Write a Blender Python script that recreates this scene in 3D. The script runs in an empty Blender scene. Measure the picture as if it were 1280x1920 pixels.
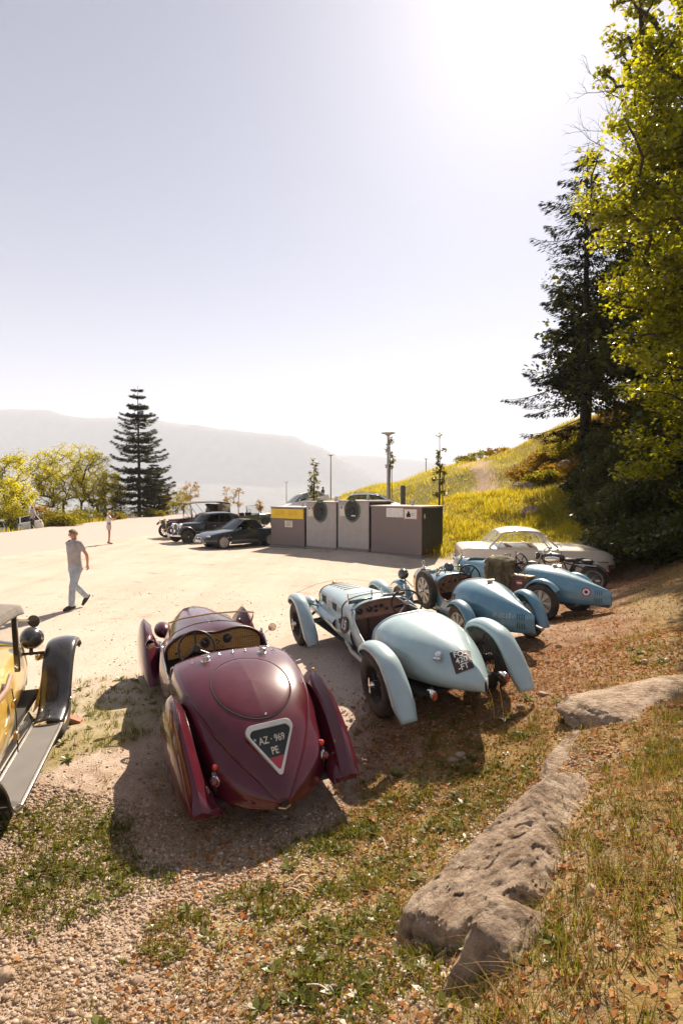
import bpy, math, random
import numpy as np
from mathutils import Vector, Matrix
from mathutils.bvhtree import BVHTree
random.seed(7); rng = np.random.default_rng(11)
SC = bpy.context.scene; COL = SC.collection
R = math.radians
# ---------------------------------------------------------------- camera, sky, sun, exposure
CAM_Z = 2.50; FPX = 1080.0; HOR = 925.0
cam = bpy.data.cameras.new('camera'); cam_o = bpy.data.objects.new('camera', cam); COL.objects.link(cam_o)
cam.sensor_fit = 'VERTICAL'; cam.sensor_height = 36.0; cam.lens = FPX / 1920 * 36.0
cam.clip_start = 0.05; cam.clip_end = 40000
cam_o.location = (0, 0, CAM_Z); cam_o.rotation_euler = (R(90) - math.atan((960 - HOR) / FPX), 0, 0)
SC.camera = cam_o
SUN_EL, SUN_AZ = R(41.5), R(17.0)            # azimuth measured from +Y towards +X
w = bpy.data.worlds.new("World"); SC.world = w; w.use_nodes = True
nt = w.node_tree; sk = nt.nodes.new('ShaderNodeTexSky'); sk.sky_type = 'NISHITA'; sk.sun_disc = False
sk.sun_elevation = SUN_EL; sk.sun_rotation = SUN_AZ; sk.altitude = 700; sk.air_density = 0.45; sk.dust_density = 0.75; sk.ozone_density = 1.4
bg = nt.nodes['Background']; bg.inputs[1].default_value = 0.05; nt.links.new(sk.outputs[0], bg.inputs[0])
sl = bpy.data.lights.new('sun', 'SUN'); sun = bpy.data.objects.new('sun', sl); COL.objects.link(sun)
sl.energy = 5.0; sl.angle = R(0.53); sl.color = (1.0, 0.85, 0.685)
sdir = Vector((math.sin(SUN_AZ) * math.cos(SUN_EL), math.cos(SUN_AZ) * math.cos(SUN_EL), math.sin(SUN_EL)))
sun.rotation_euler = sdir.to_track_quat('Z', 'Y').to_euler(); sun.location = (20, 60, 60)
SC.view_settings.view_transform = 'Standard'; SC.view_settings.look = 'None'; SC.view_settings.exposure = 1.5
SC.view_settings.gamma = 1.0; SC.view_settings.use_curve_mapping = False
SC.render.engine = 'CYCLES'
cy = SC.cycles; cy.use_denoising = True; cy.max_bounces = 8; cy.diffuse_bounces = 3; cy.glossy_bounces = 4
cy.transmission_bounces = 6; cy.transparent_max_bounces = 12; cy.volume_bounces = 1; cy.caustics_reflective = False; cy.caustics_refractive = False
cy.sample_clamp_indirect = 8.0
# ---------------------------------------------------------------- materials
def _noise(nt, scale, detail=4, vec=None, rough=.55):
    n = nt.nodes.new('ShaderNodeTexNoise'); n.inputs['Scale'].default_value = scale; n.inputs['Detail'].default_value = detail
    n.inputs['Roughness'].default_value = rough
    if vec is not None: nt.links.new(vec, n.inputs['Vector'])
    return n
def _ramp(nt, fac, stops):
    r = nt.nodes.new('ShaderNodeValToRGB'); el = r.color_ramp.elements
    while len(el) < len(stops): el.new(0.5)
    for e, (p, c) in zip(el, stops):
        e.position = p; e.color = (*c, 1) if len(c) == 3 else c
    nt.links.new(fac, r.inputs[0]); return r
def _mix(nt, fac, a, b, mode='MIX'):
    m = nt.nodes.new('ShaderNodeMix'); m.data_type = 'RGBA'; m.blend_type = mode
    for s, v in ((m.inputs[0], fac), (m.inputs[6], a), (m.inputs[7], b)):
        if isinstance(v, (int, float)): s.default_value = v
        elif isinstance(v, (tuple, list)): s.default_value = (*v, 1)
        else: nt.links.new(v, s)
    return m.outputs[2]
def _math(nt, op, a, b=None, clamp=False):
    m = nt.nodes.new('ShaderNodeMath'); m.operation = op; m.use_clamp = clamp
    for s, v in ((m.inputs[0], a), (m.inputs[1], b)):
        if v is None: continue
        if isinstance(v, (int, float)): s.default_value = v
        else: nt.links.new(v, s)
    return m.outputs[0]
MATS = {}
def M(name, col=(.5, .5, .5), rough=.5, metal=0., coat=0., var=.12, vscale=6., bump=0., bscale=80., spec=.5, dust=0., dustcol=(.42, .36, .28), rvar=.0, alpha=None):
    """principled paint, metal, cloth ... with colour variation, dust and fine relief in object space"""
    if name in MATS: return MATS[name]
    m = bpy.data.materials.new(name); m.use_nodes = True; nt = m.node_tree; p = nt.nodes['Principled BSDF']
    tc = nt.nodes.new('ShaderNodeTexCoord'); v = tc.outputs['Object']
    n = _noise(nt, vscale, 5, v)
    lo = tuple(max(0, c * (1 - var)) for c in col); hi = tuple(min(1, c * (1 + var)) for c in col)
    c = _ramp(nt, n.outputs[0], [(.3, lo), (.7, hi)]).outputs[0]
    if dust > 0:
        n2 = _noise(nt, 3.1, 7, v, .7); f = _ramp(nt, n2.outputs[0], [(.35, (0, 0, 0)), (.8, (dust,) * 3)]).outputs[0]
        c = _mix(nt, f, c, dustcol)
        n3 = _noise(nt, 9, 6, v, .65); rr = _ramp(nt, n3.outputs[0], [(.3, (rough,) * 3), (.8, (min(1, rough + .35 * dust + rvar),) * 3)]).outputs[0]
        nt.links.new(rr, p.inputs['Roughness'])
    nt.links.new(c, p.inputs['Base Color'])
    if dust <= 0: p.inputs['Roughness'].default_value = rough
    p.inputs['Metallic'].default_value = metal; p.inputs['Coat Weight'].default_value = coat; p.inputs['Coat Roughness'].default_value = .06
    p.inputs['Specular IOR Level'].default_value = spec
    if bump > 0:
        nb = _noise(nt, bscale, 4, v); b = nt.nodes.new('ShaderNodeBump'); b.inputs['Strength'].default_value = bump; b.inputs['Distance'].default_value = .01
        nt.links.new(nb.outputs[0], b.inputs['Height']); nt.links.new(b.outputs[0], p.inputs['Normal'])
    MATS[name] = m; return m
def leafmat(name, cols, trans=.55, rough=.45, tcol=None, scale=3.0, gloss=True):
    """leaves: diffuse + translucent, hue varies with a noise over space and per leaf island"""
    m = bpy.data.materials.new(name); m.use_nodes = True; nt = m.node_tree; nt.nodes.remove(nt.nodes['Principled BSDF']); out = nt.nodes['Material Output']
    g = nt.nodes.new('ShaderNodeNewGeometry'); tc = nt.nodes.new('ShaderNodeTexCoord')
    n = _noise(nt, scale, 3, tc.outputs['Object'])
    f = _math(nt, 'ADD', _math(nt, 'MULTIPLY', g.outputs['Random Per Island'], .55), _math(nt, 'MULTIPLY', n.outputs[0], .55))
    k = len(cols); c = _ramp(nt, f, [(.12 + .76 * i / max(1, k - 1), cc) for i, cc in enumerate(cols)]).outputs[0]
    d = nt.nodes.new('ShaderNodeBsdfDiffuse'); nt.links.new(c, d.inputs[0])
    t = nt.nodes.new('ShaderNodeBsdfTranslucent'); nt.links.new(_mix(nt, 1.0, c, tcol or (1.5, 1.45, .7), 'MULTIPLY'), t.inputs[0])
    mx = nt.nodes.new('ShaderNodeMixShader'); mx.inputs[0].default_value = trans; nt.links.new(d.outputs[0], mx.inputs[1]); nt.links.new(t.outputs[0], mx.inputs[2]); last = mx
    if gloss:
        gl = nt.nodes.new('ShaderNodeBsdfGlossy'); gl.inputs['Roughness'].default_value = rough
        m2 = nt.nodes.new('ShaderNodeMixShader'); fr = nt.nodes.new('ShaderNodeLayerWeight'); fr.inputs[0].default_value = .35
        nt.links.new(_math(nt, 'ADD', _math(nt, 'MULTIPLY', _math(nt, 'POWER', fr.outputs['Facing'], 3.0), .25), .035, True), m2.inputs[0]); nt.links.new(mx.outputs[0], m2.inputs[1]); nt.links.new(gl.outputs[0], m2.inputs[2]); last = m2
    nt.links.new(last.outputs[0], out.inputs[0]); MATS[name] = m; return m
def glassmat(name, tint=(.86, .9, .88), refl=1.0):
    m = bpy.data.materials.new(name); m.use_nodes = True; nt = m.node_tree; nt.nodes.remove(nt.nodes['Principled BSDF']); out = nt.nodes['Material Output']
    t = nt.nodes.new('ShaderNodeBsdfTransparent'); t.inputs[0].default_value = (*tint, 1)
    g = nt.nodes.new('ShaderNodeBsdfGlossy'); g.inputs['Roughness'].default_value = .03
    fr = nt.nodes.new('ShaderNodeLayerWeight'); fr.inputs[0].default_value = .5
    f = _math(nt, 'ADD', _math(nt, 'MULTIPLY', _math(nt, 'POWER', fr.outputs['Facing'], 4.0), .8 * refl), .05, True)
    mx = nt.nodes.new('ShaderNodeMixShader'); nt.links.new(f, mx.inputs[0]); nt.links.new(t.outputs[0], mx.inputs[1]); nt.links.new(g.outputs[0], mx.inputs[2])
    nt.links.new(mx.outputs[0], out.inputs[0]); MATS[name] = m; return m
# ---------------------------------------------------------------- geometry helpers
def cr(P, t):
    """Catmull-Rom through rows of P (any trailing shape) at parameters t in [0, len-1]"""
    P = np.asarray(P, float); n = len(P); t = np.asarray(t, float)
    i = np.clip(np.floor(t).astype(int), 0, n - 2); u = (t - i).reshape((-1,) + (1,) * (P.ndim - 1))
    ext = np.concatenate([(2 * P[0] - P[1])[None], P, (2 * P[-1] - P[-2])[None]])
    a, b, c, d = ext[i], ext[i + 1], ext[i + 2], ext[i + 3]
    return .5 * (2 * b + (c - a) * u + (2 * a - 5 * b + 4 * c - d) * u ** 2 + (3 * b - 3 * c + d - a) * u ** 3)
def surf(G, nu=24, nv=24):
    """smooth patch through the control net G[m][k] of 3-D points"""
    G = np.asarray(G, float); A = cr(G, np.linspace(0, len(G) - 1, nu + 1)); A = np.swapaxes(A, 0, 1)
    B = cr(A, np.linspace(0, len(A) - 1, nv + 1)); return np.swapaxes(B, 0, 1)
def stations(S, nu=24, nv=24):
    """stations (y, [(x,z), ...]) -> smooth grid"""
    return surf([[(x, y, z) for x, z in pr] for y, pr in S], nu, nv)
def spl(P, n=24): return cr(np.asarray(P, float), np.linspace(0, len(P) - 1, n + 1))
def frame(d, up=(0, 0, 1)):
    d = Vector(d).normalized(); up = Vector(up)
    if abs(d.dot(up)) > .98: up = Vector((0, 1, 0)) if abs(d.y) < .9 else Vector((1, 0, 0))
    s = d.cross(up).normalized(); u = s.cross(d); return s, d, u
def TR(loc=(0, 0, 0), rot=(0, 0, 0), s=(1, 1, 1)):
    from mathutils import Euler
    if isinstance(s, (int, float)): s = (s, s, s)
    return Matrix.Translation(Vector(loc)) @ Euler(rot).to_matrix().to_4x4() @ Matrix.Diagonal((*s, 1))
AX = TR((0, 0, 0), (0, R(90), 0))       # turns a lathe's axis from z to x
AY = TR((0, 0, 0), (R(-90), 0, 0))      # ... from z to y
class MB:
    def __init__(s): s.v = []; s.f = []
    def add(s, V, F, M=None):
        o = len(s.v)
        if M is not None: V = [tuple(M @ Vector(p)) for p in V]
        s.v += [tuple(map(float, p)) for p in V]; s.f += [tuple(i + o for i in f) for f in F]; return s
    def grid(s, V, cu=False, cv=False, M=None, flip=False):
        V = np.asarray(V); m, n = V.shape[:2]; F = []
        for i in range(m if cu else m - 1):
            for j in range(n if cv else n - 1):
                a, b = i * n + j, i * n + (j + 1) % n; c, d = ((i + 1) % m) * n + (j + 1) % n, ((i + 1) % m) * n + j
                F.append((a, d, c, b) if flip else (a, b, c, d))
        return s.add(V.reshape(-1, 3), F, M)
    def mirror(s):
        o = len(s.v); s.v += [(-x, y, z) for x, y, z in s.v]; s.f += [tuple(i + o for i in reversed(f)) for f in s.f]; return s
    def box(s, c, d, M=None, taper=1.0):
        x, y, z = (k / 2 for k in d); T = TR(c); T = (M @ T) if M is not None else T; t = taper
        return s.add([(-x, -y, -z), (x, -y, -z), (x, y, -z), (-x, y, -z), (-x * t, -y * t, z), (x * t, -y * t, z), (x * t, y * t, z), (-x * t, y * t, z)],
              [(0, 3, 2, 1), (4, 5, 6, 7), (0, 1, 5, 4), (1, 2, 6, 5), (2, 3, 7, 6), (3, 0, 4, 7)], T)
    def tube(s, P, r, n=8, closed=False, cap=True, M=None, flat=1.0):
        P = [Vector(p) for p in P]; k = len(P); rr = [r] * k if np.isscalar(r) else list(r); V = []; F = []; pu = None
        for i, p in enumerate(P):
            d = (P[(i + 1) % k] - P[i - 1]) if closed else (P[min(i + 1, k - 1)] - P[max(i - 1, 0)])
            if d.length < 1e-9: d = Vector((0, 0, 1))
            if pu is None: a, d, u = frame(d)
            else:
                d.normalize(); u = (pu - d * pu.dot(d))
                u = u.normalized() if u.length > 1e-6 else frame(d)[2]
                a = d.cross(u)
            pu = u
            for j in range(n):
                t = 2 * math.pi * j / n; V.append(p + (a * math.cos(t) * flat + u * math.sin(t)) * rr[i])
        for i in range(k if closed else k - 1):
            for j in range(n): F.append((i * n + j, i * n + (j + 1) % n, ((i + 1) % k) * n + (j + 1) % n, ((i + 1) % k) * n + j))
        if cap and not closed: F += [tuple(range(n))[::-1], tuple((k - 1) * n + j for j in range(n))]
        return s.add(V, F, M)
    def lathe(s, prof, n=24, M=None, a0=0, a1=2 * math.pi):
        full = abs(a1 - a0 - 2 * math.pi) < 1e-6; k = n if full else n + 1
        V = np.array([[(r * math.cos(a0 + (a1 - a0) * j / n), r * math.sin(a0 + (a1 - a0) * j / n), h) for j in range(k)] for r, h in prof])
        return s.grid(V, cv=full, M=M, flip=True)
    def poly(s, P, M=None): return s.add(P, [tuple(range(len(P)))], M)
    def prism(s, P2, h0, h1, M=None):
        """outline P2 (x,y) extruded in z from h0 to h1"""
        n = len(P2); V = [(x, y, h0) for x, y in P2] + [(x, y, h1) for x, y in P2]
        return s.add(V, [tuple(range(n))[::-1], tuple(range(n, 2 * n))] + [(i, (i + 1) % n, n + (i + 1) % n, n + i) for i in range(n)], M)
    def ball(s, c, r, n=12, M=None, sc=(1, 1, 1)):
        T = TR(c, (0, 0, 0), sc); T = (M @ T) if M is not None else T
        return s.lathe([(max(1e-4, r * math.sin(math.pi * i / (n // 2 + 2))), -r * math.cos(math.pi * i / (n // 2 + 2))) for i in range(n // 2 + 3)], n, T)
    def build(s, name, mat, parent=None, smooth=38, solid=0., bevel=0., merge=0., sub=0, off=-1):
        me = bpy.data.meshes.new(name); me.from_pydata(s.v, [], s.f); me.validate(); 
        import bmesh
        bm = bmesh.new(); bm.from_mesh(me)
        if merge: bmesh.ops.remove_doubles(bm, verts=bm.verts, dist=merge)
        bmesh.ops.recalc_face_normals(bm, faces=bm.faces); bm.to_mesh(me); bm.free()
        return link(name, me, mat, parent, smooth, solid, bevel, sub, off)
def link(name, me, mat, parent=None, smooth=38, solid=0., bevel=0., sub=0, off=-1):
    if smooth:
        me.shade_smooth(); me.set_sharp_from_angle(angle=R(smooth))
    me.materials.append(mat); o = bpy.data.objects.new(name, me); COL.objects.link(o)
    if parent: o.parent = parent
    if solid: md = o.modifiers.new('thick', 'SOLIDIFY'); md.thickness = solid; md.offset = off
    if bevel:
        md = o.modifiers.new('edge', 'BEVEL'); md.width = bevel; md.segments = 2; md.limit_method = 'ANGLE'; md.angle_limit = R(40)
    if sub: md = o.modifiers.new('sub', 'SUBSURF'); md.levels = sub; md.render_levels = sub
    return o
def mesh_np(name, V, F, mat, parent=None, smooth=0, kind=None):
    V = np.ascontiguousarray(V, np.float32).reshape(-1, 3); F = np.ascontiguousarray(F, np.int32); k = F.shape[1]
    me = bpy.data.meshes.new(name); me.vertices.add(len(V)); me.vertices.foreach_set('co', V.ravel())
    me.loops.add(F.size); me.loops.foreach_set('vertex_index', F.ravel()); me.polygons.add(len(F))
    me.polygons.foreach_set('loop_start', np.arange(0, F.size, k, dtype=np.int32)); me.update(calc_edges=True)
    o = link(name, me, mat, parent, smooth)
    if kind: o['kind'] = kind
    return o
def tag(o, label=None, cat=None, group=None, kind=None):
    for k, v in (('label', label), ('category', cat), ('group', group), ('kind', kind)):
        if v: o[k] = v
    return o
def thing(name, label, cat, loc=(0, 0, 0), yaw=0, roll=0, pitch=0, group=None):
    o = bpy.data.objects.new(name, None); COL.objects.link(o); o.empty_display_size = .2; o.location = loc
    o.rotation_euler = (pitch, roll, yaw)
    return tag(o, label, cat, group)
def kids(o): return [c for c in bpy.data.objects if c.parent == o]
def copy_tree(o, parent=None):
    c = o.copy(); COL.objects.link(c)
    if parent is not None: c.parent = parent
    for k in list(o.children): copy_tree(k, c)
    return c
def text_mb(mb, s, size, M, depth=.002, bold=.0, align='CENTER', sx=1.0, spacing=1.0):
    cu = bpy.data.curves.new('txt', 'FONT'); cu.body = s; cu.size = size; cu.align_x = align; cu.align_y = 'CENTER'; cu.extrude = depth; cu.offset = bold
    cu.resolution_u = 3; cu.space_character = spacing
    o = bpy.data.objects.new('txt', cu); COL.objects.link(o); dg = bpy.context.evaluated_depsgraph_get(); dg.update()
    me = bpy.data.meshes.new_from_object(o.evaluated_get(dg))
    T = M @ Matrix.Diagonal((sx, 1, 1, 1))
    mb.add([tuple(v.co) for v in me.vertices], [tuple(p.vertices) for p in me.polygons], T)
    bpy.data.objects.remove(o); bpy.data.curves.remove(cu); bpy.data.meshes.remove(me); return mb
def bvh_of(V):
    V = np.asarray(V); m, n = V.shape[:2]
    F = [(i * n + j, i * n + j + 1, (i + 1) * n + j + 1, (i + 1) * n + j) for i in range(m - 1) for j in range(n - 1)]
    return BVHTree.FromPolygons([Vector(p) for p in V.reshape(-1, 3)], F)
def drop(b, x, y, z=5.0):
    h, nrm, _, _ = b.ray_cast(Vector((x, y, z)), Vector((0, 0, -1)))
    if h is None: return Vector((x, y, 0)), Vector((0, 0, 1))
    return h, (nrm if nrm.z > 0 else -nrm)
def onto(p, n, up=(0, 0, 1), off=0.0):
    """local frame with z along n at p, y as close to up as possible"""
    n = Vector(n).normalized(); y = Vector(up) - n * Vector(up).dot(n); y.normalize(); x = y.cross(n)
    m = Matrix((x, y, n)).transposed().to_4x4(); m.translation = Vector(p) + n * off; return m

# ---------------------------------------------------------------- where each car stands: x, y, z, yaw, roll, pitch, scale, wheelbase, half track
POSE = {
 'maroon': (-.84, 5.37, -.145, R(24.2), -.041, .064, .965, 2.88, .66),
 'racer': (1.10, 6.49, .145, R(21.0), -.10, .018, 1.0, 2.95, .72),
 'blue': (2.40, 8.84, .185, R(17.6), -.085, -.02, .96, 2.40, .62),
 'tricolour': (4.26, 11.22, .10, R(38), -.02, .01, .98, 2.40, .62),
 'yellow': (-2.72, 3.12, -.06, R(14.5), -.03, .05, .93, 2.75, .60),
}
def pose_mat(k):
    x, y, z, a, r, p, s = POSE[k][:7]
    return TR((x, y, z), (p, r, a), s)
CONTACTS = []
for _k_, _p in POSE.items():
    for _sx in (-1, 1):
        for _yy in (0, _p[7]): CONTACTS.append(tuple(pose_mat(_k_) @ Vector((_sx * _p[8], _yy, 0))))
def car(k, name, label, cat, group=None):
    x, y, z, a, r, p, s = POSE[k][:7]; o = thing(name, label, cat, (x, y, z), a, r, p, group); o.scale = (s, s, s); return o
# ---------------------------------------------------------------- ground height: a smooth sheet through surveyed spots
ANCH = np.array([
 # parking lot and road
 (-3.6,2.6,0),(-2.2,4,-.02),(-3.2,6,0),(-6,5,0),(-6,12,0),(-2,9,0),(0,12,.02),(-12,10,0),(-13,25,0),(-22,38,0),(-21,60,0),(-12,45,0),(-5,28,0),(0,21,0),(3.3,21,.02),(-14,80,.1),(-18,5,0),(-20,20,0),(0,30,.2),(0,37,.95),(4,37,1.05),(-3,45,1.0),(-1.5,50,1.35),(1,58,2.2),(-3,70,1.2),(-9,60,.3),
 # tilted strip the old cars stand on
 (2.2,17,.02),(4,16.5,.1),(8.2,15.8,.3),(-2.6,8.2,.0),
 (-1.3,3.4,-.20),(-.2,3.2,-.10),(-2.4,2.6,-.06),(-.6,2.2,-.08),
 # bank on the right, foot and top
 (.3,3.0,.05),(1.9,5.7,.24),(.2,2.7,.05),(.05,2.1,.10),(1.11,2.91,.56),(1.44,3.28,.61),(1.78,3.65,.62),(.80,2.5,.48),(.46,3.22,.06),(.80,3.75,.09),(1.2,4.2,.13),(1.6,2.9,.72),(.47,2.3,.42),(2.2,4.1,.62),(2.7,5.0,.60),(3.6,5.6,.66),(1.9,2.4,.9),(3.0,3.4,.98),(.95,1.7,.76),(0.3,.6,.75),(-.6,-1,.85),(4.5,7.2,.72),(4.2,4.6,1.1),(6,8.6,.85),(5.4,10,.58),(6.6,10.6,.95),(8,12.5,1.05),(10,16,1.7),(3,0,1.3),(7,5,1.9),(10,9,3),(14,14,5),
 # grassy hill, track and wooded knoll
 (5.4,21,.35),(7.5,22,.8),(5,26,1.2),(10,24,1.35),(7,30,2.4),(12.5,22,3.3),(3.5,33,1.4),(3,45,2.5),(2,60,2.9),(9,40,4.1),(10,52,5.0),(14,52,5.4),(20,60,6.5),(11.5,33,3.1),(10,29,2.6),(13,30.5,3.9),(11.5,36,3.9),(14,36,6.3),(12,40,4.6),(17,36,7.6),(17,28,6.8),(15,22,5.3),(22,26,6),(26,36,10),(20,18,8),(30,20,8),(12,17.5,3.0),(18,45,8),(30,60,11),(0,80,1.5),(10,80,4),(25,90,8),
])
ANCH = np.concatenate([ANCH, np.array(CONTACTS)])
def _k(d2): return np.sqrt(d2 + .8)
_A = np.zeros((len(ANCH) + 3,) * 2); _n = len(ANCH)
_d2 = ((ANCH[:, None, :2] - ANCH[None, :, :2]) ** 2).sum(2)
_A[:_n, :_n] = _k(_d2) - np.eye(_n) * .02; _A[:_n, _n] = 1; _A[:_n, _n + 1:] = ANCH[:, :2]; _A[_n:, :_n] = _A[:_n, _n:].T
_W = np.linalg.solve(_A, np.r_[ANCH[:, 2], 0, 0, 0])
def sst(a, b, x): t = np.clip((x - a) / (b - a), 0, 1); return t * t * (3 - 2 * t)
_gr = np.random.default_rng(5); _waves = [(_gr.uniform(0, 2 * np.pi), f, _gr.uniform(0, 6.28)) for f in (.5, .9, 1.4, 2.1, 3.3, 5, 7.7, 12) for _ in range(3)]
def wav(x, y, lo=0, hi=99):
    s = 0
    for a, f, p in _waves:
        if lo <= f <= hi: s = s + np.sin((x * np.cos(a) + y * np.sin(a)) * f + p) / f
    return s / 3
def road_edge(y): return -21.6 + .012 * (y - 36)
def hgt(x, y):
    x = np.atleast_1d(np.asarray(x, float)); y = np.atleast_1d(np.asarray(y, float)); out = np.empty(x.shape)
    xf, yf, of = x.ravel(), y.ravel(), out.ravel()
    for i in range(0, len(xf), 40000):
        X, Y = xf[i:i + 40000], yf[i:i + 40000]
        xx, yy = np.clip(X, -30, 34), np.clip(Y, -6, 95)
        z = _W[_n] + _W[_n + 1] * xx + _W[_n + 2] * yy
        for k in range(_n): z = z + _W[k] * _k((xx - ANCH[k, 0]) ** 2 + (yy - ANCH[k, 1]) ** 2)
        flat = sst(-3.5, -7, X) * sst(100, 70, Y); z = z * (1 - flat) + flat * .0
        bank = sst(.3, 1.6, X - .55 * (Y - 2.7)) * sst(16, 8, Y) * sst(-.4, 1.0, X)
        z = z + bank * .05 * wav(X * 1.3, Y * 1.3, 1, 9)
        z = z + .012 * wav(X, Y, 1, 4) + .22 * wav(X * .5, Y * .5, 0, 4) * sst(1.5, 5, z)
        u = road_edge(Y) - X                                  # beyond the road: a shelf, then the valley side
        z = z - .95 * sst(.2, 2.2, u) - 38 * sst(14, 110, u) - .1 * np.clip(u - 110, 0, 400)
        z = z - 34 * sst(78, 230, Y - .9 * np.clip(X, -10, 60)) * sst(60, 10, X)
        of[i:i + 40000] = z
    return of.reshape(x.shape)
def hz(x, y): return float(hgt([x], [y])[0])
# ---- ground sheet: fine near the camera, coarse far away
ang = np.r_[np.linspace(-180, -46, 26)[:-1], np.linspace(-46, 46, 330), np.linspace(46, 180, 26)[1:]]
rad = np.r_[0.02, np.geomspace(.5, 2.2, 14)[:-1], np.geomspace(2.2, 420, 330)]
TH, RD = np.meshgrid(np.radians(ang), rad); GX, GY = RD * np.sin(TH), RD * np.cos(TH); GZ = hgt(GX, GY)
n_r, n_a = GX.shape; ii, jj = np.meshgrid(np.arange(n_r - 1), np.arange(n_a - 1), indexing='ij'); a = ii * n_a + jj
GF = np.stack([a, a + n_a, a + n_a + 1, a + 1], -1).reshape(-1, 4)
def track_d(x, y):
    P = np.array([(12.4, 26.4), (11.7, 27.8), (11.0, 29.5), (9.8, 33), (9.2, 38), (10.2, 44), (12, 56)]); P = spl(P, 60)
    return np.sqrt(((x[..., None] - P[:, 0]) ** 2 + (y[..., None] - P[:, 1]) ** 2).min(-1))
def masks(x, y):
    """what covers the ground at x, y: grass, asphalt, leaf litter, dirt track"""
    w1 = wav(x, y, .5, 3); w2 = wav(x * 1.7 + 3, y * 1.7, .5, 6)
    asp = sst(-12.2, -13.4, x - .10 * (y - 24) + .5 * w2) * sst(.4, -.2, road_edge(y) - x + .3 * w2)
    beyond = sst(0, .8, road_edge(y) - x + .4 * w2)
    hill = sst(4.3, 5.6, x + .18 * np.clip(y - 21, 0, 99) * (y > 21) + .8 * w1 - .35 * np.clip(20.5 - y, -1, 3)) * sst(18.5, 20.5, y + .5 * w1)
    hill = np.maximum(hill, sst(25.3, 26.4, y - 1.1 * x + .6 * w1) * sst(-2.5, 1.5, x - .02 * (y - 30)) * sst(24, 26, y))
    bank = sst(.15, 1.0, x - .62 * (y - 2.75) + .35 * w1) * sst(17, 13, y - .7 * x) * sst(-.6, .8, x)
    litter = sst(-.55, 1.2, x - .45 * (y - 3.3) + .9 * w1 + .35 * w2) * sst(21, 17, y - .25 * x) * sst(-1.2, .6, x)
    front = sst(4.6, 2.5, np.hypot(x, y)) * sst(-1.4, .6, x + .7 * w1) * .8
    patch = sst(.05, .42, wav(x * 1.1 + 5, y * 1.1, .9, 4) + .25 * wav(x * 3, y * 3, 2, 9)) * sst(8.5, 4.5, y + .4 * x) * sst(-6, -2.2, x)
    tr = .8 * sst(1.2, .4, track_d(x, y) + .35 * w2) * (y > 20)
    grass = np.clip(np.maximum.reduce([beyond, hill, bank * .34, patch * .55, front * .28]) - tr, 0, 1)
    lit = np.clip(np.maximum(litter, front) , 0, 1) * (1 - hill)
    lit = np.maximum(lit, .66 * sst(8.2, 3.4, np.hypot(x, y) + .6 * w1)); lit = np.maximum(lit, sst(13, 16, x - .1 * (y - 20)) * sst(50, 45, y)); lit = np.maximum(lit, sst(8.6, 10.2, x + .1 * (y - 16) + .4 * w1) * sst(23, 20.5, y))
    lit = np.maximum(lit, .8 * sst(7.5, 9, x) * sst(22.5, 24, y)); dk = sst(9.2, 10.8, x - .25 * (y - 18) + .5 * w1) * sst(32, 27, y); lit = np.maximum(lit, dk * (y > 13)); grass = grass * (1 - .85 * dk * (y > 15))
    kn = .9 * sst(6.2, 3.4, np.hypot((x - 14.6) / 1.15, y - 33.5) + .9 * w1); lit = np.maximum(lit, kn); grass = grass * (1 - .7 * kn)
    return np.stack([grass, asp, lit, tr], -1)
MK = masks(GX.ravel(), GY.ravel())
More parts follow.
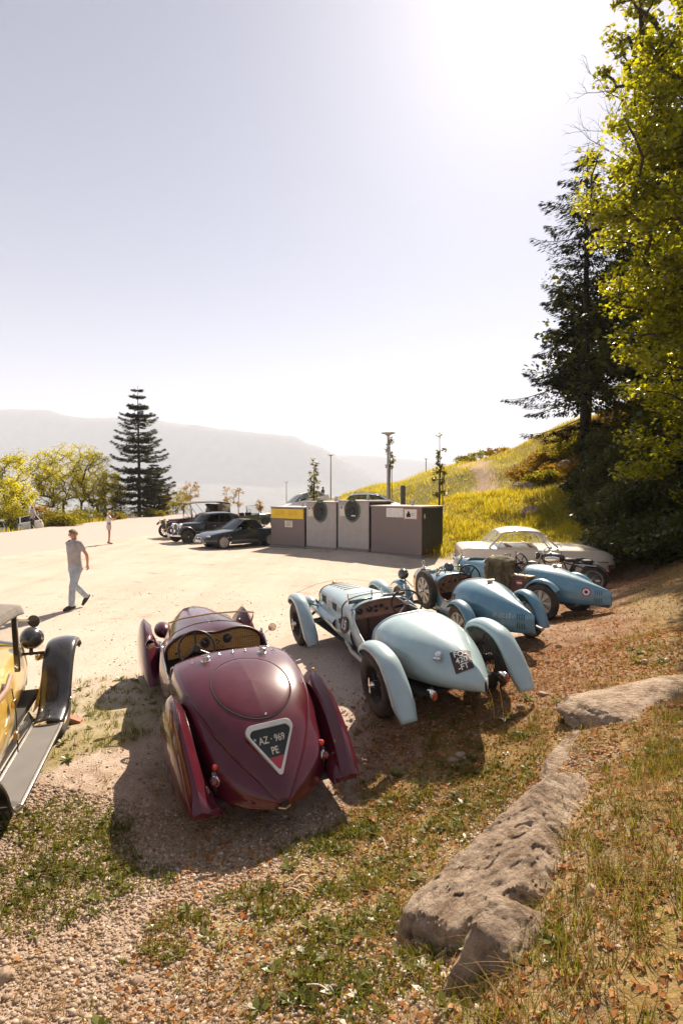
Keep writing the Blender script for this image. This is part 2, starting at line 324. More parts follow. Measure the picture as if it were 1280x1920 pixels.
def ground_mat():
    m = bpy.data.materials.new('gravel_and_soil'); m.use_nodes = True; nt = m.node_tree; p = nt.nodes['Principled BSDF']
    tc = nt.nodes.new('ShaderNodeTexCoord'); v = tc.outputs['Object']
    at = nt.nodes.new('ShaderNodeAttribute'); at.attribute_name = 'cover'; sp = nt.nodes.new('ShaderNodeSeparateColor'); nt.links.new(at.outputs['Color'], sp.inputs[0])
    def vor(sc):
        q = nt.nodes.new('ShaderNodeTexVoronoi'); q.inputs['Scale'].default_value = sc; nt.links.new(v, q.inputs['Vector']); return q
    v1 = vor(62); v2 = vor(130); hs = nt.nodes.new('ShaderNodeSeparateColor'); nt.links.new(v1.outputs['Color'], hs.inputs[0])
    n1 = _noise(nt, 1.1, 6, v, .65); n2 = _noise(nt, 14, 6, v, .7); n3 = _noise(nt, 140, 3, v); n4 = _noise(nt, .35, 3, v)
    peb = _ramp(nt, hs.outputs[0], [(.0, (.26, .195, .13)), (.4, (.44, .345, .25)), (.75, (.58, .47, .36)), (1, (.72, .62, .52))]).outputs[0]
    gap = _ramp(nt, v1.outputs['Distance'], [(.35, (1, 1, 1)), (.75, (.62, .57, .52))]).outputs[0]
    peb = _mix(nt, 1, peb, gap, 'MULTIPLY')
    fine = _ramp(nt, n2.outputs[0], [(.3, (.36, .285, .205)), (.7, (.56, .455, .345))]).outputs[0]
    grav = _mix(nt, _ramp(nt, n1.outputs[0], [(.42, (.2,) * 3), (.62, (.75,) * 3)]).outputs[0], peb, fine)
    grav = _mix(nt, .5, grav, _ramp(nt, n4.outputs[0], [(.3, (.53, .44, .375)), (.7, (.66, .565, .495))]).outputs[0])
    mp = nt.nodes.new('ShaderNodeMapping'); mp.inputs['Rotation'].default_value = (0, 0, R(-24)); mp.inputs['Scale'].default_value = (1.5, .16, 1); nt.links.new(v, mp.inputs['Vector'])
    ln = _noise(nt, 1.0, 5, mp.outputs[0], .6); grav = _mix(nt, 1, grav, _ramp(nt, ln.outputs[0], [(.34, (.93, .915, .90)), (.5, (1, 1, 1)), (.66, (1.04, 1.04, 1.04))]).outputs[0], 'MULTIPLY')
    sn = _noise(nt, .8, 7, v, .75); grav = _mix(nt, 1, grav, _ramp(nt, sn.outputs[0], [(.30, (.70, .64, .58)), (.44, (1, 1, 1))]).outputs[0], 'MULTIPLY')
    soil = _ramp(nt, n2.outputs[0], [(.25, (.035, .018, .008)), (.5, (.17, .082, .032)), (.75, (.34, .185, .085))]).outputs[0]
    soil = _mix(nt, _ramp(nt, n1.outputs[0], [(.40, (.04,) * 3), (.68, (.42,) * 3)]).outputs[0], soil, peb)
    grs = _ramp(nt, n2.outputs[0], [(.25, (.09, .085, .012)), (.5, (.20, .175, .025)), (.75, (.32, .26, .05))]).outputs[0]
    asp = _ramp(nt, n3.outputs[0], [(.3, (.40, .32, .28)), (.7, (.50, .41, .36))]).outputs[0]
    trk = _ramp(nt, n2.outputs[0], [(.3, (.30, .20, .13)), (.7, (.48, .36, .25))]).outputs[0]
    c = _mix(nt, sp.outputs[1], grav, asp)
    fl = _math(nt, 'ADD', sp.outputs[2], _math(nt, 'MULTIPLY', _math(nt, 'SUBTRACT', _noise(nt, 5, 7, v, .75).outputs[0], .5), 1.6), True)
    fl = _math(nt, 'MULTIPLY', fl, _math(nt, 'MULTIPLY', sp.outputs[2], 3.0, True))
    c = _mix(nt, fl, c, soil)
    fg = _math(nt, 'MULTIPLY', _math(nt, 'ADD', sp.outputs[0], _math(nt, 'MULTIPLY', _math(nt, 'SUBTRACT', _noise(nt, 3.3, 7, v, .75).outputs[0], .5), 1.3), True), _math(nt, 'MULTIPLY', sp.outputs[0], 3.0, True))
    c = _mix(nt, fg, c, grs); c = _mix(nt, at.outputs['Alpha'], c, trk)
    nt.links.new(c, p.inputs['Base Color']); p.inputs['Roughness'].default_value = .95; p.inputs['Specular IOR Level'].default_value = .15
    h = _math(nt, 'ADD', _math(nt, 'MULTIPLY', _math(nt, 'SUBTRACT', .8, v1.outputs['Distance']), .8), _math(nt, 'MULTIPLY', v2.outputs['Distance'], -.35))
    h = _math(nt, 'ADD', h, _math(nt, 'MULTIPLY', n2.outputs[0], .9)); h = _math(nt, 'MULTIPLY', h, _math(nt, 'SUBTRACT', 1, _math(nt, 'MULTIPLY', sp.outputs[1], .85)))
    b = nt.nodes.new('ShaderNodeBump'); b.inputs['Strength'].default_value = .55; b.inputs['Distance'].default_value = .014; nt.links.new(h, b.inputs['Height']); nt.links.new(b.outputs[0], p.inputs['Normal'])
    return m
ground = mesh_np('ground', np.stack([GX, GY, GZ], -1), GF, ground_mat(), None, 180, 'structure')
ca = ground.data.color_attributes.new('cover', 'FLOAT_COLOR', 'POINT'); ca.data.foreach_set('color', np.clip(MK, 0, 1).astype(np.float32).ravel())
# ---- valley floor and the far ridge
def far_mat(name, lo, hi, sc):
    m = bpy.data.materials.new(name); m.use_nodes = True; nt = m.node_tree; p = nt.nodes['Principled BSDF']; tc = nt.nodes.new('ShaderNodeTexCoord')
    n = _noise(nt, sc, 8, tc.outputs['Object'], .7); nt.links.new(_ramp(nt, n.outputs[0], [(.35, lo), (.65, hi)]).outputs[0], p.inputs['Base Color']); p.inputs['Roughness'].default_value = 1; return m
VF = -330.0
mb = MB(); vx = np.linspace(-9000, 9000, 40); vy = np.linspace(-2500, 9500, 30); Vv = np.array([[(x, y, VF + 18 * math.sin(x * .0021 + 1) * math.cos(y * .0017)) for x in vx] for y in vy])
mb.grid(Vv); tag(mb.build('valley', far_mat('valley_fields', (.035, .05, .02), (.16, .15, .07), .006)), kind='structure')
def ridge(name, D, prof, depth, rough, seed, col):
    """a mountain: skyline points (pixel column, pixel row) seen at distance D, built as a real massif behind and below that line"""
    px = np.array([p[0] for p in prof], float); py = np.array([p[1] for p in prof], float); n = 260
    xs = np.linspace(px[0], px[-1], n); top = np.interp(xs, px, py); g = np.random.default_rng(seed)
    X = (xs - 640) / FPX * D; Zt = CAM_Z + (HOR - top) / FPX * D
    j = np.cumsum(g.normal(0, 1, n)); j -= np.linspace(j[0], j[-1], n); Zt = Zt + rough * (j * .35 + g.normal(0, .6, n))
    rows = []
    for t in np.linspace(0, 1, 30):                          # front foot -> cliff -> crest -> plateau behind
        if t < .8:
            s = t / .8; yy = D - depth * (1 - s); zz = VF - 15 + (Zt - VF + 15) * (.62 * s ** 1.25 + .38 * sst(.78, .98, s)); amp = 34 * s * (1 - s) * 2.6
        else:
            s = (t - .8) / .2; yy = D + 1500 * s; zz = Zt - 60 * s - 500 * max(0, s - .6); amp = 0
        wv = sum(np.sin(X * f + yy * f * .6 + q) / (f * 400) for f, q in ((.004, 1), (.009, 2.2), (.019, .4), (.037, 3)))
        rows.append(np.stack([X * (yy / D) ** .2, yy + wv * amp * 1.5, zz + wv * amp], -1))
    b = MB(); b.grid(np.array(rows)); return tag(b.build(name, col, smooth=60), kind='structure')
mtn = far_mat('wooded_limestone', (.018, .030, .030), (.15, .15, .13), .010)
ridge('mountain_ridge', 5600, [(-2600, 700), (-1200, 735), (-300, 755), (-40, 768), (60, 769), (95, 770), (125, 781), (160, 784), (240, 785), (290, 788), (340, 796), (400, 803), (470, 811), (555, 818), (580, 831), (605, 839), (640, 858), (670, 874), (700, 892), (760, 905), (900, 918), (1100, 926)], 2600, 5, 3, mtn)
ridge('distant_ridge', 7800, [(250, 890), (420, 868), (600, 850), (700, 852), (760, 858), (820, 866), (1000, 880), (1500, 890), (2600, 880)], 1800, 5, 8, mtn)
# ---- the air
hb = MB(); hb.box((0, 3650, 400), (19000, 13300, 1530)); hz_m = bpy.data.materials.new('haze_air'); hz_m.use_nodes = True; nt = hz_m.node_tree
nt.nodes.remove(nt.nodes['Principled BSDF']); pv = nt.nodes.new('ShaderNodeVolumePrincipled'); pv.inputs['Color'].default_value = (.80, .85, .96, 1); pv.inputs['Density'].default_value = 2.1e-4; pv.inputs['Anisotropy'].default_value = .1
nt.links.new(pv.outputs[0], nt.nodes['Material Output'].inputs['Volume'])
haze = tag(hb.build('haze', hz_m, smooth=0), kind='stuff')
# ---------------------------------------------------------------- shared car materials and parts
chrome = M('chrome', (.80, .79, .76), .12, 1, var=.05, dust=.25, dustcol=(.5, .46, .40))
brass = M('brass', (.62, .42, .18), .28, 1, var=.1)
rubber = M('tyre_rubber', (.022, .020, .018), .82, var=.25, dust=.75, dustcol=(.17, .135, .10), bump=.2, bscale=90)
blackp = M('black_paint', (.014, .014, .016), .22, coat=.8, dust=.18)
blackm = M('matt_black', (.018, .017, .016), .75, dust=.3, dustcol=(.12, .10, .08))
leather = M('brown_leather', (.075, .036, .020), .55, var=.3, bump=.3, bscale=60)
dleather = M('dark_leather', (.022, .014, .011), .5, var=.3, bump=.3, bscale=60)
redlens = M('red_lens', (.55, .03, .015), .1, coat=1)
steel = M('grey_steel', (.35, .34, .33), .4, .8, dust=.4)
alloy = M('cast_alloy', (.60, .57, .52), .38, .75, dust=.35, dustcol=(.3, .25, .2))
silverp = M('silver_paint', (.50, .49, .47), .4, .4, dust=.3)
white_p = M('white_lettering', (.80, .77, .70), .6)
glass = glassmat('clear_glass'); dglass = glassmat('tinted_glass', (.30, .34, .33)); 
def tyre_prof(r, w, rr):
    h = w / 2
    return [(rr, -h * .78), (rr + .015, -h * .92), ((r + rr) / 2, -h), (r - .035, -h * .93), (r - .010, -h * .72), (r, -h * .45), (r - .004, -h * .30), (r + .001, -h * .12), (r - .004, 0), (r + .001, h * .12), (r - .004, h * .30), (r, h * .45), (r - .010, h * .72), (r - .035, h * .93), ((r + rr) / 2, h), (rr + .015, h * .92), (rr, h * .78)]
def wheel(par, x, y, r=.34, w=.14, rr=.22, style='wire', side=-1, rimmat=None, z=None, yaw=0, name='wheel', n=40, tilt=0):
    """side -1: outer face to -x"""
    e = bpy.data.objects.new(name, None); COL.objects.link(e); e.parent = par; e.location = (x, y, r if z is None else z); e.rotation_euler = (0, tilt, yaw); e.empty_display_size = .1
    T = AX; s = side
    MB().lathe(tyre_prof(r, w, rr), n, T).build('tyre', rubber, e, 30)
    b = MB(); rimmat = rimmat or blackm; h = w / 2
    rim = [(rr + .008, -h * .8), (rr - .012, -h * .78), (rr - .022, -h * .5), (rr - .04, 0), (rr - .022, h * .5), (rr - .012, h * .78), (rr + .008, h * .8)]
    b.lathe(rim, n, T)
    if style == 'wire':
        b.lathe([(.001, -.075), (.035, -.075), (.045, -.06), (.045, .06), (.035, .075), (.001, .075)], 16, T)
        for k in range(40):
            a = 2 * math.pi * k / 40; a2 = a + (.35 if k % 2 else -.35); xs = (-1 if k % 4 < 2 else 1)
            b.tube([(xs * .055, .045 * math.cos(a2), .045 * math.sin(a2)), (xs * -.0, (rr - .03) * math.cos(a), (rr - .03) * math.sin(a))], .0035, 4, cap=False)
    elif style == 'eight':
        b.lathe([(rr - .035, s * .035), (rr - .035, s * .012), (.001, s * .012)], n, T)
        b.lathe([(.001, s * .06), (.062, s * .06), (.075, s * .045), (.08, s * .012)], 24, T)
        for k in range(8):
            a = 2 * math.pi * k / 8; c, d = math.cos(a), math.sin(a); w0, w1 = .030, .046; L0, L1 = .055, rr - .015
            P = [(s * .012, *(c * L0 - d * q, d * L0 + c * q)) for q in (-w0, w0)]; Q = [(s * .012, *(c * L1 - d * q, d * L1 + c * q)) for q in (-w1, w1)]
            P2 = [(s * .056, *(c * L0 - d * q, d * L0 + c * q)) for q in (-w0 * .75, w0 * .75)]; Q2 = [(s * .044, *(c * L1 - d * q, d * L1 + c * q)) for q in (-w1 * .8, w1 * .8)]
            b.add(P + Q + P2 + Q2, [(4, 5, 7, 6), (0, 4, 6, 2), (1, 3, 7, 5), (2, 6, 7, 3), (0, 1, 5, 4)])
    elif style == 'disc':
        b.lathe([(rr - .02, s * .02), (rr - .06, s * .045), (rr - .09, s * .03), (.07, s * .055), (.001, s * .06)], n, T)
        for k in range(10):
            a = 2 * math.pi * k / 10; b.lathe([(.016, 0), (.016, .012), (.001, .012)], 8, TR((s * .046, (rr - .075) * math.cos(a), (rr - .075) * math.sin(a))) @ TR(rot=(0, s * R(90), 0)))
    elif style == 'five':
        b.lathe([(rr - .03, s * -.02), (.001, s * -.02)], n, T)
        for k in range(5):
            a = 2 * math.pi * k / 5
            for da in (-.16, .16):
                b.tube([(s * .05, .03 * math.cos(a), .03 * math.sin(a)), (s * .06, .12 * math.cos(a + da * .8), .12 * math.sin(a + da * .8)), (s * .045, (rr - .02) * math.cos(a + da * 1.5), (rr - .02) * math.sin(a + da * 1.5))], .016, 6)
    elif style == 'wood':
        b.lathe([(.001, s * .07), (.06, s * .07), (.07, s * .03), (.07, -s * .03)], 16, T)
        for k in range(12):
            a = 2 * math.pi * k / 12; b.tube([(0, .06 * math.cos(a), .06 * math.sin(a)), (0, (rr - .02) * math.cos(a), (rr - .02) * math.sin(a))], [.02, .016], 6)
    b.build('rim', rimmat, e, 35)
    if style in ('wire', 'eight', 'disc', 'wood'):
        c = MB(); c.lathe([(.001, s * .125), (.022, s * .122), (.034, s * .10), (.040, s * .06), (.001, s * .06)][::1], 14, T)
        if style == 'wire':
            for q in (-1, 1): c.box((s * .112, 0, q * .055), (.014, .03, .06), taper=.6)
        c.build('hub_nut' if style == 'wire' else 'hub_cap', chrome if style != 'wood' else brass, e, 40)
    return e
def arc_path(r, a0, a1, yc, zc, n=14):
    """angles measured from straight up, positive towards the rear (-y)"""
    return [(yc - r * math.sin(R(a0 + (a1 - a0) * i / n)), zc + r * math.cos(R(a0 + (a1 - a0) * i / n))) for i in range(n + 1)]
def strip_fender(mb, path, x0, w, crown, lip=.02, nu=40, nx=10, wfun=None, xfun=None):
    """cycle wing: crowned strip swept along a (y,z) path at lateral x0"""
    P = spl(path, nu); rows = []; D = np.gradient(P, axis=0); D /= np.linalg.norm(D, axis=1)[:, None] + 1e-9; NR = np.stack([-D[:, 1], D[:, 0]], 1)
    if ((P - (P[0] + P[-1]) / 2) * NR).sum() < 0: NR = -NR
    for i, (y, z) in enumerate(P):
        nrm = NR[i]
        ww = w * (wfun(i / nu) if wfun else 1); xx = x0 + (xfun(i / nu) if xfun else 0); row = []
        for k in range(nx + 1):
            q = -1 + 2 * k / nx; a = q * R(80); px = ww * math.sin(a) / math.sin(R(80)); h = crown * (math.cos(a) - math.cos(R(80))) / (1 - math.cos(R(80))) - (lip if abs(q) == 1 else 0)
            row.append((xx + px, y + nrm[0] * h, z + nrm[1] * h))
        rows.append(row)
    return mb.grid(rows)
def ribbon_on(b, P2, half, off=.004, n=60):
    """a narrow tape following the surface b along plan points P2"""
    P = spl(P2, n); L = []
    for i, (x, y) in enumerate(P):
        d = P[min(i + 1, n)] - P[max(i - 1, 0)]; d /= np.hypot(*d) + 1e-9; s = np.array([-d[1], d[0]]) * half; row = []
        for k in (-1, 1):
            p, nr = drop(b, x + s[0] * k, y + s[1] * k); row.append(tuple(p + nr * off))
        L.append(row)
    return L
def steering_wheel(par, loc, rad, rot, spokes=4, mat=None, rimr=.012, hub=.045, column=.5):
    m = mat or blackm; T = TR(loc, rot); b = MB()
    b.tube([(rad * math.cos(2 * math.pi * i / 36), rad * math.sin(2 * math.pi * i / 36), 0) for i in range(36)], rimr, 8, closed=True, M=T)
    w_ = b.build('steering_wheel', m, par, 60); b = MB()
    for k in range(spokes):
        a = 2 * math.pi * k / spokes + (R(45) if spokes == 4 else R(90)); b.tube([(0, 0, -.03), (rad * math.cos(a), rad * math.sin(a), 0)], .008, 6, M=T, flat=1.6)
    b.lathe([(.001, .02), (hub * .8, .015), (hub, -.01), (hub * .7, -.05), (.02, -.06)], 20, T); b.build('spokes', steel if m is blackm and spokes == 4 else m, w_, 40)
    MB().tube([(0, 0, -.05), (0, 0, -column)], .02, 10, M=T).build('steering_column', blackm, w_)
    return w_
def gauge(mb_face, mb_rim, T, r):
    mb_face.lathe([(.001, .004), (r * .95, .004)], 20, T); mb_rim.lathe([(r * .92, .002), (r * .94, .010), (r * 1.06, .010), (r * 1.1, 0)], 20, T)
def gauge_on(par, T, r, marks=True, ang=.7, rimm=None):
    f, g = MB(), MB(); gauge(f, g, T, r); f.build('gauge', M('gauge_face', (.03, .03, .03), .3), par); g.build('gauge_rim', rimm or chrome, par)
    if marks:
        nd = MB(); needle(nd, T, r, ang)
        for k in range(12): a = R(-130 + 260 * k / 11); nd.box((0, r * .8, .0062), (r * .05, r * .16, .001), T @ TR(rot=(0, 0, a)))
        nd.build('gauge_needle', white_p, par);
def needle(mb, T, r, a): mb.box((0, r * .35, .0065), (r * .06, r * .8, .001), T @ TR(rot=(0, 0, a)))
def lamp_shell(par, loc, r, rot=(0, 0, 0), shell=None, rimm=None, name='headlight'):
    """bullet lamp facing +y"""
    T = TR(loc, rot) @ AY; b = MB(); b.lathe([(.001, -r * 1.05), (r * .35, -r * .98), (r * .7, -r * .72), (r * .93, -r * .3), (r, 0), (r, r * .2)], 24, T)
    o = b.build(name, shell or blackp, par, 50); b = MB(); b.lathe([(r * .9, r * .16), (r * 1.05, r * .14), (r * 1.07, r * .26), (r * .97, r * .34), (r * .88, r * .28)], 24, T); b.build('lamp_rim', rimm or chrome, o, 50)
    b = MB(); b.lathe([(r * .92, r * .25), (r * .6, r * .36), (.001, r * .42)], 24, T); b.build('lamp_lens', M('lamp_glass', (.62, .62, .58), .08, .3, coat=1), o, 50); return o
# ---------------------------------------------------------------- maroon roadster with the pointed tail
def build_maroon():
    car_o = car('maroon', 'roadster', 'maroon pointed-tail roadster with a triangular number plate, nearest the camera on the gravel', 'car', 'old open sports cars parked in a row')
    paint = M('maroon_paint', (.076, .004, .013), .3, coat=1, var=.10, dust=.05, spec=.15, dustcol=(.30, .15, .13)); red = M('red_paint', (.36, .008, .016), .3, coat=1, var=.06)
    rimb = M('brown_trim', (.05, .016, .014), .5, var=.2); seam = M('seam_shadow_gap', (.012, .004, .005), .8)
    # tail deck
    tail = [(.84, .60, .885, .985), (.58, .615, .885, .995), (.25, .60, .85, .975), (-.10, .545, .775, .905), (-.40, .44, .665, .775), (-.66, .30, .53, .60), (-.86, .15, .395, .435), (-.99, .035, .275, .29)]
    def dprof(wb, zb, zc): return [(0, zc), (wb * .42, zc - (zc - zb) * .10), (wb * .75, zc - (zc - zb) * .38), (wb * .94, zc - (zc - zb) * .72), (wb, zb)]
    D = stations([(y, dprof(wb, zb, zc)) for y, wb, zb, zc in tail], 44, 20)
    Vfull = np.concatenate([D[:, ::-1] * np.array([-1, 1, 1]), D[:, 1:]], 1); b = MB(); b.grid(Vfull); deck = b.build('tail_deck', paint, car_o, 60, solid=.006); bv = bvh_of(Vfull)
    # beltline bead
    for s in (-1, 1):
        b = MB(); b.tube([(s * p[0], p[1], p[2] + .002) for p in D[:, -1]], .007, 6); b.build('belt_moulding', paint, car_o)
    # lower body: tail apron, sides with the cut down doors, scuttle and bonnet sides
    lo = []
    for y, wb, zb, zc in tail: lo.append((y, wb, zb))
    side = [(-.99, .035, .275, .055, .26, .065, .225), (-.86, .15, .395, .27, .34, .30, .225), (-.66, .30, .53, .46, .46, .49, .235), (-.40, .44, .665, .53, .585, .56, .245), (-.10, .545, .775, .585, .67, .60, .255), (.25, .60, .85, .62, .70, .62, .24), (.58, .615, .885, .64, .68, .63, .24), (.80, .605, .885, .65, .60, .63, .24)]
    b = MB(); b.grid(surf([[(w0, y, z0), ((w0 + w1) / 2 + .01, y, (z0 + z1) / 2 + .01), (w1, y, z1), ((w1 + w2) / 2, y, (z1 + z2) / 2 - .02), (w2, y, z2)] for y, w0, z0, w1, z1, w2, z2 in side], 40, 16)); b.mirror(); b.build('tail_apron', paint, car_o, 50, solid=.005)
    def ztop(y): return float(np.interp(y, [.80, .86, .95, 1.10, 1.30, 1.50, 1.62, 1.72], [.885, .83, .71, .655, .66, .74, .84, .87]))
    ys = np.linspace(.80, 1.72, 22); rows = []
    for y in ys: zt = ztop(y); rows.append([(.615, y, zt), (.645, y, zt * .6 + .24 * .4), (.655, y, zt * .3 + .24 * .7), (.63, y, .24)])
    for s in (-1, 1):
        b = MB(); b.grid(surf(rows, 44, 10) * np.array([s, 1, 1])); b.build('door', paint, car_o, 50, solid=.02)
        b = MB(); P = [(s * .618, y, ztop(y) + .006) for y in np.linspace(.80, 1.68, 30)] + [(s * .60, 1.66, .905)]; b.tube(P, .011, 7); b.build('door_trim', chrome, car_o)
    # scuttle with twin humps, bonnet
    hump = lambda k: [(0, .955 + .012 * k), (.14, .972 + .005 * k), (.28, .985), (.42, .955), (.54, .875), (.585, .79), (.60, .70), (.615, .5), (.61, .25)]
    H = [(1.58, hump(0)), (1.78, [(0, .985), (.14, .985), (.28, .975), (.42, .94), (.53, .86), (.58, .78), (.60, .70), (.615, .5), (.61, .25)]),
         (2.15, [(0, .985), (.13, .98), (.26, .955), (.38, .91), (.48, .83), (.54, .75), (.57, .66), (.58, .48), (.58, .25)]),
         (2.60, [(0, .955), (.11, .95), (.22, .925), (.33, .87), (.41, .79), (.46, .70), (.49, .6), (.52, .45), (.53, .25)]),
         (3.00, [(0, .915), (.09, .91), (.18, .885), (.27, .81), (.33, .73), (.37, .64), (.41, .55), (.46, .42), (.48, .25)]),
         (3.30, [(0, .84), (.07, .83), (.14, .80), (.20, .70), (.25, .62), (.29, .54), (.34, .46), (.40, .36), (.42, .24)]),
         (3.52, [(0, .60), (.05, .59), (.09, .56), (.12, .52), (.15, .47), (.18, .42), (.22, .36), (.27, .30), (.30, .22)]),
         (3.60, [(0, .36), (.02, .355), (.04, .35), (.06, .34), (.08, .33), (.1, .31), (.12, .29), (.14, .26), (.16, .22)])]
    HG = stations(H, 44, 30); b = MB(); b.grid(HG); b.mirror(); b.build('bonnet', paint, car_o, 60, merge=.0004)
    bh = bvh_of(np.concatenate([HG[:, ::-1] * np.array([-1, 1, 1]), HG[:, 1:]], 1))
    rim = HG[0]; b = MB(); P = [(-x, y - .01, z + .006) for x, y, z in rim[::-1] if z > .68] + [(x, y - .01, z + .006) for x, y, z in rim[1:] if z > .68]; b.tube(P, .019, 8); b.build('scuttle_rim', rimb, car_o)
    # dashboard of engine turned gold metal
    gm = bpy.data.materials.new('engine_turned_gold'); gm.use_nodes = True; nt = gm.node_tree; p = nt.nodes['Principled BSDF']; tc = nt.nodes.new('ShaderNodeTexCoord')
    vo = nt.nodes.new('ShaderNodeTexVoronoi'); vo.inputs['Scale'].default_value = 42; vo.inputs['Randomness'].default_value = .12; nt.links.new(tc.outputs['Object'], vo.inputs['Vector'])
    nt.links.new(_ramp(nt, vo.outputs['Distance'], [(.1, (.80, .54, .22)), (.42, (.66, .42, .15)), (.6, (.36, .21, .07))]).outputs[0], p.inputs['Base Color']); p.inputs['Metallic'].default_value = .35; p.inputs['Roughness'].default_value = .5
    top = [(x, z) for x, y, z in rim if z > .70]; out = [(-x, z - .02) for x, z in top[::-1]] + [(x, z - .02) for x, z in top[1:]]
    out = [(.56 * min(1, 1) if x > .56 else (-.56 if x < -.56 else x), z) for x, z in out]; poly = out + [(.50, .70), (.2, .735), (0, .74), (-.2, .735), (-.50, .70)]
    Td = Matrix.Translation((0, 1.60, 0)) @ Matrix.Rotation(R(90), 4, 'X'); b = MB(); b.prism(poly, -.012, .012, Td); dash = b.build('dashboard', gm, car_o, 30)
    for x, z, r in ((-.12, .848, .068), (.145, .868, .068), (.015, .865, .014), (.045, .845, .012), (.02, .82, .012), (-.46, .765, .018), (-.42, .79, .010), (.06, .79, .01), (.03, .77, .01), (.09, .775, .01)):
        gauge_on(dash, TR((x, 1.585, z), (R(90), 0, 0)), r, r > .05, .7 if x < 0 else -.9)
    b = MB(); b.box((.37, 1.582, .862), (.26, .012, .014), TR((0, 0, 0))); b.build('grab_strip', brass, dash, bevel=.003)
    # windscreen
    fr = [(-.50, 1.80, .925), (-.515, 1.74, 1.04), (-.52, 1.71, 1.11), (-.35, 1.76, 1.13), (0, 1.80, 1.135), (.35, 1.76, 1.13), (.52, 1.71, 1.11), (.515, 1.74, 1.04), (.50, 1.80, .925)]
    b = MB(); b.tube(fr, .010, 8); ws = b.build('windscreen_frame', brass, car_o)
    b = MB(); b.grid([[(-.50, 1.80, .93), (-.25, 1.88, .965), (0, 1.90, .985), (.25, 1.88, .965), (.50, 1.80, .93)], [(-.515, 1.715, 1.105), (-.35, 1.76, 1.125), (0, 1.80, 1.13), (.35, 1.76, 1.125), (.515, 1.715, 1.105)]]); b.build('windscreen_glass', glass, ws)
    steering_wheel(car_o, (-.27, 1.30, .885), .205, (R(62), 0, 0), 3, M('wheel_rim_brown', (.03, .018, .012), .35), .013, .05, .45)
    # seats, floor
    b = MB(); b.box((0, 1.2, .28), (1.18, 1.0, .04)); b.build('cockpit_floor', dleather, car_o)
    for s in (-1, 1):
        b = MB(); b.box((s * .29, 1.10, .40), (.52, .50, .16)); b.box((s * .29, .83, .60), (.54, .14, .50), TR((0, 0, 0), (R(0), 0, 0))); b.build('seat', leather, car_o, 40, bevel=.04)
    b = MB(); b.box((0, 1.66, .5), (1.16, .03, .42)); b.build('bulkhead', blackm, car_o)
    # round lid
    def lidpt(a, k): return (.012 + .375 * k * math.cos(a), .02 + .46 * k * math.sin(a))
    ring = [[tuple(p + n * o) for a in np.linspace(0, 2 * math.pi, 73)[:-1] for p, n in [drop(bv, *lidpt(a, k))]] for k, o in ((.0, .005), (.3, .005), (.6, .005), (.85, .005), (.965, .005), (.985, .003), (.99, -.002))]
    b = MB(); b.grid(ring, cv=True); lid = b.build('spare_wheel_lid', paint, car_o, 60)
    b = MB(); P = [tuple(p + n * .001) for a in np.linspace(0, 2 * math.pi, 73)[:-1] for p, n in [drop(bv, *lidpt(a, 1.0))]]; b.tube(P, .0055, 6, closed=True); b.build('lid_gap', seam, car_o)
    p, n = drop(bv, .03, -.405); b = MB(); b.lathe([(.013, 0), (.013, .008), (.006, .014), (.001, .014)], 12, onto(p, n)); b.build('lid_lock', chrome, lid)
    # filler caps and studs
    for x, y in ((-.30, .60), (.30, .60)):
        p, n = drop(bv, x, y); T = onto(p, n, (0, 1, 0)); b = MB(); b.lathe([(.05, -.005), (.05, .006), (.036, .010), (.034, .034), (.040, .036), (.040, .052), (.030, .058), (.001, .060)], 20, T); b.box((0, 0, .064), (.075, .016, .012), T); b.box((0, .045, .03), (.02, .03, .02), T); b.build('filler_cap', chrome, car_o, 35)
    for x in (-.43, -.14, 0., .14, .44):
        p, n = drop(bv, x, .70 if abs(x) < .3 else .66); T = onto(p, n, (0, 1, 0)); b = MB(); b.lathe([(.014, 0), (.012, .006), (.005, .01), (.005, .02), (.008, .024), (.001, .028)], 10, T); b.box((0, 0, .006), (.045, .008, .006), T); b.build('hood_stud', chrome, car_o, 40)
    # tail lights on both sides of the apron
    for s in (-1, 1):
        T = onto((s * .475, -.60, .49), (s * .45, -.8, .45), (0, 0, 1)); b = MB(); b.lathe([(.026, 0), (.030, .012), (.026, .03), (.016, .045), (.001, .05)], 16, T); b.build('indicator_lens', redlens, car_o, 40)
        b = MB(); b.box((0, -.055, .006), (.05, .04, .014), T); b.build('lamp_base', blackp, car_o, bevel=.004)
        T = onto((s * .478, -.63, .39), (s * .55, -.8, .12), (0, 0, 1)); b = MB(); b.lathe([(.050, 0), (.052, .02), (.044, .036), (.034, .036)], 22, T); tl = b.build('tail_lamp', chrome, car_o, 40)
        b = MB(); b.lathe([(.036, .03), (.032, .06), (.02, .075), (.001, .08)], 18, T); b.build('tail_lens', M('dark_red_lens', (.16, .012, .012), .12, coat=1), tl, 40)
        b = MB(); b.prism([(-.045, -.02), (.045, -.02), (0, -.12)], 0, .012, T); b.build('lamp_bracket', blackp, car_o, bevel=.004)
    # shield shaped number plate
    p, n = drop(bv, .012, -.672); T = onto(p, n + Vector((.0, -.20, 0)), (0, 0, 1), .020)
    def shield(w, h, k): # rounded triangle, point down
        pts = []
        for (cx, cy, r, a0, a1) in ((w / 2 - k, h * .36 - k * .2, k, -25, 92), (-w / 2 + k, h * .36 - k * .2, k, 88, 205), (0, -h * .54 + k * .35, k * .35, 215, 325)):
            pts += [(cx + r * math.cos(R(a)), cy + r * math.sin(R(a))) for a in np.linspace(a0, a1, 9)]
        return pts
    o1, o2 = shield(.43, .45, .066), shield(.36, .36, .044); b = MB(); m = len(o1)
    V = [(x, y, z) for pts, z in ((o1, -.018), (o1, .008), ([(x * .985, y * .985) for x, y in o1], .013), ([(x * 1.02, y * 1.02 ) for x, y in o2], .013), (o2, .006)) for x, y in pts]
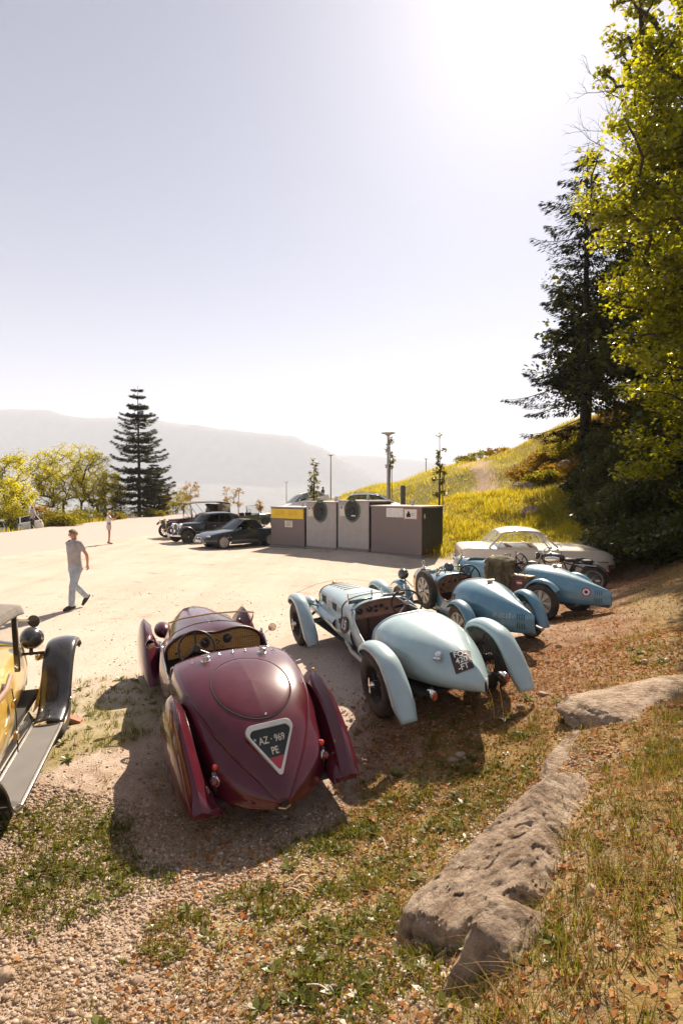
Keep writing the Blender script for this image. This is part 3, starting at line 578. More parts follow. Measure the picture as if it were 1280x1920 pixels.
    b.grid(np.array(V).reshape(5, m, 3), cv=True, M=T); b.poly([(x, y, -.018) for x, y in o1], T); pl = b.build('number_plate', M('satin_aluminium', (.62, .60, .56), .4, .5, dust=.3), car_o, 35)
    b = MB(); b.prism([q for q in o2], -.002, .005, T); b.build('plate_face', M('plate_green_black', (.018, .026, .022), .6, var=.2), pl)
    def xat(y, s): # outline half width at height y
        q = [(o2[i], o2[(i + 1) % m]) for i in range(m)]
        for (xa, ya), (xb, yb) in q:
            if (ya - y) * (yb - y) <= 0 and abs(yb - ya) > 1e-6:
                x = xa + (xb - xa) * (y - ya) / (yb - ya)
                if x * s > 0: return x
        return 0
    yr = -.088; low = sorted([q for q in o2 if q[1] < yr - .005], key=lambda q: q[0]); b = MB(); b.prism([(xat(yr, -1), yr)] + low + [(xat(yr, 1), yr)], .0052, .0068, T); b.build('red_corner', red, pl)
    b = MB(); text_mb(b, 'AZ \u00b7 969', .088, T @ TR((0.0, .062, .0075)), .0012, .0012, sx=.74); text_mb(b, 'PE', .088, T @ TR((0.0, -.038, .0075)), .0012, .0012, sx=.74); b.build('plate_lettering', M('plate_cream', (.62, .55, .42), .6), pl, 0)
    b = MB(); b.lathe([(.012, .005), (.012, .010), (.001, .012)], 10, T @ TR((-.150, .085, 0))); b.build('plate_rivet', steel, pl)
    # tail handle
    b = MB(); b.tube([(-.05, -.985, .235), (0, -1.01, .23), (.05, -.985, .235)], .009, 6); b.build('tail_handle', brass, car_o)
    # wings: peaked teardrops
    def wing(s, y0, spine, inner, outer, zlow, name, inner_low):
        G_o, G_i = [], []
        for y, zc, xc, xo, xi in spine:
            zl = min(zlow, zc - .01)
            G_o.append([(xc, y, zc), (xc + (xo - xc) * .45, y, zc - (zc - zl) * .10), (xc + (xo - xc) * .85, y, zc - (zc - zl) * .36), (xo, y, zc - (zc - zl) * .68), (xc + (xo - xc) * .93, y, zl)])
            zi = min(inner_low, zc - .008); fw_ = min(.085, abs(xi - xc) * .62); fz = min(.10, (zc - zi) * .5); G_i.append([(xc, y, zc), (xc - fw_ * .5, y, zc - fz * .48), (xc - fw_ * .98, y, zc - fz * .98), (xc - fw_, y, zc - fz - .006), (xc - fw_ + (xi - xc + fw_) * .15, y, zc - fz - (zc - zi - fz) * .25), (xi - (xi - xc + fw_) * .3, y, zc - fz - (zc - zi - fz) * .65), (xi, y, zi)])
        A, B = surf(G_o, 40, 14), surf(G_i, 40, 24); f = np.array([s, 1, 1]); b = MB(); b.grid(A * f); b.grid(B * f); o = b.build(name, paint, car_o, 26, merge=.0003)
        return A, B, o
    for s in (-1, 1):
        sp = [(.62, .26, .70, .72, .66), (.585, .44, .70, .76, .63), (.50, .63, .70, .795, .60), (.34, .785, .705, .815, .585), (.12, .865, .71, .82, .565), (-.14, .84, .71, .82, .54), (-.40, .74, .70, .81, .515), (-.64, .58, .68, .785, .49), (-.80, .43, .66, .755, .48), (-.89, .30, .645, .73, .49)]
        A, B, wo = wing(s, 0, sp, .58, .80, .25, 'rear_wing', .24)
        f = np.array([s, 1, 1]); nrm = 0
        b = MB(); b.box((s * .61, -.872, .27), (.20, .03, .04)); b.build('wing_end', paint, wo)
        y1 = 2.88; sp = [(y1 + .50, .30, .66, .70, .60), (y1 + .46, .52, .67, .745, .57), (y1 + .36, .70, .685, .775, .54), (y1 + .18, .825, .69, .79, .50), (y1 - .02, .86, .695, .795, .46), (y1 - .24, .79, .70, .795, .44), (y1 - .46, .63, .705, .79, .48), (y1 - .64, .45, .70, .775, .55), (y1 - .76, .30, .695, .755, .62), (y1 - .82, .22, .69, .73, .66)]
        A, B, wo = wing(s, 0, sp, .5, .8, .22, 'front_wing', .30)
        b = MB(); G = []
        for y, zi, xi, zo in ((y1 + .42, .40, .33, .55), (y1 + .2, .48, .40, .60), (y1 - .1, .50, .46, .60), (y1 - .4, .42, .52, .50), (y1 - .6, .34, .56, .36)):
            G.append([(xi - .06, y, zi + .10), (xi + .02, y, zi), (xi + .12, y, zi - .01), (.68, y, zo)])
        b.grid(surf(G, 16, 10) * f); b.build('wing_inner_panel', paint, car_o, 50)
        b = MB(); b.ball((s * .44, y1 + .18, .63), .105, 20, sc=(1.1, 2.0, 1)); b.build('lamp_pod', paint, car_o, 60)
        wheel(car_o, s * .655, 0, .33, .15, .21, 'disc', s, M('maroon_rim', (.12, .01, .018), .4), n=28); wheel(car_o, s * .655, y1, .33, .15, .21, 'disc', s, MATS['maroon_rim'], n=28)
        # mirrors
        m0 = Vector((s * .60, 1.70, .83)); m1 = Vector((s * .745, 1.66, .90)); b = MB(); b.tube([m0, (s * .67, 1.69, .835), m1], .006, 6); mm = b.build('mirror_arm', chrome, car_o)
        T = onto(m1, (-s * .12, -1, .12), (0, 0, 1)); b = MB(); b.lathe([(.001, -.02), (.035, -.016), (.052, 0), (.053, .006), (.050, .008)], 20, T); b.build('mirror_shell', chrome, mm, 40); b = MB(); b.lathe([(.001, .009), (.050, .008)], 20, T); b.build('mirror_glass', M('mirror_silver', (.85, .85, .82), .03, 1, var=0), mm)
        b = MB(); b.ball((s * .60, .62 if s > 0 else .55, .905), .018, 10); 
    b = MB(); b.ball((.705, .14, .885), .016, 10, sc=(1, 1.6, 1)); b.build('wing_marker', M('amber_lens', (.6, .22, .02), .15, coat=1), car_o)
    b = MB(); b.ball((-.62, 1.66, .80), .016, 10); b.build('side_marker', redlens, car_o)
    b = MB(); L = [drop(bh, 0, y)[0] for y in np.linspace(1.86, 3.4, 24)]; b.tube([(p.x, p.y, p.z + .002) for p in L], .006, 5); b.build('bonnet_hinge', chrome, car_o)
    b = MB(); L = [drop(bh, x, 1.86 + .10 * (1 - (x / .5) ** 2))[0] for x in np.linspace(-.5, .5, 28)]; b.tube([(p.x, p.y, p.z + .001) for p in L], .0045, 5); b.build('bonnet_gap', seam, car_o)
    for x in (-.16, .06, .14): p, n = drop(bh, x, 2.02); b = MB(); b.lathe([(.012, 0), (.010, .01), (.001, .012)], 10, onto(p, n)); b.build('bonnet_rivet', chrome, car_o)
    b = MB(); b.box((0, 1.3, .235), (1.16, 4.1, .03)); b.build('underbody', blackm, car_o)
build_maroon()
# ---------------------------------------------------------------- light blue racing car number 15
def build_racer():
    car_o = car('racer', 'racing_car', 'pale blue open racing car with black number 15 roundel on its flank', 'car', 'old open sports cars parked in a row')
    paint = M('pale_blue_paint', (.335, .465, .49), .36, coat=.7, var=.07, dust=.22, dustcol=(.50, .46, .40)); under = M('underside_dark', (.03, .03, .03), .8)
    # bulbous tail with a knife edge stern
    T_ = [(.60, [(0, .955), (.20, .95), (.36, .90), (.475, .815), (.515, .705), (.51, .57), (.50, .42), (.40, .31), (0, .29)]),
          (.42, [(0, .975), (.20, .965), (.365, .915), (.48, .82), (.525, .705), (.525, .57), (.51, .42), (.40, .31), (0, .29)]),
          (.12, [(0, .955), (.19, .94), (.35, .885), (.465, .79), (.51, .68), (.51, .55), (.475, .43), (.39, .33), (0, .31)]),
          (-.18, [(0, .91), (.16, .89), (.30, .83), (.40, .735), (.455, .63), (.46, .53), (.435, .435), (.34, .355), (0, .33)]),
          (-.46, [(0, .83), (.105, .806), (.205, .75), (.295, .665), (.345, .58), (.36, .505), (.34, .435), (.26, .375), (0, .35)]),
          (-.70, [(0, .73), (.06, .705), (.12, .655), (.175, .59), (.212, .53), (.225, .48), (.21, .435), (.15, .395), (0, .375)]),
          (-.88, [(0, .63), (.022, .612), (.048, .582), (.075, .545), (.095, .51), (.10, .475), (.09, .445), (.06, .42), (0, .405)]),
          (-.97, [(0, .555), (.004, .55), (.008, .535), (.012, .515), (.015, .49), (.015, .47), (.013, .45), (.008, .435), (0, .425)])]
    T_ = [(y, [(x * .925, z) for x, z in pr]) for y, pr in T_]
    G = stations(T_, 46, 36); b = MB(); b.grid(G); b.mirror(); b.build('tail', paint, car_o, 55, merge=.0004)
    full = np.concatenate([G[:, ::-1][:, :-1] * np.array([-1, 1, 1]), G], 1); bv = bvh_of(full)
    rimG = G[0]; b = MB(); P = [(-x, y + .004, z) for x, y, z in rimG[:26][::-1]] + [(x, y + .004, z) for x, y, z in rimG[1:26]]; b.tube(P, .016, 8); b.build('tail_rim', paint, car_o)
    # bonnet and cowl
    def hprof(w, zt, wl, zb): return [(0, zt), (w * .45, zt - .012), (w * .80, zt - .06), (w, zt - .16), (w * 1.03, zt - .30), (wl, .58), (wl + .015, .50), (wl - .005, .38), (wl - .06, zb)]
    Hs = [(1.38, .425, 1.03, .465, .28), (1.62, .42, 1.03, .46, .28), (1.95, .395, 1.02, .445, .29), (2.4, .36, 1.005, .415, .30), (2.8, .325, .985, .38, .32), (3.10, .292, .955, .345, .34), (3.26, .255, .91, .31, .36), (3.34, .20, .83, .26, .38)]
    C = stations([(y, hprof(w, zt, wl, zb)) for y, w, zt, wl, zb in Hs], 50, 34); b = MB(); b.grid(C); b.mirror(); b.build('bonnet', paint, car_o, 55, merge=.0004)
    fullc = np.concatenate([C[:, ::-1][:, :-1] * np.array([-1, 1, 1]), C], 1); bh = bvh_of(fullc)
    b = MB(); b.prism([(-.2, .40), (.2, .40), (.235, .6), (.20, .80), (.1, .84), (-.1, .84), (-.2, .80), (-.235, .6)], -.01, .02, Matrix.Translation((0, 3.345, 0)) @ Matrix.Rotation(R(90), 4, 'X')); b.build('radiator_grille', steel, car_o, bevel=.01)
    # cockpit side panels: cut away between cowl and tail
    def zt(y): return float(np.interp(y, [.40, .58, .66, .76, .90, 1.06, 1.2, 1.30, 1.40], [.60, .555, .53, .525, .55, .63, .76, .88, .935]))
    for s in (-1, 1):
        rows = []
        for y in np.linspace(.45, 1.42, 20):
            w = np.interp(y, [.45, .9, 1.2, 1.42], [.502, .492, .472, .446]); z = zt(y); tb = .0 if z < .8 else (z - .8) * .45
            rows.append([(w - tb - .004, y, z), (w + .004, y, z * .66 + .28 * .34), (w, y, z * .33 + .28 * .67), (w - .06, y, .275)])
        b = MB(); b.grid(surf(rows, 40, 10) * np.array([s, 1, 1])); sp = b.build('side_panel', paint, car_o, 50, solid=.012, off=0)
        b = MB(); P = [(s * (np.interp(y, [.45, .9, 1.2, 1.42], [.500, .490, .470, .444]) - (0 if zt(y) < .8 else (zt(y) - .8) * .45)), y, zt(y) + .004) for y in np.linspace(.5, 1.40, 30)]; b.tube(P, .013, 8); b.build('cockpit_edge', paint, sp)
    rim = C[0]; b = MB(); P = [(-x, y - .004, z + .002) for x, y, z in rim[::-1] if z > .86] + [(x, y - .004, z + .002) for x, y, z in rim[1:] if z > .86]; b.tube(P, .016, 8); b.build('cowl_rim', paint, car_o)
    # roundel 15 on both flanks
    bs = bvh_of(fullc)
    for s in (-1, 1):
        h, n, _, _ = bs.ray_cast(Vector((s * 2, 1.60, .61)), Vector((-s, 0, 0)))
        n = n if n.x * s > 0 else -n; T = onto(h, n, (0, 0, 1), .020); b = MB(); b.lathe([(.142, -.006), (.142, .001), (.001, .002)], 40, T); ro = b.build('number_roundel', M('roundel_black', (.016, .015, .015), .5), car_o, 30)
        b = MB(); text_mb(b, '15', .225, T @ TR((0, 0, .0035)), .0012, .0028, sx=.86); b.build('race_number', white_p, ro, 0)
        # side vents, sticker, strap
        for y, w in ((2.78, .25), (2.17, .20)):
            h, n, _, _ = bs.ray_cast(Vector((s * 2, y, .775)), Vector((-s, 0, 0))); n = n if n.x * s > 0 else -n; T = onto(h, n, (0, 0, 1), .004); b = MB(); b.box((0, 0, -.004), (w, .15, .012), T); b.build('bonnet_vent', M('vent_mesh', (.03, .045, .045), .7, var=.4, vscale=300), car_o, bevel=.003)
        h, n, _, _ = bs.ray_cast(Vector((s * 2, 2.45, .78)), Vector((-s, 0, 0))); n = n if n.x * s > 0 else -n; T = onto(h, n, (0, 0, 1), .004); b = MB(); b.add([(-.13, -.085, .0), (.12, -.085, 0), (.09, .08, 0), (-.12, .085, 0)], [(0, 1, 2, 3)], T); st = b.build('rally_sticker', M('sticker_white', (.75, .70, .68), .5), car_o, 0)
        b = MB(); b.lathe([(.035, .001), (.02, .001)], 16, T @ TR((0, .0, 0))); b.box((0, -.05, .001), (.10, .014, .001), T); b.build('sticker_print', M('sticker_red', (.55, .10, .08), .5), st, 0)
        b = MB(); b.tube([(s * (np.interp(y, [1.5, 3.2], [.462, .345]) + .012), y, .60) for y in np.linspace(1.75, 3.2, 16)], .010, 6); b.build('side_bead', paint, car_o)
        b = MB(); b.ball((s * .43, 3.26, .60), .125, 22, sc=(.85, 1.6, 1)); b.build('frame_horn_cover', paint, car_o, 60)
        b = MB(); b.grid(surf([[(s * .36, 3.3, .66), (s * .46, 3.28, .60), (s * .44, 3.26, .46)], [(s * .40, 2.8, .62), (s * .50, 2.7, .55), (s * .42, 2.7, .42)], [(s * .45, 2.0, .60), (s * .50, 2.0, .52), (s * .46, 2.0, .40)]], 16, 8)); b.build('chassis_fairing', paint, car_o, 60)
    strap = M('leather_strap', (.10, .045, .022), .6, var=.2)
    for y in (3.12, 1.80):
        P = [(x, y2, z) for x, y2, z in cr(fullc, [(y - 1.38) / 1.96 * 50])[0]] if False else None
        i = int(np.argmin(np.abs(C[:, 0, 1] - y))); ring = C[i]; pts = [(-x * 1.012, yy, z + .006) for x, yy, z in ring[::-1] if z > .58] + [(x * 1.012, yy, z + .006) for x, yy, z in ring[1:] if z > .58]
        b = MB(); d = .012; b.grid([[(x, yy + q, z) for x, yy, z in pts] for q in (-d, d)]); b.build('bonnet_strap', strap, car_o, solid=.005, off=0)
        for s in (-1, 1): b = MB(); b.box((s * (abs(pts[0][0]) + .006), pts[0][1], .63), (.016, .05, .09)); b.build('strap_buckle', strap, car_o, bevel=.004)
    for k in range(5):
        y = 3.0 - .155 * k; V = []
        for x in np.linspace(-.14, .14, 6):
            row = []
            for dy, dz in ((-.022, .004), (.0, .016), (.018, .004)): p, n = drop(bh, x, y + dy); row.append((p.x, p.y, p.z + dz))
            V.append(row)
        b = MB(); b.grid(V); b.build('bonnet_louvre', M('louvre_black', (.02, .022, .022), .6), car_o)
    p, n = drop(bh, 0, 3.2); b = MB(); b.lathe([(.035, -.01), (.035, .02), (.025, .04), (.01, .05), (.001, .052)], 16, onto(p, n)); b.build('radiator_cap', brass, car_o)
    b = MB(); b.tube([(-.70, 3.32, .80), (-.3, 3.25, .965), (0, 3.22, 1.0), (.3, 3.25, .965), (.70, 3.32, .80)], .004, 5); b.build('stay_wire', steel, car_o)
    # dash, gauges, cockpit
    wood = M('copper_wood_dash', (.40, .20, .13), .45, var=.2, vscale=12); out = [(x * .97, z - .025) for x, y, z in rim if z > .76]; poly = [(-x, z) for x, z in out[::-1]] + [(x, z) for x, z in out[1:]] + [(.40, .735), (-.40, .735)]
    b = MB(); b.prism(poly, -.012, .012, Matrix.Translation((0, 1.44, 0)) @ Matrix.Rotation(R(90), 4, 'X')); dash = b.build('dashboard', wood, car_o, 30)
    b = MB(); b.tube([(-.41, 1.41, .73), (.41, 1.41, .73)], .016, 8); b.build('dash_rail', wood, dash)
    for x, z, r in ((-.30, .86, .060), (-.155, .872, .060), (-.395, .90, .026), (-.40, .80, .026) , (-.06, .90, .030), (-.06, .825, .028), (.02, .895, .038), (.34, .83, .04), (.10, .83, .03)):
        if abs(x) < .46: gauge_on(dash, TR((x, 1.425, z), (R(90), 0, 0)), r, r > .05, .4 - x, steel)
    b = MB(); b.tube([(-.37, 1.42, .945), (-.2, 1.40, .985)], .007, 6); b.build('dash_lamp_tube', brass, dash)
    sw = steering_wheel(car_o, (.22, 1.04, .985), .215, (R(66), 0, R(0)), 4, blackm, .013, .045, .5)
    for s in (-1, 1):
        xo = s * .25; b = MB(); pf = [drop(bh, xo + q * .19, 1.50 + .03 * abs(q))[0] for q in (-1, 1)]
        b.box((xo, 1.515, 1.02), (.34, .05, .06)); scr = b.build('aero_screen_base', blackp, car_o, bevel=.01)
        b = MB(); b.grid([[(xo - .17, 1.53, 1.05), (xo + .17, 1.53, 1.05)], [(xo - .15, 1.46, 1.15), (xo + .15, 1.46, 1.15)]]); b.build('aero_screen_glass', glass, scr)
        b = MB()
        for q in (-1, 1): b.box((xo + q * .175, 1.49, 1.075), (.012, .03, .21), TR(rot=(0, 0, 0)))
        b.tube([(xo - .175, 1.455, 1.17), (xo + .175, 1.455, 1.17)], .004, 5); b.build('aero_screen_frame', chrome, scr)
    b = MB(); b.box((0, 1.0, .30), (1.0, .95, .04)); b.build('cockpit_floor', M('floor_carpet', (.05, .03, .022), .9), car_o)
    b = MB(); b.box((0, 1.40, .52), (.90, .03, .44)); b.build('bulkhead', M('bulkhead_brown', (.13, .07, .05), .6, var=.3), car_o)
    for s in (-1, 1): b = MB(); b.box((s * .25, .78, .42), (.42, .44, .14)); b.box((s * .25, .60, .58), (.44, .12, .40)); b.build('seat', leather, car_o, bevel=.04)
    b = MB(); b.tube([(-.12, 1.38, .45), (-.10, 1.30, .62), (-.06, 1.22, .70)], .012, 6); b.tube([(-.20, 1.38, .74), (-.22, 1.33, .5)], .012, 6); b.build('gear_lever', blackm, car_o)
    b = MB(); b.ball((-.22, 1.16, .42), .14, 16, sc=(1, 1, .8)); b.build('leather_bag', dleather, car_o)
    # lamps and plate on the tail
    h, n, _, _ = bv.ray_cast(Vector((-.215, -3, .715)), Vector((0, 1, 0))); n = n if n.y < 0 else -n; T = onto(h, (n + Vector((0, 0, .6))), (0, 0, 1)); b = MB(); b.lathe([(.036, -.02), (.040, .02), (.034, .045), (.001, .05)], 18, T); b.box((0, -.055, .02), (.075, .03, .03), T); b.build('stop_lamp', chrome, car_o, 40)
    for dx in (-.015,): 
        h, n, _, _ = bv.ray_cast(Vector((-.075, -3, .70)), Vector((0, 1, 0))); n = n if n.y < 0 else -n
        T = onto(h, n, (.12, .9, .5)) @ TR(rot=(0, 0, R(-12))); c4 = []
        for u, v in ((-.125, -.16), (.125, -.16), (.125, .16), (-.125, .16)): c4.append((u, v))
    bp = MB(); V = []
    for v in np.linspace(-.125, .125, 9):
        row = []
        for u in np.linspace(-.10, .10, 9):
            q = T @ Vector((u, v, .3)); d = -(T.to_3x3() @ Vector((0, 0, 1))); hh, nn, _, _ = bv.ray_cast(q, d); row.append(tuple((hh if hh else T @ Vector((u, v, 0))) - d * .006))
        V.append(row)
    bp.grid(V); pl = bp.build('number_plate', M('plate_brown_black', (.045, .026, .018), .6, var=.2), car_o, 60)
    b = MB(); 
    for s_, dv in (('FQ-', .079), ('420', 0), ('-FT', -.079)): text_mb(b, s_, .094, T @ TR((0, dv, 0)), .0, .0012, sx=.88)
    Ti = T.inverted(); d = -(T.to_3x3() @ Vector((0, 0, 1))); nv = []
    for p in b.v:
        q = Vector(p) - d * .3; hh, nn, _, _ = bv.ray_cast(q, d); nv.append(tuple((hh if hh else Vector(p)) - d * .0095))
    b.v = nv; b.build('plate_lettering', white_p, pl, 0)
    for s in (-1, 1):
        T2 = TR((s * .43, -.70, .40)) @ AY; b = MB()
        b.lathe([(.001, .12), (.03, .11), (.044, .06), (.046, -.01), (.040, -.02)], 20, T2 @ TR(s=(.8, 1.15, 1))); tl = b.build('tail_lamp', chrome, car_o, 50)
        b = MB(); b.lathe([(.040, -.018), (.03, -.026), (.001, -.028)], 18, T2 @ TR(s=(.8, 1.15, 1))); b.build('tail_lens', M('tail_lens_brown', (.22, .05, .025), .15, coat=1), tl)
        for q in (-.022, .022): b = MB(); b.lathe([(.017, -.026), (.012, -.034), (.001, -.036)], 12, T2 @ TR((0, q, 0))); b.build('lens_dot', redlens, tl)
        b = MB(); b.tube([(s * .36, -.55, .42), (s * .43, -.68, .40)], .012, 6); b.build('lamp_arm', blackm, car_o)
        # wings
        rear = [(.30, .57), (.31, .65), (.24, .705), (.08, .755), (-.12, .75), (-.31, .685), (-.46, .53), (-.57, .36), (-.68, .18)]
        b = MB(); strip_fender(b, rear, s * .71, .112, .06, .022, 44, 12, wfun=lambda t: np.interp(t, [0, .1, .5, .9, 1], [.5, .85, 1, 1.12, .80])); b.build('rear_wing', paint, car_o, 60, solid=.008)
        y1 = 2.95; fr = [(y1 + .30, .58), (y1 + .29, .66), (y1 + .20, .725), (y1 + .03, .755), (y1 - .16, .715), (y1 - .30, .60), (y1 - .42, .45), (y1 - .53, .29), (y1 - .63, .14)]
        b = MB(); strip_fender(b, fr, s * .71, .102, .055, .022, 44, 12, wfun=lambda t: np.interp(t, [0, .1, .5, .9, 1], [.5, .85, 1, 1.08, .78])); b.build('front_wing', paint, car_o, 60, solid=.008)
        b = MB(); b.tube([(s * .62, .0, .34), (s * .40, .05, .36)], .04, 8); b.tube([(s * .66, -.05, .70), (s * .50, -.1, .5)], .010, 5); b.build('rear_axle', blackm, car_o)
        b = MB(); b.tube([(s * .66, y1, .36), (s * .36, y1 + .05, .50)], .022, 7); b.tube([(s * .66, y1, .30), (s * .36, y1, .36)], .022, 7); b.tube([(s * .66, y1 - .1, .34), (s * .38, y1 - .25, .40)], .016, 6); b.tube([(s * .66, y1 - .12, .70), (s * .40, y1 - .1, .58)], .012, 6); b.build('suspension_arm', M('suspension_green_grey', (.10, .12, .11), .6), car_o)
        wheel(car_o, s * .71, 0, .36, .17, .215, 'wire', s, blackm, z=.36); wheel(car_o, s * .71, y1, .345, .155, .21, 'wire', s, blackm, z=.345)
    b = MB(); b.box((0, 1.4, .29), (.86, 3.6, .03)); b.build('underbody', under, car_o)
    b = MB(); b.tube([(-.42, 1.7, .33), (-.50, 1.3, .30), (-.52, .7, .28), (-.5, .3, .27)], .03, 8); b.build('exhaust_pipe', steel, car_o)
    b = MB(); b.lathe([(.028, 0), (.024, .03), (.001, .035)], 14, TR((-.56, .62, .52), (0, R(-60), 0))); b.build('door_catch', white_p, car_o)
    # the hull sits low on its tall wheels
    for o in car_o.children_recursive:
        if o.type != 'MESH' or o.name.split('.')[0] in ('tyre', 'rim', 'hub_nut', 'rear_wing', 'front_wing', 'rear_axle', 'suspension_arm', 'exhaust_pipe'): continue
        n = len(o.data.vertices); co = np.empty(n * 3); o.data.vertices.foreach_get('co', co); co = co.reshape(-1, 3); k = np.interp(co[:, 1], [-1, -.3, .4, .9, 1.4, 3.4], [.96, .90, .87, .81, .78, .74]); co[:, 2] = np.where(co[:, 2] > .5, .5 + (co[:, 2] - .5) * k, co[:, 2]); o.data.vertices.foreach_set('co', co.ravel()); o.data.update()
build_racer()
# ---------------------------------------------------------------- two blue racing cars with wedge tails and spoked alloy wheels
def build_blue(key, label, tone, roundel, lettering, spare, lamps):
    car_o = car(key, 'racing_car', label, 'car', 'old open sports cars parked in a row')
    paint = M('blue_paint_' + ('one' if tone < .5 else 'two'), (.075, .215, .30) if tone < .5 else (.115, .275, .36), .32, coat=.7, var=.10, dust=.28, dustcol=(.33, .33, .30))
    # wedge tail
    Tl = [(.62, [(0, .965), (.16, .955), (.30, .90), (.385, .80), (.41, .68), (.41, .55), (.40, .42), (.34, .33), (0, .31)]),
          (.38, [(0, .985), (.16, .97), (.31, .905), (.40, .79), (.425, .67), (.425, .54), (.41, .41), (.34, .33), (0, .31)]),
          (.05, [(0, .955), (.14, .94), (.285, .87), (.375, .755), (.40, .64), (.40, .53), (.39, .41), (.32, .33), (0, .31)]),
          (-.35, [(0, .855), (.10, .84), (.20, .775), (.28, .68), (.305, .60), (.31, .51), (.30, .42), (.24, .33), (0, .30)]),
          (-.72, [(0, .745), (.05, .73), (.10, .685), (.145, .62), (.16, .565), (.165, .50), (.155, .41), (.12, .345), (0, .325)]),
          (-1.0, [(0, .66), (.012, .65), (.024, .625), (.034, .59), (.038, .55), (.038, .49), (.036, .43), (.028, .375), (0, .36)]),
          (-1.06, [(0, .64), (.003, .635), (.006, .61), (.009, .58), (.010, .55), (.010, .49), (.009, .44), (.006, .385), (0, .37)])]
    G = stations(Tl, 40, 30); b = MB(); b.grid(G); b.mirror(); b.build('tail', paint, car_o, 55, merge=.0004)
    full = np.concatenate([G[:, ::-1][:, :-1] * np.array([-1, 1, 1]), G], 1); bv = bvh_of(full)
    b = MB(); rg = G[0]; P = [(-x, y + .003, z) for x, y, z in rg[:22][::-1]] + [(x, y + .003, z) for x, y, z in rg[1:22]]; b.tube(P, .013, 8); b.build('tail_rim', M('brown_edge', (.12, .05, .03), .6), car_o)
    Hd = [(1.26, .375, .98, .40), (1.42, .365, .985, .39), (1.62, .34, .975, .365), (2.0, .285, .955, .30), (2.36, .215, .93, .225), (2.44, .21, .925, .22)]
    C = stations([(y, [(0, zt), (w * .40, zt - .008), (w * .78, zt - .06), (w, zt - .17), (w + .012, zt - .30), (w + .012, .52), (w + .008, .42), (w - .01, .36), (w - .05, .33)]) for y, w, zt, wl in Hd], 36, 30)
    b = MB(); b.grid(C); b.mirror(); b.build('bonnet', paint, car_o, 55, merge=.0004); fullc = np.concatenate([C[:, ::-1][:, :-1] * np.array([-1, 1, 1]), C], 1); bh = bvh_of(fullc)
    for s in (-1, 1):
        rows = []
        for y in np.linspace(.52, 1.30, 14):
            z = float(np.interp(y, [.52, .62, .74, .90, 1.06, 1.18, 1.30], [.78, .68, .62, .61, .66, .78, .90])); w = np.interp(y, [.52, 1.3], [.42, .392])
            rows.append([(w - max(0, z - .8) * .3, y, z), (w + .006, y, z * .6 + .34 * .4), (w, y, z * .25 + .34 * .75), (w - .05, y, .32)])
        b = MB(); b.grid(surf(rows, 28, 8) * np.array([s, 1, 1])); sp = b.build('side_panel', paint, car_o, 50, solid=.01, off=0)
        b = MB(); Z = surf(rows, 28, 8)[:, 0] * np.array([s, 1, 1]); b.tube([tuple(q) for q in Z], .014, 7); b.build('cockpit_edge', M('copper_edge', (.28, .12, .07), .45, .3), sp)
    rim = C[0]; b = MB(); P = [(-x, y - .003, z + .002) for x, y, z in rim[::-1] if z > .74] + [(x, y - .003, z + .002) for x, y, z in rim[1:] if z > .74]; b.tube(P, .013, 8); b.build('cowl_rim', paint, car_o)
    # horseshoe radiator
    hs = lambda k: [(-.19 * k, .34), (-.215 * k, .5), (-.225 * k, .68), (-.20 * k, .83), (-.12 * k, .93), (0, .965), (.12 * k, .93), (.20 * k, .83), (.225 * k, .68), (.215 * k, .5), (.19 * k, .34)]
    Tm = Matrix.Translation((0, 2.50, 0)) @ Matrix.Rotation(R(90), 4, 'X'); b = MB(); o1 = spl([(x, z) for x, z in hs(1.06)], 40); o2 = spl([(x, z * .96 + .01) for x, z in hs(.86)], 40)
    b.grid([[(x, .07, z - .02) for x, z in o1], [(x, -.06, z) for x, z in o1], [(x, -.09, z) for x, z in (o1 * .6 + o2 * .4)], [(x, -.08, z) for x, z in o2], [(x, -.03, z) for x, z in o2]], M=Matrix.Translation((0, 2.50, 0)) @ Matrix.Diagonal((1, -1, 1, 1))); rad = b.build('radiator_shell', M('nickel_shell', (.70, .62, .48), .2, 1, dust=.3, dustcol=(.4, .3, .2)), car_o, 50)
    b = MB(); b.prism([tuple(q) for q in o2], -.02, .0, Tm); b.build('radiator_core', M('radiator_dark', (.05, .045, .04), .6, .4, var=.4, vscale=200), rad)
    b = MB(); b.lathe([(.04, 0), (.04, .02), (.02, .03), (.018, .06), (.03, .065), (.001, .07)], 16, TR((0, 2.50, .965))); b.tube([(.035 * math.cos(t), 0, 1.075 + .035 * math.sin(t)) for t in np.linspace(0, 6.28, 17)[:-1]], .010, 6, closed=True, M=TR((0, 2.50, 0))); b.build('radiator_cap', chrome, car_o)
    for s in (-1, 1):
        h, n, _, _ = bh.ray_cast(Vector((s * 2, 2.18, .70)), Vector((-s, 0, 0))); n = n if n.x * s > 0 else -n; T = onto(h, n, (0, 0, 1), .002)
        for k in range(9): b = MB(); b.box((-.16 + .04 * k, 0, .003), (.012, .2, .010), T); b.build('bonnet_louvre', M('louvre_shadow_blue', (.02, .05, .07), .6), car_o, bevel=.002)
        for k in range(5):
            V = []
            for y in np.linspace(1.75, 2.2, 6): p, n = drop(bh, s * (.05 + .028 * k), y); V.append([(p.x - .008, p.y, p.z + .003), (p.x, p.y, p.z + .012), (p.x + .008, p.y, p.z + .003)])
            b = MB(); b.grid(V); b.build('top_louvre', MATS['louvre_shadow_blue'], car_o)
    # dash, wheel, screen, interior
    al = M('worn_brown_dash', (.23, .13, .075), .5, .2, var=.4, vscale=14); out = [(x * .96, z - .02) for x, y, z in rim if z > .70]; poly = [(-x, z) for x, z in out[::-1]] + [(x, z) for x, z in out[1:]] + [(.34, .66), (-.34, .66)]
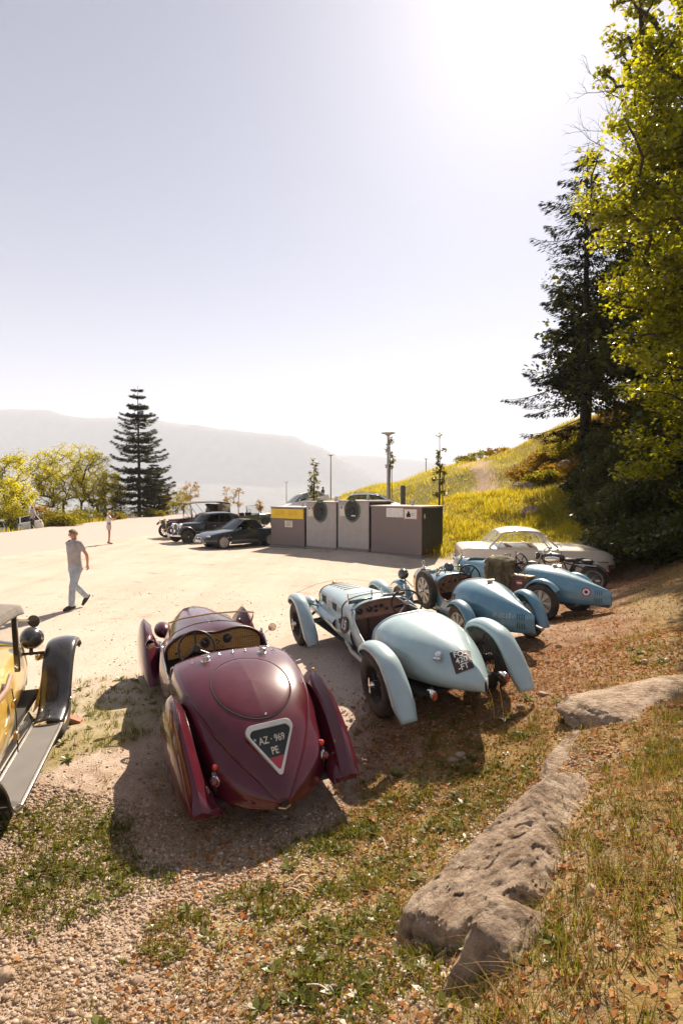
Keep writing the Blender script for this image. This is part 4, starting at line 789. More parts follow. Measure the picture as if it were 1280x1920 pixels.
    b = MB(); b.prism(poly, -.01, .01, Matrix.Translation((0, 1.29, 0)) @ Matrix.Rotation(R(90), 4, 'X')); dash = b.build('dashboard', al, car_o, 30)
    for x, z, r in ((-.22, .82, .045), (-.10, .85, .03), (.02, .86, .05), (.13, .84, .035), (-.27, .73, .03)): gauge_on(dash, TR((x, 1.277, z), (R(90), 0, 0)), r, r > .04, .5, brass)
    steering_wheel(car_o, (.16, .98, .96), .195, (R(68), 0, 0), 4, M('black_rim', (.02, .018, .016), .5), .014, .04, .45)
    for q in (-1, 1): b = MB(); b.lathe([(.03, 0), (.032, .03), (.02, .05), (.001, .052)], 14, TR((q * .22, 1.48, .95))); b.tube([(q * .22, 1.48, .98), (q * .22, 1.46, 1.06)], .008, 6); b.ball((q * .22, 1.45, 1.07), .03, 10); b.build('oil_lamp', brass, car_o)
    b = MB(); b.tube([(.02, 1.42, .98), (.01, 1.36, 1.09), (.30, 1.36, 1.09), (.31, 1.42, .97)], .007, 6); sc = b.build('windscreen_frame', blackm, car_o); b = MB(); b.grid([[(.02, 1.42, .985), (.31, 1.42, .975)], [(.012, 1.36, 1.088), (.30, 1.36, 1.088)]]); b.build('windscreen_glass', glass, sc)
    b = MB(); b.tube([(-.05, 1.5, .98), (-.08, 1.44, 1.04), (-.16, 1.44, 1.04), (-.2, 1.5, .97)], .008, 6); b.build('grab_handle', blackm, car_o)
    b = MB(); b.box((0, .95, .34), (.76, .75, .04)); b.build('cockpit_floor', blackm, car_o); b = MB(); b.box((0, .60, .62), (.72, .14, .42)); b.box((0, .80, .44), (.72, .38, .12)); b.build('seat', leather, car_o, bevel=.05)
    b = MB(); b.box((0, 1.30, .5), (.7, .03, .35)); b.build('bulkhead', blackm, car_o)
    p, n = drop(bv, .03, .12); T = onto(p, n, (0, 1, 0)); b = MB(); b.lathe([(.045, -.01), (.045, .025), (.03, .04), (.001, .045)], 16, T); b.box((0, 0, .045), (.16, .025, .016), T); b.build('filler_cap', M('cap_grey', (.42, .40, .36), .4, .6), car_o, 40)
    # tail vents, lettering, roundel
    for s in (-1, 1):
        for z in (.60, .465):
            for k in range(4):
                h, n, _, _ = bv.ray_cast(Vector((s * 2, -.80 - .035 * k, z)), Vector((-s, 0, 0))); n = n if n.x * s > 0 else -n; T = onto(h, n, (0, 0, 1)); b = MB(); b.box((0, 0, .002), (.010, .085, .008), T); b.build('tail_louvre', MATS['louvre_shadow_blue'], car_o, bevel=.002)
    def project(mb, s, y, z, T, off):
        d = -(T.to_3x3() @ Vector((0, 0, 1))); nv = []
        for p in mb.v: hh, nn, _, _ = bv.ray_cast(Vector(p) - d * .3, d); nv.append(tuple((hh if hh else Vector(p)) - d * off))
        mb.v = nv
    if lettering:
        h, n, _, _ = bv.ray_cast(Vector((-2, -.56, .585)), Vector((1, 0, 0))); n = n if n.x < 0 else -n; T = onto(h, n, (0, .06, 1)); b = MB(); text_mb(b, lettering, .098, T @ Matrix(((1, .22, 0, 0), (0, 1, 0, 0), (0, 0, 1, 0), (0, 0, 0, 1))), .0, .0, sx=.8); project(b, -1, 0, 0, T, .005); b.build('registration_lettering', M('faded_cream', (.50, .52, .48), .6), car_o, 0)
    if roundel:
        h, n, _, _ = bv.ray_cast(Vector((-2, -.66, .60)), Vector((1, 0, 0))); n = n if n.x < 0 else -n; T = onto(h, n, (0, 0, 1))
        for r0, r1, c, off, nm in ((.0, .085, (.55, .05, .04), .004, 'red'), (.0, .06, (.78, .74, .68), .006, 'white'), (0, .034, (.03, .05, .14), .008, 'blue')):
            b = MB(); b.grid([[(r * math.cos(a), r * math.sin(a), 0) for a in np.linspace(0, 2 * math.pi, 29)[:-1]] for r in (r1, r1 * .5, .001)], cv=True, M=T); project(b, -1, 0, 0, T, off); b.build('roundel_ring', M('roundel_' + nm, c, .5), car_o, 60)
    # wheels, cycle wings, axles
    for s in (-1, 1):
        wheel(car_o, s * .62, 0, .36, .13, .235, 'eight', s, M('worn_wheel_alloy', (.52, .48, .42), .45, .6, dust=.4, dustcol=(.28, .2, .13)), z=.36); wheel(car_o, s * .60, 2.40, .35, .12, .235, 'eight', s, MATS['worn_wheel_alloy'], z=.35)
        rp = [(.29, .60), (.21, .69), (.06, .745), (-.11, .725), (-.25, .635), (-.345, .50), (-.41, .36), (-.45, .24)] if key == 'blue' else arc_path(.40, -60, 55, 0, .37)
        b = MB(); strip_fender(b, rp if s > 0 or key != 'blue' else rp[:-1], s * ((.62 if s < 0 else .59) if key == 'blue' else .60), .10 if key == 'blue' else .08, .045, .012, 36, 10); b.build('rear_wing', paint, car_o, 60, solid=.006)
        b = MB(); strip_fender(b, arc_path(.40, -40, 100, 2.40, .37), s * .60, .095, .045, .012, 36, 10); b.build('front_wing', paint, car_o, 60, solid=.006)
        b = MB(); b.tube([(s * .58, 0, .36), (0, 0, .36)], .045, 8); b.tube([(s * .60, -.2, .70), (s * .36, -.1, .5)], .010, 5); b.build('rear_axle', blackm, car_o); b = MB(); b.tube([(s * .58, 2.4, .35), (s * .2, 2.4, .30)], .028, 8); b.build('front_axle', steel, car_o)
        if lamps:
            l = lamp_shell(car_o, (s * .50, 2.40, .91), .105, (0, 0, 0), blackp, chrome); b = MB(); b.tube([(s * .50, 2.36, .82), (s * .46, 2.38, .62), (s * .22, 2.40, .45)], .014, 6); b.tube([(s * .50, 2.36, .82), (s * .3, 2.45, .62)], .009, 6); b.build('lamp_bracket', steel, car_o)
    if spare:
        w_ = wheel(car_o, -.47, 1.50, .355, .13, .235, 'eight', -1, MATS['worn_wheel_alloy'], z=.72, name='spare_wheel')
        b = MB(); b.tube([(-.40, 1.62, 1.02), (-.47, 1.60, 1.09), (-.53, 1.55, 1.05)], .012, 6); b.tube([(-.40, 1.5, .95), (-.50, 1.5, .74)], .012, 6); b.build('spare_strap', blackm, car_o)
    else:
        b = MB(); b.tube([(-.42, 1.1, .5), (-.44, 1.25, .95), (-.43, 1.3, 1.0)], .012, 6); b.build('hand_brake', steel, car_o)
    b = MB(); b.box((0, 1.0, .335), (.66, 2.9, .03)); b.build('underbody', blackm, car_o)
    b = MB(); b.tube([(.40, 1.9, .45), (.46, 1.4, .36), (.46, .2, .33), (.3, -.8, .34)], .028, 8); b.build('exhaust_pipe', steel, car_o)
    b = MB(); b.box((0, -.85, .36), (.09, .35, .06)); b.build('tail_skid', M('rusty_frame', (.10, .04, .022), .8, var=.4), car_o, bevel=.02)
    return car_o
build_blue('blue', 'mid blue racing car with lettering on its wedge tail and spare wheel on its side', .2, False, 'FP\u00b7685.LT', True, True)
build_blue('tricolour', 'blue wedge-tailed racing car with a red white and blue roundel', .8, True, None, False, False)
# ---------------------------------------------------------------- closed cars
def body_shell(par, name, sec, paint, arches=(), r=.36, nu=90, nv=26, zc=.33, xin=.35, lip=None, sharp=40):
    G = stations([(y, [(wb, zb), (wm, zm), (wt, zt - .03), (wt - .012, zt), (wt * .80, zt + (zc_ - zt) * .62), (wt * .4, zt + (zc_ - zt) * .93), (0, zc_)]) for y, zb, wb, zm, wm, zt, wt, zc_ in sec], nu, nv)
    b = MB(); b.grid(G); b.mirror()
    f2 = []
    for f in b.f:
        c = np.mean([b.v[i] for i in f], 0)
        if not any(abs(c[0]) > xin and (c[1] - ya) ** 2 + (c[2] - zc) ** 2 < r * r for ya in arches): f2.append(f)
    b.f = f2
    for s in (-1, 1): # end caps
        e = G[0] if s < 0 else G[-1]; b.poly([tuple(p) for p in e] + [(-p[0], p[1], p[2]) for p in e[::-1][1:]])
    o = b.build(name, paint, par, sharp, merge=.0004); bv = bvh_of(np.concatenate([G[:, :-1], G[:, ::-1] * np.array([-1, 1, 1])], 1))
    for ya in arches:
        for s in (-1, 1):
            P = []
            for a in np.linspace(-100, 100, 24):
                y, z = ya + r * math.sin(R(a)), zc + r * math.cos(R(a)); h, n, _, _ = bv.ray_cast(Vector((s * 3, y, max(z, sec[0][1] + .02))), Vector((-s, 0, 0)))
                if h: P.append((h.x + s * .004, y, h.z))
            if len(P) > 3: b = MB(); b.tube(P, .016, 6); b.build('wheel_arch', lip or paint, o)
            b = MB(); b.lathe([(.001, 0), (r * .99, 0), (r * .99, .25)], 24, TR((s * .42, ya, zc)) @ TR(rot=(0, s * R(90), 0))); b.build('wheel_well', blackm, o)
    return o, bv
def greenhouse(par, belt, roof, paint, gl, crown=.04, rw=.022, rear_open=False, solid_after=None, roofmat=None, pane_names=('windscreen', 'rear_window'), rcurve=None):
    """belt, roof: (y, x, z) pillar feet and heads of one side, front to rear"""
    n = len(belt); rf = MB(); rows = []
    for (y, x, z) in (rcurve or roof): rows.append([(x, y, z), (x * .85, y, z + crown * .45), (x * .45, y, z + crown * .9), (0, y, z + crown), (-x * .45, y, z + crown * .9), (-x * .85, y, z + crown * .45), (-x, y, z)])
    rf.grid(surf(rows, 20, 18)); ro = rf.build('roof', roofmat or paint, par, 60, solid=.012)
    for s in (-1, 1):
        f = lambda p: (s * p[1], p[0], p[2])
        for i in range(n):
            b = MB(); b.tube([f(belt[i]), tuple((np.array(f(belt[i])) + np.array(f(roof[i]))) / 2 + np.array([s * .012, 0, 0])), f(roof[i])], rw if i in (0, n - 1) else rw * .7, 6); b.build('pillar', roofmat if (roofmat and i) else paint, par)
        b = MB(); b.tube([f(p) for p in (rcurve or roof)], rw, 6); b.build('roof_rail', roofmat or paint, par)
        for i in range(n - 1):
            q = [f(belt[i]), f(belt[i + 1]), f(roof[i + 1]), f(roof[i])]
            if solid_after is not None and i >= solid_after: b = MB(); b.grid(surf([[q[0], q[3]], [q[1], q[2]]], 6, 6)); b.build('rear_quarter', roofmat or paint, par, 60, solid=.01); continue
            b = MB(); b.grid([[q[0], q[3]], [q[1], q[2]]]); b.build('side_window', gl, par)
    for i, nm, bow in ((0, pane_names[0], .06), (n - 1, pane_names[1], -.05)):
        (y0, x0, z0), (y1, x1, z1) = belt[i], roof[i]; G = [[(x0 * q, y0 + bow * (1 - q * q), z0 + .0) for q in (-1, -.6, 0, .6, 1)], [(x1 * q, y1 + bow * .5 * (1 - q * q), z1 + crown * .9 * (1 - q * q)) for q in (-1, -.6, 0, .6, 1)]]
        b = MB(); b.grid(surf(G, 2, 12)); b.build(nm, gl, par, 60)
    return ro
def ground_pose(x, y, yaw, wb=2.5, tr=1.3):
    """z, roll, pitch that put four wheels on the ground"""
    f = np.array([-math.sin(yaw), math.cos(yaw)]); r = np.array([math.cos(yaw), math.sin(yaw)]); c = np.array([x, y])
    zf, zr = hz(*(c + f * wb / 2)), hz(*(c - f * wb / 2)); zl, zq = hz(*(c - r * tr / 2)), hz(*(c + r * tr / 2))
    return (zf + zr + zl + zq) / 4, -math.atan2(zq - zl, tr), math.atan2(zf - zr, wb)
def car_at(name, label, x, y, yaw, group=None, cat='car'):
    z, ro, pi = ground_pose(x, y, yaw); return thing(name, label, cat, (x, y, z), yaw, ro, pi, group)
dark_in = M('dark_interior', (.035, .028, .024), .8)
def seats(par, ys, w=.34, z=.45, mat=None, h=.5):
    for y in ys:
        for s in (-1, 1): b = MB(); b.box((s * w, y, z), (.5, .5, .16)); b.box((s * w, y - .24, z + h / 2), (.48, .12, h)); b.build('seat', mat or dark_in, par, bevel=.04)
def cream_coupe():
    c = car_at('parked_coupe', 'cream two-door coupe parked side-on below the grassy bank', 5.55, 16.9, R(-94)); p = M('cream_paint', (.76, .66, .52), .3, coat=.8, var=.05, dust=.2, dustcol=(.45, .36, .26))
    sec = [(-2.13, .34, .60, .55, .66, .74, .62, .76), (-2.02, .30, .70, .55, .76, .88, .70, .88), (-1.5, .25, .74, .55, .80, .905, .755, .955), (-.9, .24, .76, .55, .815, .885, .775, .945), (-.3, .24, .77, .55, .82, .875, .785, .96), (.4, .24, .77, .55, .82, .87, .785, .95), (.72, .24, .77, .55, .82, .87, .78, .965), (1.2, .25, .76, .55, .815, .865, .77, .94), (1.75, .28, .74, .55, .80, .83, .75, .875), (2.02, .34, .68, .54, .75, .76, .70, .80), (2.12, .40, .60, .52, .66, .66, .62, .69)]
    o, bv = body_shell(c, 'body', sec, p, (1.22, -1.22), .36)
    greenhouse(c, [(.58, .68, .93), (.34, .715, .885), (-1.35, .70, .90)], [(.12, .56, 1.33), (.02, .575, 1.35), (-.98, .54, 1.30)], p, glass, .06, .03, rcurve=[(.14, .555, 1.325), (-.02, .575, 1.36), (-.30, .585, 1.385), (-.62, .575, 1.375), (-.86, .555, 1.335), (-1.02, .53, 1.28)])
    for s in (-1, 1):
        P = [(s * .725, y, z) for y, z in ((.40, .92), (.20, 1.18), (.06, 1.29), (-.2, 1.33), (-.62, 1.30), (-.92, 1.14), (-1.12, .92))]; b = MB(); b.tube([(s * (.725 - max(0, z - .9) * .28), y, z) for _, y, z in spl(P, 24)], .012, 6); b.build('window_trim', chrome, c)
        b = MB(); b.tube([(s * .825, -2.0, .57), (s * .832, 0, .57), (s * .82, 1.9, .57)], .012, 6); b.build('side_trim', chrome, c)
        b = MB(); b.box((s * .80, .12, .80), (.02, .14, .025)); b.build('door_handle', chrome, c, bevel=.006)
        for y in (1.22, -1.22): wheel(c, s * .70, y, .32, .15, .19, 'disc', s, p)
        l = lamp_shell(c, (s * .60, 2.06, .66), .095, shell=p); b = MB(); b.ball((s * .66, -2.10, .70), .05, 12, sc=(.8, .6, 1.6)); b.build('tail_lens', redlens, c)
        b = MB(); b.box((s * .822, .62, .56), (.004, .012, .58)); b.build('door_seam', blackm, c); b = MB(); b.box((s * .822, -.62, .56), (.004, .012, .58)); b.build('door_seam', blackm, c)
        b = MB(); b.tube([(s * .74, .62, .93), (s * .84, .60, .97)], .006, 5); b.ball((s * .86, .59, .99), .045, 10, sc=(1, .4, .8)); b.build('wing_mirror', chrome, c)
    for y, z, d in ((2.20, .43, 1), (-2.20, .46, -1)):
        P = [(-.80, y - d * .30, z), (-.72, y - d * .08, z), (-.3, y, z), (.3, y, z), (.72, y - d * .08, z), (.80, y - d * .30, z)]; b = MB(); b.tube(spl(P, 24), .055, 10, flat=.6); bp = b.build('bumper', chrome, c)
        for s in (-1, 1): b = MB(); b.ball((s * .38, y + d * .03, z + .06), .05, 12, sc=(.8, .8, 2.2)); b.build('over_rider', chrome, bp)
    b = MB(); b.box((0, 2.09, .57), (.78, .05, .15)); b.build('grille', chrome, c, bevel=.02)
    seats(c, (.1,), .36, .55, M('red_seat', (.30, .09, .05), .6), .42); b = MB(); b.box((0, -.75, .75), (1.2, .2, .40)); b.build('rear_bench', MATS['red_seat'], c, bevel=.04)
    b = MB(); b.box((0, 0, .40), (1.45, 2.2, .04)); b.build('cabin_floor', dark_in, c); steering_wheel(c, (-.36, .42, .98), .19, (R(60), 0, 0), 3, M('ivory', (.6, .52, .4), .4), .011, .04, .3)
    return c
cream = cream_coupe()
def soft_top_roadster():
    c = car_at('roadster_coupe', 'dark green modern roadster with black soft top beside the yellow-fronted bin', -4.85, 27.3, R(129)); p = M('dark_green_paint', (.008, .016, .018), .25, coat=.7, dust=.05)
    sec = [(-1.93, .36, .62, .52, .68, .70, .62, .72), (-1.75, .26, .76, .52, .82, .80, .72, .82), (-1.25, .22, .80, .5, .865, .84, .76, .86), (-.7, .20, .80, .5, .85, .84, .745, .88), (0, .19, .78, .48, .835, .83, .73, .86), (.55, .19, .79, .48, .84, .80, .73, .85), (1.05, .20, .80, .47, .86, .755, .75, .80), (1.55, .22, .79, .45, .845, .68, .73, .72), (1.9, .26, .68, .42, .73, .56, .62, .59), (2.06, .30, .50, .40, .55, .46, .48, .48)]
    body_shell(c, 'body', sec, p, (1.22, -1.22), .35, zc=.31)
    greenhouse(c, [(.62, .67, .86), (-.35, .68, .84), (-.95, .60, .86)], [(.02, .50, 1.24), (-.35, .52, 1.27), (-.62, .50, 1.22)], blackp, dglass, .04, .022, roofmat=M('soft_top_cloth', (.028, .026, .024), .9, bump=.2), solid_after=1)
    for s in (-1, 1):
        for y in (1.22, -1.22): wheel(c, s * .74, y, .31, .21, .215, 'five', s, M('alloy_light', (.62, .60, .56), .3, .6))
        b = MB(); b.ball((s * .53, 1.83, .575), .11, 16, sc=(1.35, .9, .42)); b.build('headlight', M('headlight_glass', (.5, .5, .47), .1, coat=1), c)
        b = MB(); b.ball((s * .12, 2.05, .46), .085, 14, sc=(1.0, .35, .8)); b.build('grille', chrome, c); b = MB(); b.ball((s * .12, 2.065, .46), .07, 14, sc=(1.0, .35, .78)); b.build('grille_mesh', blackm, c)
        b = MB(); b.box((s * .45, 2.0, .30), (.26, .06, .09)); b.build('fog_lamp', M('lamp_glass', (.62, .62, .58), .08, .3, coat=1), c, bevel=.02); b = MB(); b.ball((s * .88, .42, .90), .075, 12, sc=(1, .6, .7)); b.build('wing_mirror', p, c)
        b = MB(); b.box((s * .84, .95, .52), (.02, .22, .05)); b.build('side_gill', chrome, c, bevel=.01); b = MB(); b.box((s * .80, -.30, .72), (.02, .15, .03)); b.build('door_handle', p, c, bevel=.006)
    b = MB(); b.box((0, 2.08, .36), (.52, .02, .11)); b.build('number_plate', white_p, c); seats(c, (-.3,), .34, .45); b = MB(); b.box((0, 0, .35), (1.4, 2, .04)); b.build('cabin_floor', dark_in, c)
soft_top_roadster()
def black_saloon():
    c = car_at('vintage_saloon', 'dark green black vintage saloon with chrome headlamps and separate front wings', -6.9, 30.2, R(131)); p = M('blue_black_paint', (.007, .013, .017), .25, coat=.7, dust=.05)
    sec = [(-2.0, .40, .30, .55, .40, .74, .38, .80), (-1.85, .33, .48, .6, .58, .95, .54, 1.02), (-1.4, .30, .60, .6, .67, 1.02, .635, 1.08), (-.8, .28, .62, .6, .69, 1.0, .66, 1.04), (0, .28, .60, .6, .68, .98, .65, 1.0), (.55, .29, .56, .62, .62, .97, .60, 1.04), (.8, .30, .48, .62, .54, .95, .50, 1.03), (1.4, .34, .34, .62, .40, .90, .37, 1.0), (1.78, .38, .24, .62, .30, .84, .27, .95), (1.84, .40, .20, .60, .26, .80, .23, .90)]
    body_shell(c, 'body', sec, p, (), .36)
    greenhouse(c, [(.72, .52, .99), (.62, .58, .98), (-.20, .62, .99), (-.95, .62, 1.0), (-1.78, .50, 1.0)], [(.40, .50, 1.40), (.28, .53, 1.43), (-.25, .555, 1.47), (-.9, .54, 1.46), (-1.32, .46, 1.36)], p, dglass, .06, .03, solid_after=3)
    for s in (-1, 1):
        b = MB(); strip_fender(b, [(2.0, .44), (1.99, .60), (1.88, .74), (1.66, .80), (1.42, .74), (1.2, .56), (.98, .40), (.6, .33), (.0, .31), (-.7, .31)], s * .66, .17, .07, .03, 50, 10, wfun=lambda t: np.interp(t, [0, .1, .4, .6, 1], [.6, 1, 1, .8, .7])); b.build('front_wing', p, c, 60, solid=.02)
        b = MB(); strip_fender(b, [(-.72, .34), (-.85, .58), (-1.1, .74), (-1.36, .79), (-1.62, .72), (-1.85, .52), (-2.0, .36)], s * .67, .16, .08, .03, 36, 10); b.build('rear_wing', p, c, 60, solid=.02)
        for y in (1.58, -1.38): wheel(c, s * .66, y, .345, .15, .20, 'disc', s, M('wheel_dark_cream', (.05, .05, .045), .4))
        lamp_shell(c, (s * .40, 1.84, .86), .125, shell=chrome); b = MB(); b.tube([(s * .40, 1.8, .74), (s * .30, 1.75, .6)], .02, 6); b.build('lamp_stay', chrome, c); b = MB(); b.tube([(s * .2, 2.02, .62), (s * .2, 2.06, .62)], .08, 14); b.build('horn', chrome, c)
        b = MB(); b.box((s * .69, .1, .84), (.02, .14, .025)); b.build('door_handle', chrome, c); b = MB(); b.box((s * .686, -.2, .62), (.004, .012, .6)); b.build('door_seam', blackm, c); b = MB(); b.box((s * .686, .56, .62), (.004, .012, .6)); b.build('door_seam', blackm, c)
    hsh = [(-.22, .42), (-.25, .66), (-.20, .90), (0, 1.0), (.20, .90), (.25, .66), (.22, .42)]; Tm = Matrix.Translation((0, 1.88, 0)) @ Matrix.Rotation(R(90), 4, 'X'); b = MB(); b.prism(hsh, -.02, .05, Tm); g = b.build('grille', M('grille_dark', (.04, .045, .045), .4, .5), c, bevel=.02); b = MB(); b.tube([(x, 1.90, z) for x, z in hsh], .025, 8); b.build('grille_surround', chrome, g)
    for s in (-1, 1): b = MB(); b.tube([(s * .20, 1.905, .52), (0, 1.915, .66)], .018, 6); b.tube([(s * .20, 1.905, .68), (0, 1.915, .82)], .018, 6); b.build('chevron', chrome, g)
    b = MB(); b.tube(spl([(-.72, 1.98, .40), (-.4, 2.14, .40), (0, 2.16, .40), (.4, 2.14, .40), (.72, 1.98, .40)], 16), .05, 8, flat=.5); b.build('bumper', chrome, c); b = MB(); b.lathe([(.001, 0), (.11, .0), (.11, .02), (.001, .022)], 20, TR((-.28, 2.17, .50)) @ AY); b.build('rally_plaque', M('plaque_blue', (.05, .13, .30), .4), c); b = MB(); b.lathe([(.001, 0), (.10, .0), (.10, .02), (.001, .022)], 20, TR((.20, 2.18, .40)) @ AY); b.build('rally_plaque', white_p, c)
    seats(c, (.1, -.9), .30, .5)
black_saloon()
def hatch(name, label, x, y, yaw, paint, estate=False, rails=False, s_=1.0):
    c = car_at(name, label, x, y, yaw); c.scale = (s_,) * 3
    sec = [(-2.05, .40, .66, .6, .74, .92, .68, .94), (-1.9, .28, .74, .6, .84, .98, .76, .98), (-1.2, .24, .78, .6, .87, .96, .78, .97), (0, .22, .78, .6, .87, .93, .78, .95), (.8, .22, .78, .58, .87, .90, .78, .98), (1.4, .24, .77, .56, .86, .82, .76, .90), (1.9, .28, .70, .54, .78, .70, .68, .74), (2.08, .34, .52, .5, .58, .58, .54, .60)]
    body_shell(c, 'body', sec, paint, (1.32, -1.28), .37, nu=70, nv=20)
    greenhouse(c, [(1.12, .70, .96), (.66, .76, .93), (-.25, .775, .95), (-1.15, .77, .97), (-1.95 if estate else -1.75, .66, .98)], [(.22, .56, 1.40), (.10, .585, 1.43), (-.35, .60, 1.47), (-1.1, .59, 1.45), (-1.6 if estate else -1.30, .54, 1.38)], paint, dglass, .05, .03)
    for s in (-1, 1):
        for y in (1.32, -1.28): wheel(c, s * .75, y, .325, .20, .215, 'five', s, alloy)
        b = MB(); b.ball((s * .56, 1.92, .66), .12, 14, sc=(1.3, 1, .5)); b.build('headlight', M('headlight_glass'), c); b = MB(); b.ball((s * .66, -2.0, .82), .10, 12, sc=(.8, .6, 1.4)); b.build('tail_lamp', redlens, c); b = MB(); b.ball((s * .92, .62, 1.0), .085, 12, sc=(1, .6, .8)); b.build('wing_mirror', paint, c)
        if rails: b = MB(); b.tube([(s * .56, .0, 1.50), (s * .56, -.1, 1.54), (s * .56, -1.3, 1.53), (s * .56, -1.45, 1.47)], .02, 6); b.build('roof_bar', blackm, c)
    seats(c, (.2, -.8), .36, .55); b = MB(); b.box((0, 0, .38), (1.5, 3, .05)); b.build('cabin_floor', dark_in, c)
    return c
wp = M('white_paint', (.74, .73, .70), .3, coat=.8, dust=.2); sv = M('silver_grey_paint', (.30, .31, .32), .3, .5, coat=.8); na = M('dark_blue_grey_paint', (.035, .045, .055), .25, .3, coat=.9)
hatch('parked_hatchback', 'small white hatchback beyond the bins beside the thin stake tree', -2.9, 45.5, R(118), wp)
hatch('parked_estate', 'grey estate car with black roof bars behind the two taller bins', 2.2, 37.2, R(-96), na, True, True)
hatch('parked_white_car', 'white car down beyond the road with a man sitting in front of it', -23.6, 43.5, R(38), wp, True)
hatch('parked_white_van', 'white car cut off by the left edge, beyond the road', -25.9, 43.0, R(30), wp)
def open_tourer(name, label, x, y, yaw, paint, top=True, spare=False):
    c = car_at(name, label, x, y, yaw, 'old open tourers by the road' if False else None); canvas = M('canvas_khaki', (.16, .12, .085), .9, var=.2, bump=.2)
    sec = [(-1.7, .55, .40, .7, .50, 1.05, .50, 1.06), (-1.5, .45, .58, .7, .66, 1.12, .66, 1.12), (-.6, .42, .60, .7, .68, 1.10, .67, 1.10), (.3, .42, .58, .7, .66, 1.10, .64, 1.10), (.55, .42, .52, .7, .58, 1.10, .56, 1.16), (.62, .43, .40, .7, .44, 1.04, .40, 1.12), (1.3, .45, .34, .7, .38, 1.0, .34, 1.08), (1.85, .47, .26, .7, .29, .96, .26, 1.04), (1.9, .48, .24, .7, .27, .94, .24, 1.02)]
    o, bv = body_shell(c, 'body', sec, paint, ())
    b = MB(); b.prism([(-.26, .48), (-.28, .75), (-.25, 1.02), (0, 1.10), (.25, 1.02), (.28, .75), (.26, .48)], -.03, .05, Matrix.Translation((0, 1.94, 0)) @ Matrix.Rotation(R(90), 4, 'X')); b.build('radiator', brass, c, bevel=.02); b = MB(); b.prism([(-.21, .52), (-.23, .75), (-.20, .98), (.20, .98), (.23, .75), (.21, .52)], .04, .06, Matrix.Translation((0, 2.04, 0)) @ Matrix.Rotation(R(90), 4, 'X')); b.build('radiator_core', blackm, c)
    for s in (-1, 1):
        for y in (1.65, -1.25): wheel(c, s * .66, y, .40, .13, .29, 'wood', s, M('wheel_black_wood', (.03, .028, .025), .5))
        b = MB(); strip_fender(b, [(2.12, .72), (2.05, .84), (1.8, .92), (1.5, .90), (1.2, .72), (.95, .48), (.6, .38), (-.5, .38)], s * .68, .14, .04, .02, 44, 8); b.build('front_wing', blackp, c, 60, solid=.015)
        b = MB(); strip_fender(b, [(-.6, .42), (-.8, .68), (-1.05, .86), (-1.3, .88), (-1.6, .80), (-1.8, .62)], s * .68, .14, .04, .02, 30, 8); b.build('rear_wing', blackp, c, 60, solid=.015)
        lamp_shell(c, (s * .42, 2.0, .92), .13, shell=blackp, rimm=brass); b = MB(); b.tube([(s * .42, 1.96, .8), (s * .36, 1.9, .6)], .018, 6); b.build('lamp_stay', blackm, c)
        b = MB(); b.box((s * .60, .6, 1.35), (.03, .03, .56)); b.build('screen_post', blackp, c)
    b = MB(); b.grid([[(-.58, .60, 1.13), (.58, .60, 1.13)], [(-.58, .56, 1.62), (.58, .56, 1.62)]]); ws = b.build('windscreen_glass', glass, c); b = MB(); b.tube([(-.58, .6, 1.13), (-.58, .56, 1.62), (.58, .56, 1.62), (.58, .6, 1.13)], .015, 6, closed=True); b.build('windscreen_frame', brass, ws)
    seats(c, (.1, -1.0), .30, .85, dleather, .42); steering_wheel(c, (-.30, .42, 1.22), .2, (R(55), 0, 0), 4)
    if top:
        rows = [[(.66, y, z), (.60, y, z + .05), (.3, y, z + .08), (0, y, z + .09), (-.3, y, z + .08), (-.60, y, z + .05), (-.66, y, z)] for y, z in ((.95, 1.86), (.5, 1.93), (0, 1.96), (-.7, 1.97), (-1.3, 1.96), (-1.75, 1.90), (-1.80, 1.80))]; b = MB(); b.grid(surf(rows, 24, 16)); tp = b.build('canvas_top', canvas, c, 60, solid=.02)
        b = MB(); b.grid(surf([[(.66, -1.80, 1.82), (0, -1.83, 1.86), (-.66, -1.80, 1.82)], [(.64, -1.72, 1.1), (0, -1.76, 1.1), (-.64, -1.72, 1.1)]], 6, 8)); b.build('back_curtain', canvas, tp, 60, solid=.01)
        for s in (-1, 1):
            b = MB(); b.grid([[(s * .665, -1.78, 1.10), (s * .665, -1.78, 1.84)], [(s * .665, -1.05, 1.10), (s * .665, -.95, 1.90)]]); b.build('side_curtain', canvas, tp, solid=.01); b = MB(); b.box((s * .675, -1.45, 1.55), (.012, .34, .2)); b.build('curtain_window', M('celluloid', (.5, .45, .36), .3), tp, bevel=.04)
            for ya, yb in ((-.9, -.2), (.2, .75)): b = MB(); b.tube([(s * .66, ya, 1.12), (s * .66, yb, 1.9)], .012, 5); b.build('hood_stick', blackm, tp)
    else:
        b = MB(); b.grid(surf([[(.6, -1.1, 1.12), (.5, -1.05, 1.26), (0, -1.03, 1.30), (-.5, -1.05, 1.26), (-.6, -1.1, 1.12)], [(.62, -1.45, 1.14), (.55, -1.45, 1.32), (0, -1.45, 1.36), (-.55, -1.45, 1.32), (-.62, -1.45, 1.14)], [(.58, -1.8, 1.10), (.5, -1.85, 1.22), (0, -1.88, 1.25), (-.5, -1.85, 1.22), (-.58, -1.8, 1.10)]], 12, 12)); b.build('folded_hood', canvas, c, 60, solid=.02)
    if spare: wheel(c, 0, -1.84, .40, .13, .29, 'wood', -1, MATS['wheel_black_wood'], z=.85, yaw=R(90), name='spare_wheel')
    return c
open_tourer('vintage_tourer', 'maroon vintage tourer with its khaki canvas top raised', -8.35, 33.4, R(128), M('tourer_maroon', (.10, .012, .018), .25, coat=.9, dust=.15), True)
